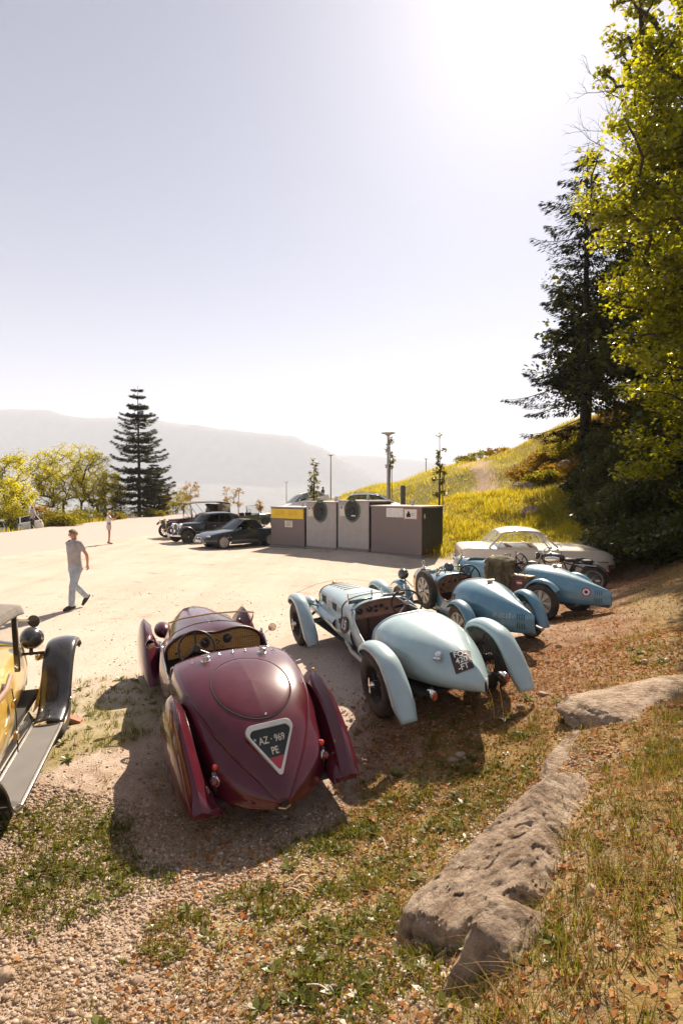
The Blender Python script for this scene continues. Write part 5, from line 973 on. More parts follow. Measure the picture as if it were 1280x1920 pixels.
open_tourer('vintage_open_car', 'dark green vintage open car half hidden behind the yellow bin', -5.5, 34.2, R(-38), M('tourer_green', (.012, .035, .024), .3, coat=.8, dust=.15), False, True)
def yellow_tourer():
    c = car('yellow', 'vintage_roadster', 'yellow vintage open car with black wings and running board, cut by the left edge', 'car'); y_ = M('yellow_paint', (.62, .40, .07), .28, coat=.9, var=.07, dust=.18, dustcol=(.5, .38, .22)); canvas = M('canvas_grey', (.17, .15, .13), .9, var=.2, bump=.3)
    sec = [(-.9, .50, .30, .7, .36, 1.0, .36, 1.02), (-.5, .46, .44, .7, .50, 1.04, .48, 1.05), (.2, .44, .47, .7, .545, 1.05, .52, 1.05), (.9, .43, .47, .7, .55, 1.04, .53, 1.04), (1.30, .43, .45, .7, .53, 1.02, .515, 1.04), (1.62, .44, .42, .7, .49, 1.02, .475, 1.09), (1.75, .45, .36, .7, .42, .98, .40, 1.06), (2.3, .47, .30, .7, .35, .93, .33, 1.02), (2.85, .49, .25, .7, .28, .89, .26, .98), (2.90, .50, .23, .7, .26, .87, .24, .96)]
    G = body_shell(c, 'body', [(y, a, b_, d, e, f, g, h - (.42 if .15 < y < 1.25 else 0)) for y, a, b_, d, e, f, g, h in sec], y_, ())
    b = MB(); b.prism([(-.25, .5), (-.27, .75), (-.24, .97), (0, 1.03), (.24, .97), (.27, .75), (.25, .5)], -.03, .04, Matrix.Translation((0, 2.94, 0)) @ Matrix.Rotation(R(90), 4, 'X')); b.build('radiator', chrome, c, bevel=.02)
    for s in (-1, 1):
        b = MB(); b.tube([(s * .555, 1.42, .46), (s * .555, 1.44, .8), (s * .54, 1.42, 1.02)], .005, 5); b.build('door_seam', blackm, c)
        for z in (.62, .90): b = MB(); b.box((s * .555, 1.40, z), (.03, .06, .07)); b.build('door_hinge', brass, c, bevel=.006)
        b = MB(); b.tube([(s * .52, .3, 1.06), (s * .535, .9, 1.055), (s * .53, 1.3, 1.05), (s * .50, 1.55, 1.09)], .022, 8); b.build('cockpit_padding', M('padding_tan', (.33, .20, .13), .6), c)
        b = MB(); b.box((s * .47, 1.86, 1.30), (.045, .04, .56), TR((0, 0, 0))); b.build('screen_post', blackp, c, bevel=.005)
        b = MB(); strip_fender(b, [(3.22, .80), (3.20, .87), (3.08, .935), (2.90, .93), (2.72, .82), (2.60, .66), (2.50, .52), (2.36, .42), (2.14, .375)], s * .62, .155, .045, .02, 50, 12, wfun=lambda t: np.interp(t, [0, .08, .5, .8, 1], [.82, 1, 1, .95, .93])); fw = b.build('front_wing', blackp, c, 60, solid=.012)
        b = MB(); P = [[(s * .47, 3.00, .80), (s * .455, 3.00, .50)], [(s * .47, 2.78, .80), (s * .44, 2.78, .46)], [(s * .47, 2.62, .62), (s * .43, 2.62, .42)], [(s * .47, 2.46, .44), (s * .42, 2.46, .38)]]; b.grid(P); b.build('wing_inner_panel', y_, fw, solid=.008)  # yellow panel standing in for the body's reflection in the glossy black wing
        b = MB(); strip_fender(b, [(.72, .37), (.52, .46), (.40, .66), (.22, .84), (-.02, .91), (-.28, .86), (-.46, .66), (-.54, .46)], s * .62, .15, .05, .02, 44, 12); b.build('rear_wing', blackp, c, 60, solid=.012)
        b = MB(); b.box((s * .615, 1.43, .355), (.29, 1.42, .03)); rb = b.build('running_board', M('board_black', (.03, .03, .03), .6), c, bevel=.006)
        rm = M('ribbed_rubber_grey', (.17, .16, .15), .85, var=.08)
        V = []; nr = 44
        for k in range(nr * 2 + 1): V.append([(s * .615 - .118 + .236 * k / (nr * 2), yy, .372 + (.0035 if k % 2 else 0)) for yy in (.74, 2.12)])
        b = MB(); b.grid(V); b.build('ribbed_mat', rm, rb, 10)
        for e in (-.137, .128): b = MB(); b.box((s * (.615 + e * -1 * (1 if e < 0 else 1)), 1.43, .372), (.022, 1.42, .012)); b.build('board_edging', M('aluminium_edge', (.60, .56, .50), .35, .8, dust=.3), rb, bevel=.003)
        b = MB(); b.box((s * .615, 2.125, .374), (.27, .018, .012)); b.build('board_edging', MATS['aluminium_edge'], rb, bevel=.003)
        b = MB(); b.grid(surf([[(s * .46, .6, .46), (s * .44, 1.4, .46), (s * .42, 2.3, .46)], [(s * .48, .6, .36), (s * .47, 1.4, .355), (s * .47, 2.3, .37)]], 4, 12)); b.build('sill_valance', blackp, c, 60)
        for y in (0, 2.75): wheel(c, s * .60, y, .37, .13, .25, 'disc', s, y_, z=.37)
        lamp_shell(c, (s * .34, 2.86, 1.04), .115, shell=blackp); b = MB(); b.tube([(s * .34, 2.83, .93), (s * .34, 2.83, .87)], .02, 8); b.build('lamp_stay', blackp, c); b = MB(); b.tube([(s * .20, 2.83, .88), (s * .20, 2.80, .5)], .018, 8); b.build('lamp_post', blackp, c)
        b = MB(); b.tube([(s * .48, 1.86, 1.50), (s * .60, 1.88, 1.48)], .008, 6); mm = b.build('mirror_arm', chrome, c); T = onto((s * .63, 1.87, 1.475), (-s * .25, -1, 0), (0, 0, 1)); b = MB(); b.lathe([(.001, -.03), (.035, -.022), (.055, 0), (.057, .008), (.001, .009)], 20, T); b.build('mirror_shell', blackp, mm, 40)
    b = MB(); b.tube([(-.56, 2.83, .885), (.56, 2.83, .885)], .016, 8); b.build('lamp_bar', blackp, c); b = MB(); b.lathe([(.001, -.05), (.03, -.03), (.035, .03), (.05, .05)], 14, TR((.40, 2.86, .83)) @ AY); b.build('horn', brass, c)
    b = MB(); b.grid([[(-.49, 1.87, 1.06), (.49, 1.87, 1.06)], [(-.48, 1.86, 1.56), (.48, 1.86, 1.56)]]); b.build('windscreen_glass', glass, c)
    rows = [[(.50, y, z - .08), (.48, y, z - .02), (.42, y, z + .015), (0, y, z + .05), (-.42, y, z + .015), (-.48, y, z - .02), (-.50, y, z - .08)] for y, z in ((2.08, 1.58), (1.8, 1.62), (1.2, 1.65), (.5, 1.63), (-.15, 1.56), (-.5, 1.45))]; b = MB(); b.grid(surf(rows, 24, 20)); tp = b.build('canvas_top', canvas, c, 60, solid=.02)
    for s in (-1, 1):
        for ya, yb, za in ((.0, .5, 1.06), (.25, -.2, 1.06), (1.0, 1.35, 1.05)): b = MB(); b.tube([(s * .54, ya, za), (s * .47, yb, 1.55)], .010, 6); b.build('hood_stick', steel, tp)
    b = MB(); b.grid([[(.59, -.55, 1.36), (-.59, -.55, 1.36)], [(.46, -.62, 1.04), (-.46, -.62, 1.04)]]); b.build('back_curtain', canvas, tp, solid=.01)
    b = MB(); b.box((0, .55, .72), (.92, .5, .14)); b.box((0, .28, .88), (.92, .14, .34)); b.build('seat', leather, c, bevel=.04); steering_wheel(c, (-.25, 1.12, 1.10), .2, (R(58), 0, 0), 4)
    b = MB(); b.box((0, 1.1, .47), (.8, 3.4, .06)); b.build('chassis', blackm, c); b = MB(); b.box((0, 1.5, .60), (.86, .04, .3)); b.build('bulkhead', blackm, c)
    return c
yellow_tourer()
p_ = pose_mat('yellow') @ Vector((.60, 3.22, 0)); wc = thing('wheel_chock', 'small reddish wooden chock by the yellow car front wheel', 'chock', (p_.x + .02, p_.y, hz(p_.x, p_.y)), R(10)); b = MB(); b.prism([(-.10, 0), (.10, 0), (.10, .03), (-.04, .09), (-.10, .09)], -.05, .05, Matrix.Rotation(R(90), 4, 'X')); b.build('wood_block', M('red_wood', (.34, .13, .06), .7, var=.3), wc, bevel=.004)
# ---------------------------------------------------------------- recycling containers
def bin_pt(L): return (-3.33 + .747 * L, 27.0 - .665 * L)
BYAW = math.atan2(-.665, .747)
mauve = M('bin_brown_panel', (.215, .172, .162), .75, var=.22, vscale=30, dust=.75, dustcol=(.25, .20, .165), bump=.25, bscale=120); grey = M('bin_grey_concrete', (.45, .41, .38), .85, var=.2, vscale=25, dust=.75, dustcol=(.32, .28, .25), bump=.35, bscale=150)
lidm = M('bin_lid_metal', (.50, .46, .43), .6, .1, var=.15, dust=.4, dustcol=(.42, .36, .3)); yel = M('yellow_flap', (.85, .55, .02), .45, var=.05); sideg = M('bin_side_olive', (.045, .046, .038), .8, var=.2)
def container(L0, L1, H, mat, label, kind):
    w = L1 - L0 - .06; x, y = bin_pt((L0 + L1) / 2); z = min(hz(*bin_pt(L0)), hz(*bin_pt(L1))) - .0; t = thing('recycling_container', label, 'recycling bin', (x, y, z), BYAW, group='recycling containers in a row'); D = 1.5
    b = MB(); b.box((0, D / 2, .06), (w + .04, D + .06, .12)); b.build('plinth', M('plinth_grey', (.22, .20, .18), .8), t, bevel=.01)
    b = MB(); b.box((0, D / 2, .12 + (H - .16) / 2), (w, D, H - .16)); bd = b.build('shell', mat, t, bevel=.025)
    for s in (-1, 1): b = MB(); b.box((s * (w / 2 + .004), D / 2, .14 + (H - .2) / 2), (.012, D - .08, H - .22)); b.build('side_panel', sideg, t)
    b = MB(); b.box((0, D / 2, H - .02), (w + .05, D + .06, .05)); b.build('lid', lidm, t, bevel=.012)
    b = MB(); b.lathe([(.07, 0), (.07, .16), (.05, .22), (.001, .23)], 14, TR((w * .12, D * .5, H))); b.build('lifting_post', lidm, t)
    return t, w
t, w_ = container(0.0, 2.28, 1.90, mauve, 'brown recycling container with a yellow upper panel, leftmost of the four', 0)
b = MB(); b.box((0, -.015, 1.58), (w_ - .08, .03, .44)); yp = b.build('yellow_panel', yel, t, bevel=.01)
for q in (-.45, .42): b = MB(); b.box((q, -.034, 1.62), (.60, .012, .22)); b.build('slot_flap', M('yellow_flap_dark', (.76, .47, .015), .5), yp, bevel=.004)
b = MB(); b.box((.12, -.008, 1.12), (.50, .016, .30)); lb = b.build('label_sign', M('paper_cream', (.70, .62, .48), .6), t); b = MB()
for k in range(4): b.box((.12, -.0175, 1.21 - .055 * k), (.34 - .06 * (k % 2), .003, .018))
lb2 = b.build('label_print', M('print_grey', (.30, .26, .22), .7), lb); lb2['kind'] = 'stuff'
for L0, L1, lab in ((2.34, 4.18, 'grey bottle bank with a round black porthole, beside the yellow-fronted container'), (4.22, 5.94, 'grey bottle bank with a round porthole and white sticker under its opening')):
    t, w_ = container(L0, L1, 2.10, grey, lab, 1); T = TR((-.02, -.005, 1.68)) @ TR(rot=(R(90), 0, 0)); b = MB(); b.lathe([(.40, -.01), (.43, .02), (.40, .045), (.37, .03)], 32, T @ TR(s=(1, 1.12, 1))); b.build('porthole_ring', M('ring_green', (.10, .17, .10), .6), t)
    b = MB(); b.lathe([(.37, .03), (.33, .012), (.14, .016), (.13, .04), (.10, .02), (.001, .012)], 32, T @ TR(s=(1, 1.12, 1))); ph = b.build('porthole', M('porthole_black', (.012, .012, .012), .5), t)
    for k in range(12): b = MB(); b.box((.24 * math.cos(k * math.pi / 6), .26 * math.sin(k * math.pi / 6), .02), (.18, .016, .012), T @ TR((0, 0, 0))); 
    if L0 > 4: b = MB(); b.box((.06, -.035, 1.47), (.22, .012, .045)); b.build('white_sticker', white_p, ph)
    b = MB(); b.box((-w_ / 2 + .32, -.008, 1.66), (.40, .016, .42)); lb = b.build('label_sign', MATS['paper_cream'], t)
    b = MB(); b.box((-w_ / 2 + .44, -.019, 1.80), (.15, .006, .12)); b.build('red_corner', M('sticker_red_bright', (.55, .06, .05), .5), lb); b = MB(); b.box((-w_ / 2 + .22, -.019, 1.80), (.12, .006, .10)); b.build('blue_corner', M('sticker_blue', (.10, .22, .42), .5), lb)
t, w_ = container(6.0, 8.46, 1.98, mauve, 'wide brown container with two white panels, rightmost of the four bins', 2)
b = MB(); b.box((-.02, -.008, 1.72), (.80, .016, .36)); b.build('white_panel', M('panel_white', (.74, .70, .64), .6), t)
b = MB(); b.box((.72, -.008, 1.68), (.60, .016, .40)); pn = b.build('picture_panel', M('panel_orange_edge', (.60, .28, .16), .6), t); b = MB(); b.box((.72, -.018, 1.68), (.54, .006, .34)); b.build('picture_field', MATS['panel_white'], pn)
b = MB(); b.prism([(-.10, -.12), (.08, -.12), (.09, .0), (.04, .04), (.03, .10), (-.04, .11), (-.05, .04), (-.10, .0)], .0, .004, TR((.64, -.022, 1.68)) @ TR(rot=(R(90), 0, 0))); b.build('picture_figure', blackm, pn)
b = MB(); b.box((.84, -.022, 1.70), (.16, .004, .02)); b.box((.84, -.022, 1.64), (.16, .004, .02)); b.build('picture_print', MATS['print_grey'], pn)
for z in (.22, .24): pass
b = MB(); b.box((w_ / 2 + .012, .35, .30), (.006, .10, .16)); b.build('red_reflector', M('reflector_red', (.35, .03, .02), .4), t); b = MB(); b.box((w_ / 2 + .012, .9, .24), (.006, .20, .12)); b.build('yellow_reflector', yel, t); b = MB(); b.box((w_ / 2 + .012, .2, 1.6), (.006, .07, .16)); b.build('side_label', MATS['paper_cream'], t)
# ---------------------------------------------------------------- lamps, post
polem = M('galvanised_grey', (.36, .335, .31), .6, .2)
for px, d, top, r, lab in ((727, 27.5, 812, .07, 'tall grey street lamp with a mushroom disc head behind the bottle banks'), (620, 60, 853, .075, 'slim street lamp beside the man in dark clothes'), (537, 92, 903, .08, 'far thin street lamp left of the white hatchback'), (798, 78, 860, .08, 'far street lamp rising over the grassy hill crest')):
    x = (px - 640) / FPX * d; z0 = hz(x, d); zt = CAM_Z + (HOR - top) / FPX * d; t = thing('street_lamp', lab, 'street lamp', (x, d, z0), group='street lamps'); h = zt - z0
    b = MB(); b.tube([(0, 0, -.1), (0, 0, h * .5), (0, 0, h - .12)], [r, r * .85, r * .7], 12); b.build('pole', polem, t); b = MB(); b.lathe([(.001, -.16), (.08, -.15), (.14, -.08), (.33, -.03), (.34, 0), (.05, .04), (.001, .045)], 24, TR((0, 0, h))); b.build('lamp_head', polem, t, 50)
x, d = (755 - 640) / FPX * 29.5, 29.5; t = thing('wooden_post', 'dark round-topped wooden post on the grass behind the bins', 'post', (x, d, hz(x, d))); b = MB(); h = CAM_Z + (HOR - 909) / FPX * d - hz(x, d); b.lathe([(.13, -.1), (.13, h - .12), (.10, h - .03), (.001, h)], 14); b.build('post', M('green_wood', (.10, .11, .06), .8, var=.3), t); b = MB(); b.box((0, -.135, h * .55), (.16, .02, .3)); b.build('notice', M('notice_dark', (.06, .06, .05), .6), t)
# ---------------------------------------------------------------- backpack, suitcase, motorcycle
from mathutils import noise as mnoise
def lumpy(mb, c, r, n=24, amp=.12, f=3.0, seed=0, T=None, sq=2.6, asp=None):
    V = []
    for i in range(n + 1):
        ph = math.pi * i / n; row = []
        for j in range(2 * n):
            th = math.pi * j / n; d = Vector((math.sin(ph) * math.cos(th), math.sin(ph) * math.sin(th), math.cos(ph))); k = (abs(d.x) ** sq + abs(d.y) ** sq + abs(d.z) ** sq) ** (-1 / sq)
            p = Vector((d.x * r[0], d.y * r[1], d.z * r[2])) * k; p *= 1 + amp * mnoise.fractal(d * f + Vector((seed, seed * 2.1, 3)), .9, 2.2, 4); row.append(tuple(p + Vector(c)))
        V.append(row)
    return mb.grid(V, cv=True, M=T)
P0 = pose_mat('tricolour')
def at_car(k, loc): return pose_mat(k) @ Vector(loc)
q = at_car('tricolour', (-.60, .98, .0)); yw = POSE['tricolour'][3]
t = thing('backpack', 'khaki canvas backpack strapped beside the cockpit of the roundel car', 'backpack', (q.x, q.y, q.z + .40), yw + .2); kh = M('khaki_canvas', (.12, .095, .05), .9, var=.45, vscale=9, bump=.6, bscale=25)
b = MB(); lumpy(b, (0, 0, .33), (.19, .30, .35), 26, .16, 2.6, 3); b.build('bag', kh, t, 60); b = MB(); lumpy(b, (0, .0, .62), (.21, .29, .12), 18, .16, 2.6, 7); b.build('top_flap', M('khaki_flap', (.15, .12, .065), .9, var=.4, vscale=9, bump=.6, bscale=25), t, 60); b = MB(); lumpy(b, (-.20, .0, .24), (.07, .18, .16), 16, .12, 3, 9); b.build('front_pocket', kh, t, 60)
for s in (-.14, .14): b = MB(); b.tube(spl([(-.18, s, .66), (-.24, s, .45), (-.23, s, .2), (-.12, s, .02)], 12), .014, 6, flat=1.6); b.build('strap', M('strap_brown', (.07, .04, .02), .7), t)
q = at_car('tricolour', (-.56, .50, .0)); t = thing('suitcase', 'brown leather suitcase with a red oval sticker in front of the roundel car wheel', 'suitcase', (q.x, q.y, q.z + .42), yw)
b = MB(); b.box((0, 0, .19), (.17, .50, .36)); b.build('case', M('case_brown', (.085, .030, .020), .5, var=.3, dust=.2), t, bevel=.025); b = MB(); b.box((0, 0, .375), (.19, .52, .03)); b.build('lid_edge', M('case_tan', (.33, .22, .13), .6, var=.2), t, bevel=.008)
b = MB(); b.lathe([(.085, 0), (.085, .004), (.001, .005)], 24, TR((-.087, -.02, .24), (0, R(-90), 0)) @ TR(s=(.62, 1, 1))); st = b.build('oval_sticker', M('sticker_red2', (.42, .06, .05), .5), t); b = MB(); b.box((0, 0, .006), (.03, .11, .002), TR((-.087, -.02, .24), (0, R(-90), 0))); b.build('sticker_band', white_p, st)
b = MB(); b.tube(spl([(0, -.08, .39), (0, -.06, .425), (0, .06, .425), (0, .08, .39)], 10), .012, 6); b.build('handle', strap if False else MATS['strap_brown'], t)
for q_ in (-.16, .16): b = MB(); b.box((-.09, q_, .36), (.012, .04, .05)); b.build('clasp', brass, t)
def motorcycle():
    x, y, a = 5.45, 14.2, R(62); t = thing('motorcycle', 'old black motorcycle parked between the blue cars and cream coupe', 'motorcycle', (x, y, hz(x, y)), a, 0, 0); fr = M('frame_black', (.015, .015, .016), .35, coat=.6, dust=.2); tyr = rubber
    lean = TR(rot=(0, R(-9), 0))
    root = t; t.rotation_euler = (0, R(-8), a)
    for y_ in (.70, -.70): 
        e = wheel(root, 0, y_, .325, .095, .245, 'wire', -1, steel)
    b = MB(); strip_fender(b, arc_path(.36, -35, 95, -.70, .325), 0, .065, .03, .015, 30, 8); b.build('rear_mudguard', fr, root, 60, solid=.004); b = MB(); strip_fender(b, arc_path(.36, -45, 75, .70, .325), 0, .06, .03, .015, 30, 8); b.build('front_mudguard', fr, root, 60, solid=.004)
    b = MB(); b.tube([(0, -.70, .33), (0, -.15, .32), (0, .20, .30), (0, .42, .72), (0, .46, .86)], .020, 8); b.tube([(0, .44, .80), (0, -.05, .72), (0, -.18, .36)], .020, 8); b.tube([(0, -.05, .72), (0, -.45, .62), (0, -.70, .33)], .018, 8); b.build('frame', fr, root)
    for s in (-.07, .07): b = MB(); b.tube([(s, .70, .325), (s, .50, .80), (s, .46, .92)], .020, 8); b.build('fork', steel, root)
    b = MB(); lumpy(b, (0, .20, .82), (.13, .28, .13), 18, .0, 1, 0, sq=2.3); tk = b.build('fuel_tank', fr, root, 60); b = MB(); b.lathe([(.035, 0), (.035, .02), (.001, .025)], 14, TR((0, .25, .945))); b.build('tank_cap', chrome, tk)
    for s in (-1, 1): b = MB(); lumpy(b, (s * .115, .20, .82), (.025, .18, .075), 12, 0, 1, 0); b.build('tank_panel', chrome, tk, 60)
    b = MB(); lumpy(b, (0, -.22, .80), (.14, .17, .05), 16, .05, 2, 1); b.build('saddle', dleather, root, 60); b = MB(); lumpy(b, (0, -.58, .78), (.10, .14, .045), 14, .05, 2, 2); b.build('pillion_pad', dleather, root, 60)
    b = MB(); 
    for k in range(7): b.box((0, .12, .46 + .028 * k), (.20, .2, .012))
    b.tube([(0, .12, .2), (0, .12, .46)], .09, 14); b.build('engine', alloy, root); b = MB(); b.tube([(.09, .2, .5), (.14, .25, .35), (.15, -.1, .24), (.16, -.85, .26)], .028, 8); b.build('exhaust_pipe', chrome, root)
    b = MB(); b.tube(spl([(-.38, .28, .98), (-.25, .40, 1.0), (-.08, .45, .95), (.08, .45, .95), (.25, .40, 1.0), (.38, .28, .98)], 24), .013, 7); hb_ = b.build('handlebar', chrome, root)
    for s in (-1, 1): b = MB(); b.tube([(s * .38, .28, .98), (s * .32, .345, .992)], .02, 8); b.build('grip', blackm, hb_)
    lamp_shell(root, (0, .58, .86), .09, shell=fr); b = MB(); b.tube([(-.12, -.30, .72), (-.14, -.80, .70), (.14, -.80, .70), (.12, -.30, .72)], .010, 6); b.tube([(-.13, -.55, .71), (.13, -.55, .71)], .010, 6); b.build('luggage_rack', chrome, root); b = MB(); b.ball((0, -1.04, .56), .035, 10); b.build('tail_lamp', redlens, root)
    b = MB(); b.tube([(-.06, 0, .22), (-.22, -.1, .0)], .012, 6); b.build('stand', fr, root)
motorcycle()
# ---------------------------------------------------------------- people
skinm = M('skin', (.46, .235, .15), .5, var=.08); skin_t = M('skin_tanned', (.45, .20, .11), .5, var=.08)
def skin_mesh(name, joints, edges, mat, par, root, sub=1):
    names = list(joints); me = bpy.data.meshes.new(name); me.from_pydata([joints[n][0] for n in names], [(names.index(a), names.index(b)) for a, b in edges], [])
    o = link(name, me, mat, par, 0); md = o.modifiers.new('skin', 'SKIN'); md.use_smooth_shade = True; md.branch_smoothing = .4
    for i, n in enumerate(names):
        r = joints[n][1]; d = me.skin_vertices[0].data[i]; d.radius = (r, r) if np.isscalar(r) else r; d.use_root = (n == root)
    if sub: s = o.modifiers.new('sub', 'SUBSURF'); s.levels = sub; s.render_levels = sub
    return o
def loft_ell(mb, rows, n=16):
    """rows (cx, cy, cz, rx, ry): elliptical sections"""
    return mb.grid([[(cx + rx * math.cos(2 * math.pi * k / n), cy + ry * math.sin(2 * math.pi * k / n), cz) for k in range(n)] for cx, cy, cz, rx, ry in rows], cv=True)
def person(label, x, y, z, yaw, J, skin, shirt, legs_mat, hair, short=None, h=1.0, sleeve=.55, hem=.86, fingers=True, shoes=blackm, hairlen=0, cap=None, group=None):
    t = thing('person', label, 'person', (x, y, z), yaw, group=group); t.scale = (h, h, h); j = dict(pel=(0, 0, .95), sp=(0, 0, 1.12), ch=(0, 0, 1.33), nb=(0, -.005, 1.47), nk=(0, .01, 1.53), hd=(0, .025, 1.61), ht=(0, .012, 1.685),
        ls=(-.17, 0, 1.43), le=(-.22, -.03, 1.16), lw=(-.21, .05, .93), rs=(.17, 0, 1.43), re=(.22, -.03, 1.16), rw=(.21, .05, .93), lh=(-.09, 0, .90), lk=(-.095, .02, .50), la=(-.10, -.02, .09), rh=(.09, 0, .90), rk=(.095, .02, .50), ra=(.10, -.02, .09), lt=None, rt=None)
    j.update(J)
    for s in 'lr':
        if j[s + 't'] is None: a = j[s + 'a']; j[s + 't'] = (a[0], a[1] + .15, a[2] - .055)
    rad = dict(pel=.11, sp=.105, ch=.12, nb=.06, nk=.052, hd=.082, ht=.074, s=.05, e=.038, w=.027, h=.078, k=.055, a=.038, t=.032)
    jj = {n: (p, rad[n] if n in rad else rad[n[1]]) for n, p in j.items()}; E = [('pel', 'sp'), ('sp', 'ch'), ('ch', 'nb'), ('nb', 'nk'), ('nk', 'hd'), ('hd', 'ht')]
    for s in 'lr': E += [('ch', s + 's'), (s + 's', s + 'e'), (s + 'e', s + 'w'), ('pel', s + 'h'), (s + 'h', s + 'k'), (s + 'k', s + 'a'), (s + 'a', s + 't')]
    for s in 'lr':   # palm, five fingers
        w_, e_ = Vector(j[s + 'w']), Vector(j[s + 'e']); d = (w_ - e_).normalized(); sx = -1 if s == 'l' else 1; pal = w_ + d * .085; jj[s + 'p'] = (tuple(pal), (.030, .018)); E.append((s + 'w', s + 'p'))
        if fingers:
            f_ = Vector((0, 1, 0)); lat = (f_ - d * f_.dot(d)).normalized()
            for k, (o_, L) in enumerate(((.027, .062), (.009, .072), (-.009, .068), (-.026, .052))):
                a = pal + lat * o_ + d * .012; jj[f'{s}f{k}'] = (tuple(a + d * L * .5), .0085); jj[f'{s}g{k}'] = (tuple(a + d * L + Vector((-sx * .018, 0, 0))), .007); E += [(s + 'p', f'{s}f{k}'), (f'{s}f{k}', f'{s}g{k}')]
            a = w_ + d * .03 + lat * .028; jj[s + 'th'] = (tuple(a + lat * .018 + d * .03), .009); jj[s + 'ti'] = (tuple(a + lat * .022 + d * .062), .008); E += [(s + 'w', s + 'th'), (s + 'th', s + 'ti')]
    bd = skin_mesh('body', jj, E, skin, t, 'pel', 1)
    hd = Vector(j['hd']); b = MB(); b.ball(tuple(hd + Vector((0, .082, -.005))), .016, 8, sc=(.8, 1.2, 1.5)); b.build('nose', skin, bd)
    for s in (-1, 1): b = MB(); b.ball(tuple(hd + Vector((s * .032, .076, .02))), .010, 8); b.build('eye', M('eye_dark', (.03, .02, .015), .3), bd); b = MB(); b.ball(tuple(hd + Vector((s * .084, -.005, .0))), .028, 8, sc=(.35, .8, 1.1)); b.build('ear', skin, bd)
    b = MB(); b.box(tuple(hd + Vector((0, .074, -.048))), (.045, .012, .008)); b.build('mouth', M('lips', (.30, .10, .08), .5), bd, bevel=.003)
    b = MB(); rows = []
    for i in range(9):
        ph = math.pi * .62 * i / 8; row = []
        for k in range(20):
            th = 2 * math.pi * k / 20; fr = max(0, math.sin(th)); pp = min(ph, math.pi * (.60 - .36 * fr ** .6)); rr = .1 + .006 * math.sin(5 * th + i)
            row.append((hd.x + rr * .90 * math.sin(pp) * math.cos(th), hd.y - .005 + rr * 1.04 * math.sin(pp) * math.sin(th), hd.z + .022 + rr * math.cos(pp)))
        rows.append(row)
    b.grid(rows, cv=True); b.build('hair', hair, t, 60, solid=.012)
    if hairlen: b = MB(); loft_ell(b, [(0, hd.y - .05, hd.z + .05, .085, .06), (0, hd.y - .065, hd.z - .05, .085, .055), (0, hd.y - .07, hd.z - hairlen, .06, .035)], 12); b.build('hair', hair, t, 60)
    if cap: b = MB(); b.ball(tuple(hd + Vector((0, 0, .05))), .105, 14, sc=(.92, 1.05, .75)); b.box(tuple(hd + Vector((0, .12, .055))), (.13, .10, .012)); b.build('cap', cap, t, 60)
    # shirt: torso loft + sleeves
    b = MB(); pv, sv_, cv_ = (Vector(j[k]) for k in ('pel', 'sp', 'ch')); off = hem - .95
    low = pv + (sv_ - pv) * (off / (sv_.z - pv.z)) if sv_.z != pv.z else pv
    loft_ell(b, [(low.x, low.y, low.z, .178, .130), (pv.x, pv.y, max(pv.z, low.z + .02), .172, .128), (sv_.x, sv_.y, sv_.z, .165, .120), (cv_.x, cv_.y, cv_.z - .03, .185, .128), (cv_.x, cv_.y, cv_.z + .06, .190, .115), (cv_.x, cv_.y - .005, cv_.z + .115, .15, .09), (cv_.x, cv_.y, cv_.z + .145, .075, .065), (cv_.x, cv_.y + .005, cv_.z + .175, .066, .062)], 20)
    for s in 'lr':
        a, e, w2 = Vector(j[s + 's']), Vector(j[s + 'e']), Vector(j[s + 'w']); sx = -1 if s == 'l' else 1
        if sleeve > 0: P = [a - Vector((sx * .06, 0, -.01)), a, a + (e - a) * sleeve] if sleeve <= 1 else [a - Vector((sx * .06, 0, -.01)), a, e, e + (w2 - e) * (sleeve - 1)]; b.tube(P, [.07, .072, .066, .05][:len(P)], 12, cap=False)
    b.build('shirt', shirt, t, 60)
    b = MB(); ql = short if short else 1.0
    wa = pv + Vector((0, 0, .02)); loft_ell(b, [(wa.x, wa.y, wa.z + .06, .160, .118), (wa.x, wa.y, wa.z - .06, .170, .128), (pv.x, pv.y, pv.z - .14, .165, .125)], 16)
    for s in 'lr':
        hp, kn, an = Vector(j[s + 'h']), Vector(j[s + 'k']), Vector(j[s + 'a']); hp2 = hp + Vector((0, 0, .03))
        if ql >= 1: b.tube([hp2, (hp + kn) / 2, kn, (kn + an) / 2, an + (kn - an) * .02], [.098, .088, .072, .068, .062], 12, cap=False)
        else: b.tube([hp2, hp + (kn - hp) * ql * .5, hp + (kn - hp) * ql], [.10, .098, .098], 12, cap=False)
    b.build('shorts' if short else 'trousers', legs_mat, t, 60)
    for s in 'lr':
        an, to = Vector(j[s + 'a']), Vector(j[s + 't']); d = (to - an); d2 = Vector((d.x, d.y, 0)).normalized() if Vector((d.x, d.y, 0)).length > .02 else Vector((0, 1, 0))
        if shoes is not None: b = MB(); b.tube([an - d * .45 + Vector((0, 0, -.02)), an + d * .1 + Vector((0, 0, -.015)), an + d * .75 + Vector((0, 0, .004)), an + d * 1.25], [.045, .052, .047, .026], 10, flat=.95); b.build('shoe', shoes, t, 60)
    return t
xm, ym = -5.72, 12.35
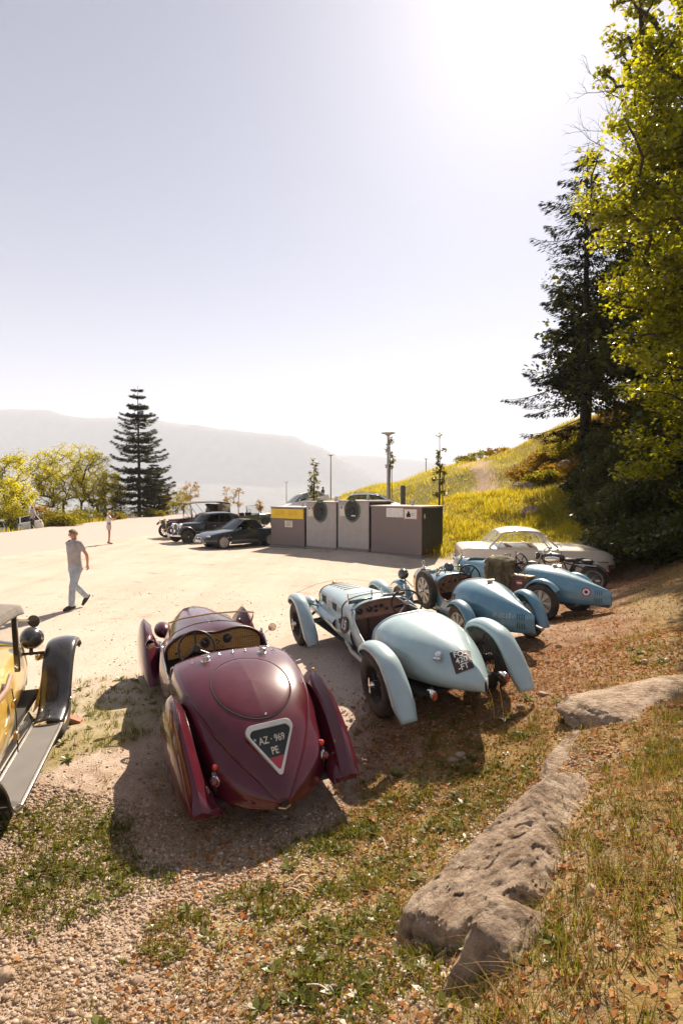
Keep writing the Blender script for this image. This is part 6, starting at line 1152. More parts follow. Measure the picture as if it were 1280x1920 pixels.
person('man walking in a grey polo shirt and pale jeans across the gravel', xm, ym, hz(xm, ym), R(150), dict(sp=(0, .02, 1.12), ch=(0, .03, 1.33), hd=(-.005, .055, 1.605), ht=(-.005, .045, 1.68), ls=(-.175, .02, 1.42), le=(-.23, -.12, 1.17), lw=(-.14, -.20, .96), rs=(.175, .02, 1.42), re=(.23, -.10, 1.17), rw=(.16, -.19, .96),
    lh=(-.09, .0, .90), lk=(-.095, .14, .50), la=(-.10, .17, .09), lt=(-.10, .32, .05), rh=(.09, -.01, .90), rk=(.09, -.05, .50), ra=(.09, -.34, .21), rt=(.09, -.25, .07)), skinm, M('grey_polo', (.36, .335, .325), .9, var=.16, bump=.9, bscale=13), M('pale_jeans', (.36, .41, .45), .9, var=.22, vscale=9, bump=.9, bscale=14), M('brown_grey_hair', (.22, .145, .09), .7, var=.3), h=1.0)
xw, yw_ = -11.42, 28.3
person('tanned blond woman in white top and shorts holding up a phone', xw, yw_, hz(xw, yw_), R(-62), dict(rs=(.15, 0, 1.42), re=(.20, .20, 1.22), rw=(.15, .36, 1.40), ls=(-.15, 0, 1.42), le=(-.20, .18, 1.22), lw=(-.06, .36, 1.40), lk=(-.07, .03, .5), rk=(.09, .0, .5)), skin_t, M('white_top', (.72, .70, .68), .8), M('pale_shorts', (.52, .48, .46), .9), M('blond_hair', (.62, .45, .26), .6), short=.42, sleeve=0, hem=1.12, h=.955, shoes=M('sandal_tan', (.40, .25, .15), .7), hairlen=.12)
ph = Matrix.Translation((xw, yw_, hz(xw, yw_))) @ Matrix.Rotation(R(-62), 4, 'Z') @ Vector((.05, .45, 1.44)); p_t = thing('phone', 'dark phone held up in the blond woman hands', 'phone', ph, R(-62)); b = MB(); b.box((0, 0, 0), (.15, .01, .075)); b.build('phone_body', blackp, p_t, bevel=.004)
z50 = hz(-1.62, 49); person('man in a navy shirt standing by the white hatchback', -1.58, 49, z50, R(-60), {}, skinm, M('navy_shirt', (.04, .06, .085), .9), M('dark_trousers', (.035, .04, .05), .9), M('dark_hair', (.03, .022, .016), .7), h=1.0)
person('man in a pale shirt standing before the white car by the bushes', -22.3, 41.6, hz(-22.3, 41.6), R(150), {}, skin_t, M('pale_shirt', (.52, .45, .42), .9), MATS['dark_trousers'], M('brown_hair', (.07, .035, .02), .7), h=1.0)
pt_ = bpy.data.objects['vintage_tourer']; q = pt_.matrix_basis @ Vector((.30, -.80, .98))
person('man in a white shirt and dark cap sitting up in the maroon tourer', q.x, q.y, q.z - .62, R(110), dict(pel=(0, 0, .75), sp=(0, 0, .92), ch=(0, .02, 1.13), nb=(0, .01, 1.27), nk=(0, .02, 1.33), hd=(0, .035, 1.41), ht=(0, .02, 1.485), ls=(-.17, .02, 1.23), rs=(.17, .02, 1.23), le=(-.24, .12, 1.0), re=(.24, .12, 1.0), lw=(-.18, .34, .98), rw=(.18, .34, .98), lh=(-.09, .05, .72), rh=(.09, .05, .72), lk=(-.11, .42, .76), rk=(.11, .42, .76), la=(-.11, .46, .36), ra=(.11, .46, .36)), skin_t, M('white_shirt', (.70, .66, .62), .9), M('tan_trousers', (.30, .22, .15), .9), MATS['dark_hair'], h=1.0, hem=.70, cap=M('dark_cap', (.03, .03, .035), .8))
# ---------------------------------------------------------------- trees and bushes
def rnd_unit(n, g): v = g.normal(0, 1, (n, 3)); return v / np.linalg.norm(v, axis=1)[:, None]
def leaf_quads(C, L, W, g, up=.5, droop=0.0, jit=.35):
    """one small diamond leaf per centre, every leaf its own tilt and size"""
    n = len(C); nrm = rnd_unit(n, g); nrm[:, 2] = np.abs(nrm[:, 2]) + up; nrm /= np.linalg.norm(nrm, axis=1)[:, None]
    a = rnd_unit(n, g); a -= nrm * (a * nrm).sum(1)[:, None]; a /= np.linalg.norm(a, axis=1)[:, None] + 1e-9; b = np.cross(nrm, a); a[:, 2] -= droop
    s = (1 + jit * g.uniform(-1, 1, n))[:, None]
    V = np.stack([C + a * L * s * .5, C + b * W * s * .5 + nrm * W * s * .16, C - a * L * s * .5, C - b * W * s * .5 + nrm * W * s * .16], 1); return V.reshape(-1, 3), np.arange(n * 4).reshape(n, 4)
bark = M('bark_grey_brown', (.085, .065, .048), .95, var=.4, vscale=12, bump=.6, bscale=30); bark_d = M('bark_dark', (.045, .034, .026), .95, var=.4, vscale=12, bump=.6, bscale=30)
def branching(trunk, clumps, r0, g, wig=.12):
    """limbs from a trunk polyline out to every clump, thick where many limbs pass"""
    nodes = [np.array(p, float) for p in trunk]; par = [-1] + list(range(len(trunk) - 1)); base = nodes[0]
    order = np.argsort([np.linalg.norm(c - nodes[len(trunk) // 2]) for c in clumps])
    for i in order:
        c = clumps[i]; best, bi = 1e9, 0
        for k, p in enumerate(nodes):
            d = c - p; L = np.linalg.norm(d); cost = L + (1.6 * max(0, p[2] - c[2] + .25 * L)) + (1.0 if k < 2 else 0)
            if cost < best: best, bi = cost, k
        p = nodes[bi]; L = np.linalg.norm(c - p); m = (p + c) / 2 + g.normal(0, 1, 3) * wig * L * .6 + np.array([0, 0, .08 * L]); nodes.append(m); par.append(bi); nodes.append(c); par.append(len(nodes) - 2)
    w = np.ones(len(nodes))
    for k in range(len(nodes) - 1, 0, -1): w[par[k]] += w[k]
    rad = r0 * (w / w[0]) ** .42; return nodes, par, rad
def tree_mesh(nodes, par, rad, rmin=.008):
    b = MB()
    for k in range(1, len(nodes)):
        p, q = nodes[par[k]], nodes[k]; r1, r2 = max(rmin, min(rad[par[k]], rad[k] * 1.35)), max(rmin, rad[k]); b.tube([p, q], [r1, r2], 6 if r1 > .03 else 4, cap=False)
    return b
def clumps_in(ells, n, g, shell=.35):
    out = []; vol = np.array([e[3] * e[4] * e[5] for e in ells]); vol = vol / vol.sum()
    for k in range(n):
        e = ells[g.choice(len(ells), p=vol)]; d = rnd_unit(1, g)[0] * (shell + (1 - shell) * g.uniform(0, 1) ** .5); out.append(np.array([e[0] + d[0] * e[3], e[1] + d[1] * e[4], e[2] + d[2] * e[5]]))
    return np.array(out)
def broadleaf(name, label, x, y, trunk, ells, ncl, per, cr_, L, W, mat, r0, seed, cat='tree', group=None, bk=None, z=None, up=.5, flat=.75, wig=.12):
    """trunk, ells are relative to the foot"""
    g = np.random.default_rng(seed); z = hz(x, y) if z is None else z; t = thing(name, label, cat, (x, y, z), group=group); cl = clumps_in(ells, ncl, g)
    if trunk: nodes, par, rad = branching(trunk, cl, r0, g, wig); tree_mesh(nodes, par, rad).build('trunk', bk or bark, t, 60)
    C = np.repeat(cl, per, 0); n = len(C); o = rnd_unit(n, g) * (g.uniform(0, 1, n) ** .45)[:, None] * cr_ * np.repeat(g.uniform(.6, 1.35, len(cl)), per)[:, None]; o[:, 2] *= flat; C = C + o
    V, F = leaf_quads(C, L, W, g, up); mesh_np('crown' if cat == 'tree' else 'foliage', V, F, mat, t); return t
lm_loc = leafmat('locust_leaves', [(.28, .275, .02), (.42, .385, .03), (.56, .49, .05)], .60, gloss=False)
lm_map = leafmat('maple_leaves', [(.055, .07, .008), (.14, .15, .010), (.25, .265, .014), (.40, .39, .02)], .64, .35, (1.6, 1.45, .45), 1.2)
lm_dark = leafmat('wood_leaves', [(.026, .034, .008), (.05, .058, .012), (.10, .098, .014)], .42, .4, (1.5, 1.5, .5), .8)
lm_bush = leafmat('bush_leaves', [(.12, .12, .013), (.21, .19, .02), (.33, .27, .025)], .5, gloss=False, scale=1.5)
lm_orange = leafmat('autumn_leaves', [(.20, .15, .02), (.30, .19, .03), (.36, .20, .05)], .5, gloss=False)
lm_rust = leafmat('rust_scrub', [(.10, .055, .02), (.18, .10, .035), (.26, .17, .06)], .35, gloss=False); lm_sap = leafmat('sapling_leaves', [(.10, .11, .02), (.17, .16, .025), (.24, .20, .03)], .5)
needles = leafmat('spruce_needles', [(.030, .036, .014), (.052, .056, .018), (.080, .078, .024)], .25, gloss=False, scale=1.0); needles_d = leafmat('fir_needles', [(.014, .018, .012), (.026, .030, .016), (.05, .048, .02)], .22, gloss=False, scale=1.0)
def pxx(px, d): return (px - 640) / FPX * d
def pz(py, d): return CAM_Z + (HOR - py) / FPX * d
# ---- locust trees below the road
loc = [(4, 47, 888, 1.5, 2.4), (38, 50, 842, 1.0, 1.5), (86, 56, 840, 1.0, 1.6), (118, 58, 832, 1.3, 2.0), (150, 61, 829, 1.5, 2.4), (184, 60, 846, 1.5, 2.1), (206, 63, 880, 1.1, 1.5)]
ld = ['broad yellow-green tree cut off by the left edge of the photo', 'slender airy yellow-green tree with thin crown, second from the left edge', 'thin twin-stemmed airy tree with dark bare stems left of the broad crowns', 'tall airy yellow-green tree just left of the broadest crown', 'broadest airy yellow-green tree with forked dark trunk', 'round airy yellow-green tree close left of the spruce', 'low airy tree tucked against the left side of the spruce']
for i, (px, d, top, rw, rb) in enumerate(loc):
    x = pxx(px, d); z0 = hz(x, d); H = pz(top, d) - z0; g = np.random.default_rng(40 + i); lean = g.normal(0, .25, 2)
    tr = [(0, 0, 0), (lean[0] * .3, lean[1] * .3, H * .16), (lean[0] * .5, lean[1] * .5, H * .28)]
    el = [(lean[0], lean[1], H * .70, rb, rb, H * .28), (lean[0] - rw * .9, 0, H * .50, rw, rw, H * .17), (lean[0] + rw * .9, .3, H * .46, rw, rw, H * .18), (lean[0], 0, H * .86, rw * .8, rw * .8, H * .13), (lean[0] * 2 + .3, -.3, H * .38, rb * .8, rb * .8, H * .12)]
    broadleaf('locust_tree', ld[i], x, d, tr, el, 130, 46, .50, .15, .085, lm_loc, .11 + .02 * rw, 50 + i, group='airy yellow-green trees below the road', bk=bark_d, up=.3, wig=.2)
# ---- bushes along the far edge of the road
bs = [(8, 44.5, 925, 1.8, 'large yellow-green bush at the left edge beside the white cars'), (22, 42.8, 945, 1.1, 'bush between the two white cars'), (48, 47, 950, 1.6, 'bush directly behind the white car'), (80, 46, 948, 1.3, 'orange-tinted bush behind the seated man'), (100, 45.5, 955, 1.3, 'bush just right of the white car'), (128, 49, 950, 1.6, 'bush under the broad yellow trees'), (160, 53, 948, 1.7, 'bush below the round airy tree'), (186, 57, 940, 1.4, 'bush left of the spruce foot'), (232, 63, 925, 1.6, 'dark bush growing into the left of the spruce'), (300, 66, 905, 1.9, 'bush growing into the right of the spruce'), (325, 70, 925, 1.6, 'bush sloping down right of the spruce'), (118, 44.2, 968, .9, 'low bush at the kerb near the white car'), (215, 56, 958, .9, 'low weedy bush at the road edge behind the woman'), (285, 62, 955, .9, 'low weedy bush at the road edge under the spruce')]
for i, (px, d, top, r, lab) in enumerate(bs):
    x = pxx(px, d); z0 = hz(x, d); H = max(.7, pz(top, d) - z0); broadleaf('bush', lab, x, d, [(0, 0, 0), (0, 0, H * .35)], [(0, 0, H * .5, r, r, H * .5), (r * .5, 0, H * .35, r * .8, r * .8, H * .35), (-r * .5, 0, H * .4, r * .8, r * .8, H * .4)], 46, 62, .45, .15, .10, lm_orange if 'orange' in lab else lm_bush, .05, 90 + i, 'bush', 'bushes along the far edge of the road', bk=bark_d)
# ---- saplings right of the spruce and by the bins
for i, (px, d, top, r, mt, lab) in enumerate([(357, 74, 897, 1.5, lm_orange, 'sparse orange-tinted young tree behind the vintage tourer'), (345, 76, 915, 1.1, lm_bush, 'low thin green sapling right of the spruce'), (424, 80, 910, .55, lm_orange, 'narrow yellow sapling right of the tourer top'), (447, 82, 912, .9, lm_orange, 'small yellowish bushy sapling above the roadster'), (486, 84, 936, .6, lm_orange, 'tiny orange sapling left of the yellow bin')]):
    x = pxx(px, d); z0 = hz(x, d); H = pz(top, d) - z0; broadleaf('sapling', lab, x, d, [(0, 0, 0), (0, 0, H * .4), (.1, 0, H * .8)], [(0, 0, H * .62, r, r, H * .36)], 26 if r > 1 else 18, 34, .42, .17, .11, mt, .06, 130 + i, 'tree', 'saplings on the valley edge', wig=.2)
for i, (px, d, top, f0, f1, r, lab) in enumerate([(588, 33.5, 852, .42, .99, .36, 'slim staked young tree between the white hatchback and lamp'), (730, 41, 824, .55, .99, .40, 'slim young tree hidden behind the tall street lamp'), (823, 26.8, 822, .36, .99, .42, 'slim staked young tree at the right end of the bins')]):
    x = pxx(px, d); z0 = hz(x, d); H = pz(top, d) - z0; g = np.random.default_rng(150 + i); el = [(.0, 0, H * (f0 + (f1 - f0) * k / 5), r * (1 - .09 * k), r * (1 - .09 * k), H * (f1 - f0) / 9) for k in range(6)]
    t = broadleaf('young_tree', lab, x, d, [(0, 0, 0), (0, 0, H * .3), (.03, 0, H * .6), (0, 0, H * .95)], el, 30, 24, .17, .115, .085, lm_sap, .05, 160 + i, group='slim young street trees', wig=.08)
    b = MB(); b.tube([(.16, .02, -.1), (.15, .02, H * .52)], .025, 6); b.build('stake', M('stake_wood', (.25, .17, .10), .9, var=.3), t)
# ---- conifers
def conifer(name, label, x, y, H, R0, mat, r0, seed, base=.08, nwh=30, top=.0, side=None, droop=.25, tw=.34, tww=.16, dens=1.0, irr=.15, lift=.0, bk=None, lower=1.0, pf=None, jz=.006):
    g = np.random.default_rng(seed); t = thing(name, label, 'tree', (x, y, hz(x, y) - .1)); b = MB(); b.tube([(0, 0, 0), (.03 * H * .1, 0, H * .4), (0, 0, H * .75), (0, 0, H)], [r0, r0 * .72, r0 * .35, .015], 9); b.build('trunk', bk or bark_d, t, 60)
    br = MB(); C = []; A = []; 
    for k in range(nwh):
        f = base + (1 - base) * (k / nwh) ** .92; f = float(np.clip(f + g.normal(0, jz), base * .9, .995)); zz = f * H; m = int(g.integers(4, 8)); a0 = g.uniform(0, 6.28)
        prof = pf(f) if pf else (1 - f) ** .62 * (1.0 if f > base + .12 else lower + (1 - lower) * (f - base) / .12)
        for q in range(m):
            a = a0 + 6.283 * q / m + g.normal(0, .15); L = R0 * prof * (1 + min(.28, g.normal(0, irr))) + .12
            if side: L *= side(a, f)
            if L < .1: continue
            d = np.array([math.cos(a), math.sin(a), 0]); e = lift * (f) - droop * (1 - .7 * f); P = []
            for s in np.linspace(0, 1, 7): P.append(d * L * s + np.array([0, 0, zz + L * (e * s + (.22 + .1 * lift) * s * s * s)]))
            P = np.array(P); br.tube([tuple(p) for p in P], [max(.006, .020 * L / 2 * (1 - s * .85)) for s in np.linspace(0, 1, 7)], 4, cap=False)
            n = int(L * 34 * dens * (1.2 - .3 * f)) + 5; s = g.uniform(.10, 1.04, n) ** .75; pts = cr(P, np.clip(s, 0, 1) * 6); sd = np.array([-d[1], d[0], 0]); wd = .36 * L * (1 - s) ** .7 + .10
            lat = g.uniform(-1, 1, n) * wd; pts = pts + sd * lat[:, None]; pts[:, 2] -= np.abs(lat) * .22 + g.uniform(0, .18, n) * min(1, L * .6); dir_ = d * (.75 + .3 * s[:, None]) + sd * (np.sign(lat) * .65)[:, None]; dir_[:, 2] -= .25 + g.uniform(0, .35, n); C.append(pts); A.append(dir_)
    br.build('branches', bk or bark_d, t, 60)['kind'] = 'stuff'; C = np.concatenate(C); A = np.concatenate(A); A += g.normal(0, .18, A.shape); A /= np.linalg.norm(A, axis=1)[:, None]; n = len(C)
    B = np.cross(A, rnd_unit(n, g) * .45 + np.array([0, 0, 1])); B /= np.linalg.norm(B, axis=1)[:, None]; s = g.uniform(.65, 1.3, n)[:, None]
    V = np.stack([C - A * tw * .35 * s, C + B * tww * .5 * s, C + A * tw * .65 * s, C - B * tww * .5 * s], 1).reshape(-1, 3); mesh_np('crown', V, np.arange(n * 4).reshape(n, 4), mat, t); return t
x = pxx(261, 64); conifer('spruce_tree', 'tall pointed spruce standing at the road edge left of the old cars', x, 64, pz(723, 64) - hz(x, 64), 3.7, needles, .22, 3, base=.12, nwh=32, dens=2.0, tw=.36, tww=.11, droop=.16, irr=.30, lower=.8, jz=.016)
x = pxx(290, 66); conifer('spruce_tree', 'small spruce growing against the right side of the tall one', x, 66, pz(865, 66) - hz(x, 66), 2.0, needles, .12, 4, base=.08, nwh=16, dens=1.3, tw=.40, tww=.17, droop=.15)
x = 12.55; conifer('fir_tree', 'tall dark fir with a bare lower trunk on the wooded knoll', x, 30, pz(292, 30) - hz(x, 30), 3.5, needles_d, .27, 8, base=.17, nwh=32, dens=2.1, tw=.26, tww=.07, droop=.55, irr=.34, pf=lambda f: np.interp(f, [.17, .25, .41, .66, .83, 1], [.75, .92, 1.0, .86, .62, .10]), jz=.02, side=lambda a, f: (1.0 if math.cos(a) < .2 else .72) * (.72 + .28 * math.sin(9 * f + 2 * a)), lower=.85)
# ---- wood on the right
g0 = np.random.default_rng(77)
wood = [(15.2, 27.5, 13, 3.0), (17.5, 31, 15, 3.4), (15.8, 22.5, 12, 3.0), (18.8, 26, 15, 3.6), (14.4, 34, 11, 2.4), (21, 33, 17, 4), (19.5, 21, 14, 3.6), (16.0, 18.0, 11.5, 3.0), (23.5, 27, 17, 4), (13.6, 16.6, 9.5, 2.4), (27, 36, 18, 4.5), (13.4, 21, 8.5, 2.3), (12.6, 18.9, 6, 1.9), (14.6, 24.3, 10.5, 2.6), (14.2, 27.2, 9.5, 2.3), (16.8, 29, 13, 3.0), (12.2, 15.6, 5.5, 1.7)]
wl = ['dark leafy tree close right of the fir', 'tall dark leafy tree behind the fir', 'dark leafy tree over the shaded grass', 'dense tall dark tree in the middle of the wood', 'smaller tree behind the knoll, left in the wood', 'tallest dark tree at the back of the wood', 'dark broad tree at the right of the wood', 'dark low-branched tree nearest the shaded bank', 'tall dark tree deep in the wood, right', 'leafy young tree at the front edge of the wood', 'far dark tree closing the wood on the right', 'bushy dark tree at the front of the wood above the litter', 'low bushy tree nearest the cream coupe bonnet', 'dark mid-height tree beside the shaded track', 'dark slim tree right behind the fir trunk', 'tall dark tree behind the fir on the right', 'low leafy tree at the right edge beside the bank']
for i, (x, y, H, r) in enumerate(wood):
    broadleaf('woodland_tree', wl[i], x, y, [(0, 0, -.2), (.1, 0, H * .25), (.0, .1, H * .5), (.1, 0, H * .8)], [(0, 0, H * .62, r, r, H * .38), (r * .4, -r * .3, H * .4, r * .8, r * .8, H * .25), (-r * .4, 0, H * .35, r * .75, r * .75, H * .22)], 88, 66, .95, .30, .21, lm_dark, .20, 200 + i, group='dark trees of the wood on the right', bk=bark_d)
und = [(13.4, 22.5, 1.5, 1.9), (14.6, 20.2, 1.6, 2.0), (12.6, 18.6, 1.1, 1.5), (15.8, 24.8, 1.9, 2.2), (14.2, 26.5, 1.6, 2.0), (13.2, 28.6, 1.5, 1.9), (16.2, 20.5, 2.4, 2.6), (11.8, 15.4, .9, 1.2), (13.4, 16.2, 1.8, 2.1), (15, 30, 1.8, 2.0), (10.2, 12.6, .7, .9), (11.4, 13.6, 1.2, 1.4)]
ul = ['dark shrub at the edge of the shaded grass', 'dark shrub under the low-branched tree', 'low dark shrub right of the cream coupe bonnet', 'large dark shrub below the fir', 'shrub on the earth bank under the fir', 'bramble at the foot of the fir trunk', 'tall dark shrub deep in the shade', 'small weedy shrub beyond the leaf litter', 'dark shrub at the right edge of the photo', 'shrub on top of the earth bank', 'small plant in the leaf litter at the right edge', 'weedy shrub above the leaf litter']
for i, (x, y, H, r) in enumerate(und):
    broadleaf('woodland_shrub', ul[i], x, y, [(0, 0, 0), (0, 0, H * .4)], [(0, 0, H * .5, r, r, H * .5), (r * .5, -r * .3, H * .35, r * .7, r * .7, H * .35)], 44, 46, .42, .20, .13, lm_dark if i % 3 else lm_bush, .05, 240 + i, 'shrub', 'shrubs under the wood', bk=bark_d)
ix = 0; SHR = ((1152, 19.5, 1.2, 1.0), (1165, 17.6, .9, .8), (1180, 21, 2.0, 1.5), (1190, 18.4, 1.5, 1.2), (1205, 16.6, 1.1, 1.0), (1215, 20.2, 2.4, 1.7), (1230, 17.8, 1.7, 1.4), (1242, 15.6, 1.1, 1.1), (1255, 19.4, 2.6, 1.8), (1270, 16.9, 1.8, 1.5), (1280, 14.8, 1.2, 1.2), (1168, 23, 2.2, 1.6), (1130, 22.5, 1.2, 1.1), (1145, 25, 2.0, 1.5), (1200, 24, 3.0, 2.0), (1110, 25.5, 1.2, 1.0))
rank = np.argsort(np.argsort([math.hypot(pxx(q[0], q[1]) - 7.7, q[1] - 16.8) for q in SHR]))
for (px, d, H, r) in SHR:
    x = pxx(px, d); size = 'small' if H < 1.15 else 'medium' if H < 1.75 else 'large'
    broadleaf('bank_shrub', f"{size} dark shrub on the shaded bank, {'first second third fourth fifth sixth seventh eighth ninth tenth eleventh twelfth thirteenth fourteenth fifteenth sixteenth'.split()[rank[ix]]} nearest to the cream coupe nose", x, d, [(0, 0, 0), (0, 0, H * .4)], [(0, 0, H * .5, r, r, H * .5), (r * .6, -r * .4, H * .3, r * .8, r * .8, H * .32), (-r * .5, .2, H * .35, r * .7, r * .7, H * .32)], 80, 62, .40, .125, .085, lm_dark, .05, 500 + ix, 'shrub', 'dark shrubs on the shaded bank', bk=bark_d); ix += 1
# knoll scrub
for i, (px, py, d, r, H, lab) in enumerate([(1010, 830, 35, .9, 1.1, 'dry scrub bush on the crest of the knoll'), (1045, 815, 34.5, 1.1, 1.3, 'green scrub bush left of the fir on the knoll'), (975, 850, 35, .8, .8, 'low dry scrub on the left slope of the knoll'), (1025, 855, 31.5, .9, .9, 'pale scrub on the face of the knoll'), (1130, 830, 31, 1.2, 1.8, 'sunlit scrub right of the fir trunk'), (905, 868, 52, 1.6, 1.2, 'far scrub on the hill crest left of the knoll'), (935, 862, 51, 1.4, 1.2, 'far scrub where the track meets the knoll'), (870, 868, 54, 1.2, .9, 'far low scrub beyond the track')]):
    x = pxx(px, d); broadleaf('scrub_bush', lab, x, d, [(0, 0, 0), (0, 0, H * .4)], [(0, 0, H * .5, r, r * .8, H * .5)], 40, 50, .3, .14, .09, lm_bush if i % 2 else lm_orange, .03, 270 + i, 'bush', 'scrub on the knoll and hill crest', bk=bark_d)
gk = np.random.default_rng(31); scrubbed = set()
for i in range(26):
    x, y = 10.2 + 5.6 * gk.uniform(), 29.3 + 6.5 * gk.uniform(); H = gk.uniform(.45, 1.1); r = gk.uniform(.5, 1.0); px, py = 640 + FPX * x / y, HOR - (hz(x, y) - CAM_Z) * FPX / y
    lab = ('tall ' if H > .8 else 'low ') + ['brown', 'green', 'reddish'][i % 3] + ' scrub tuft on the earthy knoll ' + ('left of the fir trunk' if px < 1060 else 'below the fir' if px < 1120 else 'right of the fir trunk')
    if lab in scrubbed: continue
    scrubbed.add(lab); broadleaf('knoll_scrub', lab, x, y, [(0, 0, 0), (0, 0, H * .4)], [(0, 0, H * .5, r, r * .8, H * .5)], 30, 40, .28, .13, .075, [lm_rust, lm_bush, lm_orange][i % 3], .03, 400 + i, 'bush', 'scrub tufts on the earthy knoll', bk=bark_d)
# ---- big maple hanging in from the right, and the half bare tree behind it
def hang(): 
    x, y = 11.6, 14.6; z = hz(x, y); W_ = [(8.7, 14.3, 10.3, 2.6, 2.3, 2.6), (8.3, 14.1, 8.0, 1.9, 1.9, 1.7), (8.6, 14.4, 5.9, 1.75, 1.8, 1.5), (9.0, 14.7, 3.7, 1.8, 1.6, 1.6), (9.4, 14.2, 12.9, 2.4, 2.3, 2.0), (10.8, 15.2, 8.0, 2.8, 2.6, 5.0), (6.8, 14.0, 9.4, .8, .9, .8), (7.0, 14.3, 10.9, .8, .8, .7)]
    el = [(a - x, b - y, c - z, d, e, f) for a, b, c, d, e, f in W_]
    broadleaf('maple_tree', 'large leafy maple with sunlit yellow-green leaves filling the right edge', x, y, [(0, 0, -.2), (.0, .1, 3), (-.3, 0, 6), (-.4, .1, 9), (-.2, 0, 12)], el, 540, 128, .52, .122, .092, lm_map, .30, 301, bk=bark_d, up=.55, flat=.6)
hang()
x, y = 11.3, 21.5
broadleaf('half_bare_tree', 'tall leaning tree with dead bare twigs and thin leaves above the fir', x, y, [(2.2, 0, 0), (1.7, 0, 3), (.9, 0, 5.5), (.1, 0, 8), (-.35, 0, 11), (-.3, 0, 15), (-.5, 0, 19)], [(-1.5, 0, 15.6, .9, .8, .8), (-.9, 0, 17.0, .8, .8, 1.0), (-.2, 0, 18.6, .9, .9, 1.4), (.6, 0, 16.5, 1.2, 1.1, 2.2), (-.6, 0, 10.2, 1.0, .9, .9)], 62, 46, .40, .19, .13, lm_map, .20, 330, bk=bark_d, wig=.2)
tt = bpy.data.objects['half_bare_tree']; g = np.random.default_rng(5); b = MB()
def twig(p, d, L, r, depth):
    q = p + d * L * .5 + g.normal(0, .06, 3) * L; e = q + (d + g.normal(0, .2, 3)) * L * .5; b.tube([tuple(p), tuple(q), tuple(e)], [r, r * .75, r * .5], 4, cap=False)
    if depth:
        for k in range(3): s = q if k == 0 else e; dd = d + g.normal(0, .55, 3); dd /= np.linalg.norm(dd); twig(s, dd, L * .62, r * .55, depth - 1)
for k in range(8): p = np.array([-.42, 0, 10.2 + .55 * k]); d = np.array([-1, g.normal(0, .3), .25 + .12 * k]); d /= np.linalg.norm(d); twig(p, d, 1.35, .028, 3)
b.build('dead_branches', bark_d, tt, 60)
# ---------------------------------------------------------------- rocks
def noise_mat(name, stops, sc, bump, bsc, det=8):
    m = bpy.data.materials.new(name); m.use_nodes = True; nt = m.node_tree; p = nt.nodes['Principled BSDF']; v = nt.nodes.new('ShaderNodeTexCoord').outputs['Object']; n = _noise(nt, sc, det, v, .68); nt.links.new(_ramp(nt, n.outputs[0], stops).outputs[0], p.inputs['Base Color']); p.inputs['Roughness'].default_value = .95; p.inputs['Specular IOR Level'].default_value = .15
    n2 = _noise(nt, bsc, 9, v, .72); vo = nt.nodes.new('ShaderNodeTexVoronoi'); vo.inputs['Scale'].default_value = bsc * .8; nt.links.new(v, vo.inputs['Vector']); h = _math(nt, 'ADD', n2.outputs[0], _math(nt, 'MULTIPLY', vo.outputs['Distance'], .35)); b = nt.nodes.new('ShaderNodeBump'); b.inputs['Strength'].default_value = bump; b.inputs['Distance'].default_value = .03; nt.links.new(h, b.inputs['Height']); nt.links.new(b.outputs[0], p.inputs['Normal']); MATS[name] = m; return m
rockm = noise_mat('limestone', [(.30, (.11, .075, .05)), (.43, (.31, .225, .155)), (.56, (.46, .355, .26)), (.75, (.58, .47, .36))], 5.5, 1.3, 26)
def rock(name, label, c, r, yaw, seed, n=60, tilt=(0, 0), planes=16, rough=.035, flat=.80, taper=0.):
    """a block cut by random fracture planes, corners worn, then roughened at three scales"""
    g = np.random.default_rng(seed); N = np.concatenate([rnd_unit(planes, g), np.eye(3), -np.eye(3)]) if n > 60 else rnd_unit(planes, g); N = N + (g.normal(0, .10, N.shape) if n > 60 else 0); N /= np.linalg.norm(N, axis=1)[:, None]; D = g.uniform(flat, 1.05, len(N)); D[planes:] = [.92, .80, .80, .92, .80, .80][:len(N) - planes]; V = []
    for i in range(n + 1):
        ph = math.pi * i / n; row = []
        for j in range(2 * n):
            th = math.pi * j / n; d = np.array([math.sin(ph) * math.cos(th), math.sin(ph) * math.sin(th), math.cos(ph)]); q = N @ d; k = D / np.maximum(q, .05); k = np.minimum(k, 1.35); t = -np.log(np.exp(-k * 48).sum()) / 48; t = min(t, 1.2)
            w_ = d * t * np.array(r); u = Vector(w_) * 2.6 + Vector((seed * 3.7, seed * 1.3, seed)); a = 1 + rough * 1.1 * mnoise.fractal(u * 1.4, .9, 2.1, 3) / max(.3, min(r) * 3) + rough * .72 * mnoise.fractal(u * 5, .75, 2.2, 5); cr_ = abs(mnoise.noise(u * 2.3 + Vector((0, 0, 7)))); a -= rough * 1.0 * max(0, .06 - cr_) / .06; cs_ = abs(mnoise.noise(u * 6.5)); a -= rough * .28 * max(0, .10 - cs_) / .10
            ta = 1 - taper * w_[0] / r[0]; row.append(tuple(w_ * a * np.array([1, ta, ta])))
        V.append(row)
    b = MB(); b.grid(V, cv=True); o = b.build(name, rockm, None, 40); o.location = c; o.rotation_euler = (tilt[0], tilt[1], yaw); return tag(o, label, 'rock')
rock('boulder', 'long pale angular limestone boulder edging the bank at the lower right', (1.15, 3.40, .08), (.98, .40, .62), R(48), 8, 140, (R(20), R(-3)), 9, .030, .80, .22)
rock('boulder', 'half-buried stone at the bottom edge below the long boulder', (.82, 2.62, .22), (.40, .27, .42), R(45), 14, 70, (R(15), 0), 9, .032, .76)
rock('rock_slab', 'flat pale rock slab on the bank at the right edge beyond the boulder', (3.2, 5.52, .40), (1.2, .52, .23), R(20), 6, 90, (R(5), R(-3)), 9, .028, .80)
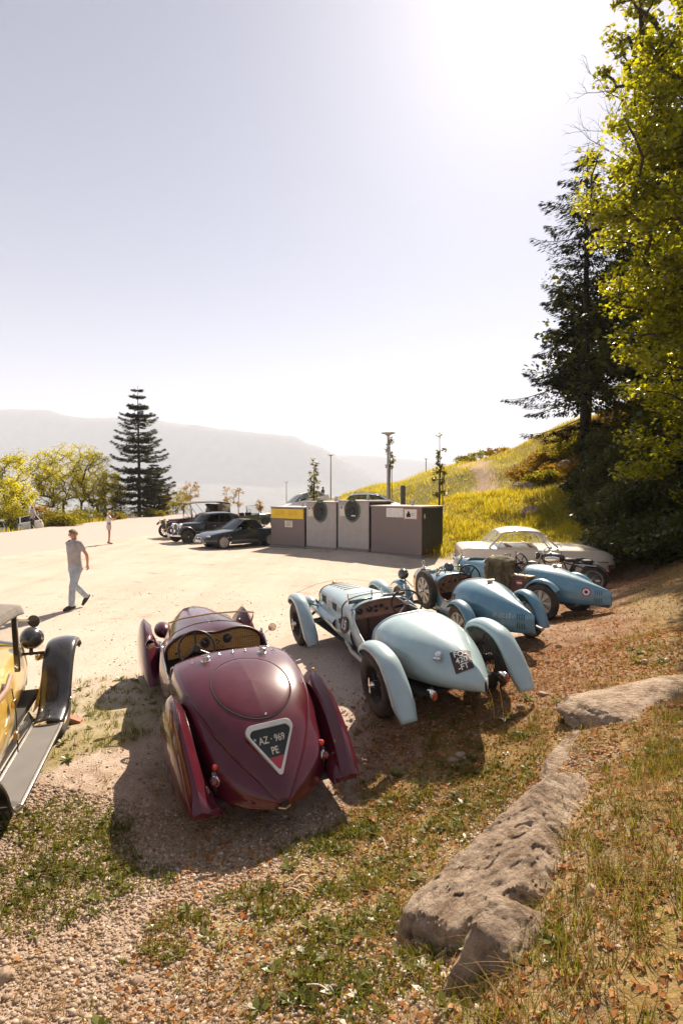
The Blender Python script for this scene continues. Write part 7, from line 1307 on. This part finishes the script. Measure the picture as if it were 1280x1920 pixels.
rock('rock_slab', 'worn tan earth-covered rock between the boulder and the flat slab', (2.05, 4.62, .06), (.80, .40, .32), R(50), 7, 70, (R(8), R(-4)), 9, .03, .78)
q_ = (8.55, 25.9); rock('field_stone', 'brown rock lying on the grass slope above the cream coupe', (q_[0], q_[1], hz(*q_) + .08), (.46, .32, .26), R(20), 21, 44, (0, 0), 12, .05)
for i in range(4):
    d = 31.8 + .35 * i; px = 985 + 24 * i; x = pxx(px, d); rock('bank_rock', ['dark rock outcrop at the left foot of the knoll', 'dark rock outcrop second along the cut bank', 'dark rock outcrop in the cut bank left of the fir', 'dark rock outcrop in the cut bank below the fir'][i], (x, d, hz(x, d) - .1), (.7, .5, .75), R(20 * i), 30 + i, 36, (0, 0), 12, .06)
# ---------------------------------------------------------------- visible area test and scatter
def in_view(x, y, z, m=40):
    d = y; u = 640 + FPX * x / np.maximum(d, .1); v = HOR - (z - CAM_Z) * FPX / np.maximum(d, .1); return (u > -m) & (u < 1280 + m) & (v < 1920 + 3 * m) & (d > .8)
def scatter(n, x0, x1, y0, y1, g, dens=None):
    x = g.uniform(x0, x1, n); y = g.uniform(y0, y1, n); k = np.ones(n, bool)
    if dens is not None: k = g.uniform(0, 1, n) < dens(x, y)
    x, y = x[k], y[k]; z = hgt(x, y); k = in_view(x, y, z); return np.stack([x[k], y[k], z[k]], -1)
gg = np.random.default_rng(123)
stone_c = M('x_unused', (.5, .4, .3))
def stone_mat():
    m = bpy.data.materials.new('gravel_stones'); m.use_nodes = True; nt = m.node_tree; p = nt.nodes['Principled BSDF']; g = nt.nodes.new('ShaderNodeNewGeometry'); v = nt.nodes.new('ShaderNodeTexCoord').outputs['Object']
    c = _ramp(nt, g.outputs['Random Per Island'], [(0, (.12, .07, .038)), (.3, (.23, .15, .092)), (.65, (.36, .255, .17)), (.92, (.52, .405, .30)), (1, (.70, .60, .49))]).outputs[0]; n = _noise(nt, 60, 4, v); c = _mix(nt, .35, c, _ramp(nt, n.outputs[0], [(.3, (.22, .17, .12)), (.7, (.6, .5, .4))]).outputs[0]); nt.links.new(c, p.inputs['Base Color']); p.inputs['Roughness'].default_value = .9; p.inputs['Specular IOR Level'].default_value = .2; MATS['gravel_stones'] = m; return m
sm = stone_mat(); import bmesh
_bm = bmesh.new(); bmesh.ops.create_icosphere(_bm, subdivisions=1, radius=1); ICO = np.array([v.co[:] for v in _bm.verts]); ICF = np.array([[v.index for v in f.verts] for f in _bm.faces]); _bm.free()
def stones(C, r, g, flat=(.45, .8)):
    n = len(C); k = len(ICO); J = ICO[None] * (1 + g.uniform(-.34, .30, (n, k, 1))); J = J * np.stack([g.uniform(.8, 1.4, n), g.uniform(.7, 1.1, n), g.uniform(*flat, n)], -1)[:, None, :]; a = g.uniform(0, 6.28, n); c, s = np.cos(a), np.sin(a)
    X = J[..., 0] * c[:, None] - J[..., 1] * s[:, None]; Y = J[..., 0] * s[:, None] + J[..., 1] * c[:, None]; V = np.stack([X, Y, J[..., 2]], -1) * r[:, None, None] + C[:, None, :]; F = ICF[None] + (np.arange(n) * k)[:, None, None]; return V.reshape(-1, 3), F.reshape(-1, 3)
def gdens(x, y): mk = masks(x, y); return (1 - .93 * sst(-.1, .25, (x - 1.22) * .743 - (y - 3.48) * .669)) * np.clip((1 - .85 * mk[:, 0]) * (1 - .45 * mk[:, 2]) * (1 - mk[:, 1]), .04, 1)
C = np.concatenate([scatter(95000, -3.4, 2.2, 2.2, 4.8, gg, gdens), scatter(7000, -7, 5, 6, 15, gg, lambda x, y: .5 * gdens(x, y)), scatter(12000, -5, 4, 4.4, 8.0, gg, lambda x, y: gdens(x, y) * sst(8, 4.5, y))]); r = np.clip(gg.lognormal(-4.98, .50, len(C)), .003, .021); C[:, 2] += r * .15
V, F = stones(C, r, gg); mesh_np('gravel', V, F, sm, None, 0, 'stuff')
# larger loose stones: things of their own
LAND = [('maroon car left wing tip', 395, 1540), ('maroon car right wing tip', 655, 1470), ('light blue car left wing tip', 775, 1360), ('light blue car right wing tip', 992, 1300), ('wedge tail with the lettering', 1000, 1195), ('wedge tail with the roundel', 1128, 1135), ('foot of the long boulder', 795, 1795), ('top end of the long boulder', 1060, 1450), ('flat rock slab', 1170, 1330), ('bottom left photo corner', 0, 1920), ('bottom right photo corner', 1280, 1920), ('shadow edge of the maroon car', 420, 1665), ('middle of the bottom edge', 640, 1920), ('yellow car running board', 60, 1500), ('right edge of the grassy bank', 1280, 1560)]
ORD = ['nearest', 'second nearest', 'third nearest', 'fourth nearest', 'fifth nearest', 'sixth nearest', 'seventh nearest', 'eighth nearest', 'ninth nearest', 'tenth nearest', 'eleventh nearest', 'twelfth nearest']
def by_landmark(P, what):
    """label each spot by the closest landmark and its rank in distance to it"""
    L = np.array([l[1:] for l in LAND], float); uv = np.stack([640 + FPX * P[:, 0] / P[:, 1], HOR - (P[:, 2] - CAM_Z) * FPX / P[:, 1]], -1); D = np.linalg.norm(uv[:, None] - L[None], axis=2); k = D.argmin(1); out = [None] * len(P)
    for l in set(k):
        ids = [i for i in range(len(P)) if k[i] == l]; ids.sort(key=lambda i: D[i, l])
        for r, i in enumerate(ids): out[i] = f'{what}, {ORD[min(r, 11)]} to the {LAND[l][0]}'
    return out
P = scatter(900, -3.2, 4.6, 2.6, 8.5, gg, lambda x, y: .35 + .65 * masks(x, y)[:, 2]); P = P[:38]; labs = by_landmark(P, 'pale loose stone')
for i, (x, y, z) in enumerate(P):
    rr = float(np.clip(gg.lognormal(-3.65, .3), .018, .04)); g2 = np.random.default_rng(900 + i); V = []
    o = rock('loose_stone', labs[i], (x, y, z + rr * .25), (rr * 1.25, rr, rr * .7), g2.uniform(0, 6), 40 + i, 7, (0, 0), 9, .03, .72); o.data.materials[0] = sm; o['category'] = 'stone'; o['group'] = 'loose pale stones on the ground'
# ---------------------------------------------------------------- grass and litter
def blades(C, L, W, g, lean=.5, seg=2, curl=.5, az=None):
    n = len(C); a = g.uniform(0, 6.28, n) if az is None else az; d = np.stack([np.cos(a), np.sin(a), np.zeros(n)], -1); s = np.stack([-np.sin(a), np.cos(a), np.zeros(n)], -1); ln = g.uniform(0, lean, n); rows = []
    for k in range(seg + 1):
        t = k / seg; p = C + np.array([0, 0, 1]) * (L * t * (1 - curl * .5 * t * ln))[:, None] + d * (L * (ln * t * (.4 + curl * t)))[:, None]; w_ = (W * (1 - t) ** .7)[:, None] * .5
        rows += [p - s * w_, p + s * w_] if k < seg else [p]
    m = len(rows); V = np.stack(rows, 1); F = []
    base = np.arange(n)[:, None] * m
    for k in range(seg - 1): F.append(np.stack([base + 2 * k, base + 2 * k + 1, base + 2 * k + 3, base + 2 * k + 2], -1).reshape(-1, 4)); 
    q = seg - 1; tri = np.stack([base + 2 * q, base + 2 * q + 1, base + 2 * q + 2, base + 2 * q + 2], -1).reshape(-1, 4); return V.reshape(-1, 3), F, tri[:, :3]
def grass_obj(name, C, L, W, g, mat, **k):
    V, Fq, T = blades(C, L, W, g, **k); T2 = [T] + [np.concatenate([f[:, [0, 1, 2]], f[:, [0, 2, 3]]]) for f in Fq]; return mesh_np(name, V, np.concatenate(T2), mat, None, 0, 'stuff')
gm_f = leafmat('fresh_grass', [(.06, .075, .010), (.12, .13, .016), (.22, .20, .03)], .45, gloss=False, scale=2); gm_d = leafmat('dry_grass', [(.15, .085, .03), (.26, .16, .06), (.40, .28, .13)], .35, (None or .5), (1.2, 1.1, .7), 3, gloss=False)
gm_h = leafmat('hill_grass', [(.23, .21, .02), (.40, .34, .035), (.55, .44, .065)], .55, gloss=False, scale=.35)
# hill
C = np.concatenate([scatter(120000, 3, 22, 18, 34, gg, lambda x, y: masks(x, y)[:, 0] * sst(.2, .9, masks(x, y)[:, 0])), scatter(50000, 0, 22, 33, 62, gg, lambda x, y: masks(x, y)[:, 0])]); n = len(C); grass_obj('hill_grass', C, gg.uniform(.05, .19, n) * (1 + 1.6 * sst(.05, .45, wav(C[:, 0] * 2.4, C[:, 1] * 2.4, .9, 6))), gg.uniform(.012, .032, n), gg, gm_h, lean=1.0)
C = scatter(22000, 2, 22, 18, 45, gg, lambda x, y: masks(x, y)[:, 0] * sst(-.1, .3, wav(x * .8, y * .8, .5, 3))); n = len(C); grass_obj('hill_dry_grass', C, gg.uniform(.12, .38, n), gg.uniform(.010, .025, n), gg, gm_d, lean=.9)
C = scatter(16000, -45, -21, 36, 75, gg, lambda x, y: masks(x, y)[:, 0] * sst(-.2, .3, road_edge(y) - x)); n = len(C); grass_obj('verge_grass', C, gg.uniform(.25, .6, n), gg.uniform(.03, .07, n), gg, gm_h, lean=.7)
# knoll scrub grass, dry
C = scatter(16000, 8.5, 20, 28, 38, gg, lambda x, y: .9 * sst(3.4, 4.4, hgt(x, y))); n = len(C); grass_obj('knoll_dry_grass', C, gg.uniform(.2, .5, n), gg.uniform(.02, .05, n), gg, gm_d, lean=.8)
# foreground tufts
def tufts(nt, x0, x1, y0, y1, dens, per, rad, g):
    T = scatter(nt, x0, x1, y0, y1, g, dens); C = np.repeat(T, per, 0); n = len(C); a = g.uniform(0, 6.28, n); q = rad * np.sqrt(g.uniform(0, 1, n)) * np.repeat(g.uniform(.5, 1.6, len(T)), per); C = C + np.stack([np.cos(a) * q, np.sin(a) * q, np.zeros(n)], -1); C[:, 2] = hgt(C[:, 0], C[:, 1]); return C, a
bk_ = lambda x, y: masks(x, y)[:, 0] * sst(.1, .7, masks(x, y)[:, 0])
C, a = tufts(2600, -4.2, 4.5, 2.0, 8.5, lambda x, y: np.clip(masks(x, y)[:, 0] * 1.7 + .02, 0, 1), 18, .05, gg); n = len(C); grass_obj('low_grass', C, gg.uniform(.025, .085, n), gg.uniform(.004, .009, n), gg, gm_f, lean=1.4, az=a)
bank = lambda x, y: sst(.0, .3, (x - 1.22) * .743 - (y - 3.48) * .669 - .1) * sst(8, 5.5, y)
C, a = tufts(3400, .2, 5.5, 1.5, 9, lambda x, y: bank(x, y) * .95, 15, .07, gg); n = len(C); grass_obj('bank_grass', C, gg.uniform(.04, .14, n), gg.uniform(.003, .007, n), gg, gm_f, lean=1.5, seg=3, az=a)
C, a = tufts(3600, .1, 6, 1.5, 10, lambda x, y: np.clip(bank(x, y) + .12, 0, 1), 12, .09, gg); n = len(C); grass_obj('dry_bank_grass', C, gg.uniform(.04, .17, n), gg.uniform(.002, .0045, n), gg, gm_d, lean=2.3, seg=3, curl=.9)
C, a = tufts(1500, -2.4, 3.2, 2.2, 7, lambda x, y: np.clip(masks(x, y)[:, 2] * .8 + .05, 0, 1), 10, .08, gg); n = len(C); grass_obj('dry_straw', C, gg.uniform(.04, .13, n), gg.uniform(.002, .005, n), gg, gm_d, lean=2.4, seg=3, curl=.9)
# broad-leaved weeds: rosettes
Tw = scatter(520, -4, 4.2, 2.3, 8, gg, lambda x, y: np.clip(masks(x, y)[:, 0] * 1.4 + .015, 0, 1)); per = 11; C = np.repeat(Tw, per, 0); n = len(C); az = np.tile(np.arange(per) * 2.4, len(Tw)) + gg.normal(0, .2, n); sc = np.repeat(gg.uniform(.5, 1.35, len(Tw)), per)
d = np.stack([np.cos(az), np.sin(az), gg.uniform(.1, .9, n)], -1); d /= np.linalg.norm(d, axis=1)[:, None]; sd = np.stack([-np.sin(az), np.cos(az), np.zeros(n)], -1); L = (gg.uniform(.04, .085, n) * sc)[:, None]; W = L * .20; C[:, 2] += .004
V = np.stack([C, C + d * L * .5 + sd * W, C + d * L * .95 - np.array([0, 0, .008]), C + d * L * .5 - sd * W], 1).reshape(-1, 3); mesh_np('weeds', V, np.arange(n * 4).reshape(n, 4), leafmat('weed_leaves', [(.07, .085, .012), (.13, .145, .018), (.22, .21, .035)], .45, .4, (1.4, 1.4, .6), 2), None, 0, 'stuff')
# clumps of green weeds where the photograph has them
CL = [(150, 1545, .30), (185, 1580, .2), (60, 1650, .25), (130, 1690, .30), (30, 1730, .25), (235, 1660, .25), (330, 1745, .15), (300, 1800, .12), (645, 1580, .22), (720, 1640, .2), (585, 1600, .22), (460, 1690, .18), (530, 1720, .15), (885, 1455, .2), (980, 1380, .16), (640, 1765, .2), (800, 1850, .3), (700, 1880, .3), (560, 1860, .25), (760, 1520, .2), (170, 1620, .25), (20, 1560, .2), (90, 1590, .2), (740, 1740, .25), (860, 1560, .3), (920, 1500, .3), (640, 1680, .15), (690, 1560, .2)]
Q = []; TQ = []
for px, py, r in CL:
    d = CAM_Z * FPX / (py - HOR); x = pxx(px, d); z = hz(x, d); d = (CAM_Z - z) * FPX / (py - HOR); x = pxx(px, d); k = int(1500 * r); a = gg.uniform(0, 6.28, k); q = r * gg.uniform(0, 1, k) ** .6; Q.append(np.stack([x + 1.3 * q * np.cos(a), d + .8 * q * np.sin(a)], -1)); k = int(60 * r); a = gg.uniform(0, 6.28, k); q = r * gg.uniform(0, 1, k) ** .6; TQ.append(np.stack([x + 1.3 * q * np.cos(a), d + .8 * q * np.sin(a)], -1))
Q = np.concatenate(Q); C = np.c_[Q, hgt(Q[:, 0], Q[:, 1])]; n = len(C); grass_obj('weed_grass', C, gg.uniform(.02, .075, n), gg.uniform(.005, .011, n), gg, gm_f, lean=1.6)
Tw = np.concatenate(TQ); Tw = np.c_[Tw, hgt(Tw[:, 0], Tw[:, 1])]; per = 10; C = np.repeat(Tw, per, 0); n = len(C); az = np.tile(np.arange(per) * 2.4, len(Tw)) + gg.normal(0, .3, n); sc = np.repeat(gg.uniform(.5, 1.3, len(Tw)), per)
d = np.stack([np.cos(az), np.sin(az), gg.uniform(.2, 1.1, n)], -1); d /= np.linalg.norm(d, axis=1)[:, None]; sd = np.stack([-np.sin(az), np.cos(az), np.zeros(n)], -1); L = (gg.uniform(.03, .07, n) * sc)[:, None]; W = L * .19; C[:, 2] += .004
V = np.stack([C, C + d * L * .5 + sd * W, C + d * L * .95 - np.array([0, 0, .008]), C + d * L * .5 - sd * W], 1).reshape(-1, 3); mesh_np('weeds', V, np.arange(n * 4).reshape(n, 4), MATS['weed_leaves'], None, 0, 'stuff')
# fallen leaves and chips
C = np.concatenate([scatter(44000, -1.2, 6, 1.8, 8, gg, lambda x, y: masks(x, y)[:, 2] * .95), scatter(26000, 1.0, 9, 6, 16, gg, lambda x, y: masks(x, y)[:, 2] * .95), scatter(900, -4.5, 1, 2.2, 9, gg)]); n = len(C); C[:, 2] += .010; V, F = leaf_quads(C, .032, .018, gg, .9, jit=.7); mesh_np('fallen_leaves', V, F, leafmat('dead_leaves', [(.15, .058, .02), (.31, .125, .04), (.43, .22, .09), (.52, .35, .19)], .25, .6, (1.2, 1.0, .7), 6, gloss=False), None, 0, 'stuff')
P = scatter(400, -.5, 4.5, 2.2, 6.5, gg, lambda x, y: masks(x, y)[:, 2])[:20]; lab2 = by_landmark(P, 'curled orange dead leaf'); bl = M('big_dead_leaf', (.36, .145, .05), .7, var=.3, vscale=20)
for i, (x, y, z) in enumerate(P):
    b = MB(); L = float(gg.uniform(.04, .075)); b.grid(surf([[(-L, 0, .012), (-L * .5, 0, .004), (0, 0, 0), (L * .5, 0, .006), (L, 0, .02)], [(-L, .0, .012), (-L * .5, L * .34, .016), (0, L * .45, .02), (L * .5, L * .3, .02), (L, 0, .02)]], 3, 6)); b.grid(surf([[(-L, 0, .012), (-L * .5, 0, .004), (0, 0, 0), (L * .5, 0, .006), (L, 0, .02)], [(-L, .0, .012), (-L * .5, -L * .34, .014), (0, -L * .45, .018), (L * .5, -L * .3, .022), (L, 0, .02)]], 3, 6)); o = b.build('dead_leaf', bl, None, 60, merge=.0005); o.location = (x, y, z + .012); o.rotation_euler = (gg.normal(0, .25), gg.normal(0, .25), gg.uniform(0, 6)); tag(o, lab2[i], 'leaf', 'curled dead leaves on the ground')
# sticks
stm = M('bleached_stick', (.50, .40, .28), .85, var=.2)
for (px, py, dx, dy, L, lab) in ((560, 1662, .3, .25, .16, 'short bleached twig on the gravel below the maroon car'), (582, 1682, -.3, .3, .17, 'bleached twig crossing others below the maroon car'), (548, 1688, .5, -.2, .12, 'small bleached twig pointing right below the maroon car'), (720, 1592, -.1, .4, .16, 'pale curved stem lying in the weeds'), (600, 1888, .5, -.25, .15, 'pale curved root at the bottom edge'), (1010, 1590, .3, .5, .2, 'thin pale stem standing by the boulder')):
    d = CAM_Z * FPX / (py - HOR); x = pxx(px, d); z = hz(x, d); d = (CAM_Z - z) * FPX / (py - HOR); x = pxx(px, d); z = hz(x, d); P = spl([(-dx * L, -dy * L, .012), (0, .02, .022), (dx * L, dy * L, .014)], 8); b = MB(); b.tube(P, [.004, .005, .006, .006, .006, .006, .005, .005, .004], 6); o = b.build('stick', stm, None, 60); o.location = (x, d, z + .006); tag(o, lab, 'stick')
# two dry stalks standing behind the racing car
for i, (px, py, top) in enumerate(((930, 1352, 1285), (948, 1360, 1290))):
    d = (CAM_Z - .2) * FPX / (py - HOR); x = pxx(px, d); z = hz(x, d); h = (py - top) / FPX * d * 1.1; b = MB(); b.tube(spl([(0, 0, 0), (-.02, 0, h * .5), (-.09 + .03 * i, 0, h)], 8), .0035, 5); st = b.build('dry_stalk', M('stalk_straw', (.52, .36, .16), .8), None, 60); st.location = (x, d, z); tag(st, ['tall dry grass stalk behind the light blue tail, left of its pair', 'tall dry grass stalk behind the light blue tail, right of its pair'][i], 'plant')
    b = MB(); 
    for k in range(9): b.box((-.088 + .03 * i + gg.normal(0, .006), gg.normal(0, .006), h - .07 + .010 * k), (.007, .004, .018), TR(rot=(0, 0, 0)))
    e = b.build('seed_head', MATS['stalk_straw'], st, 0)
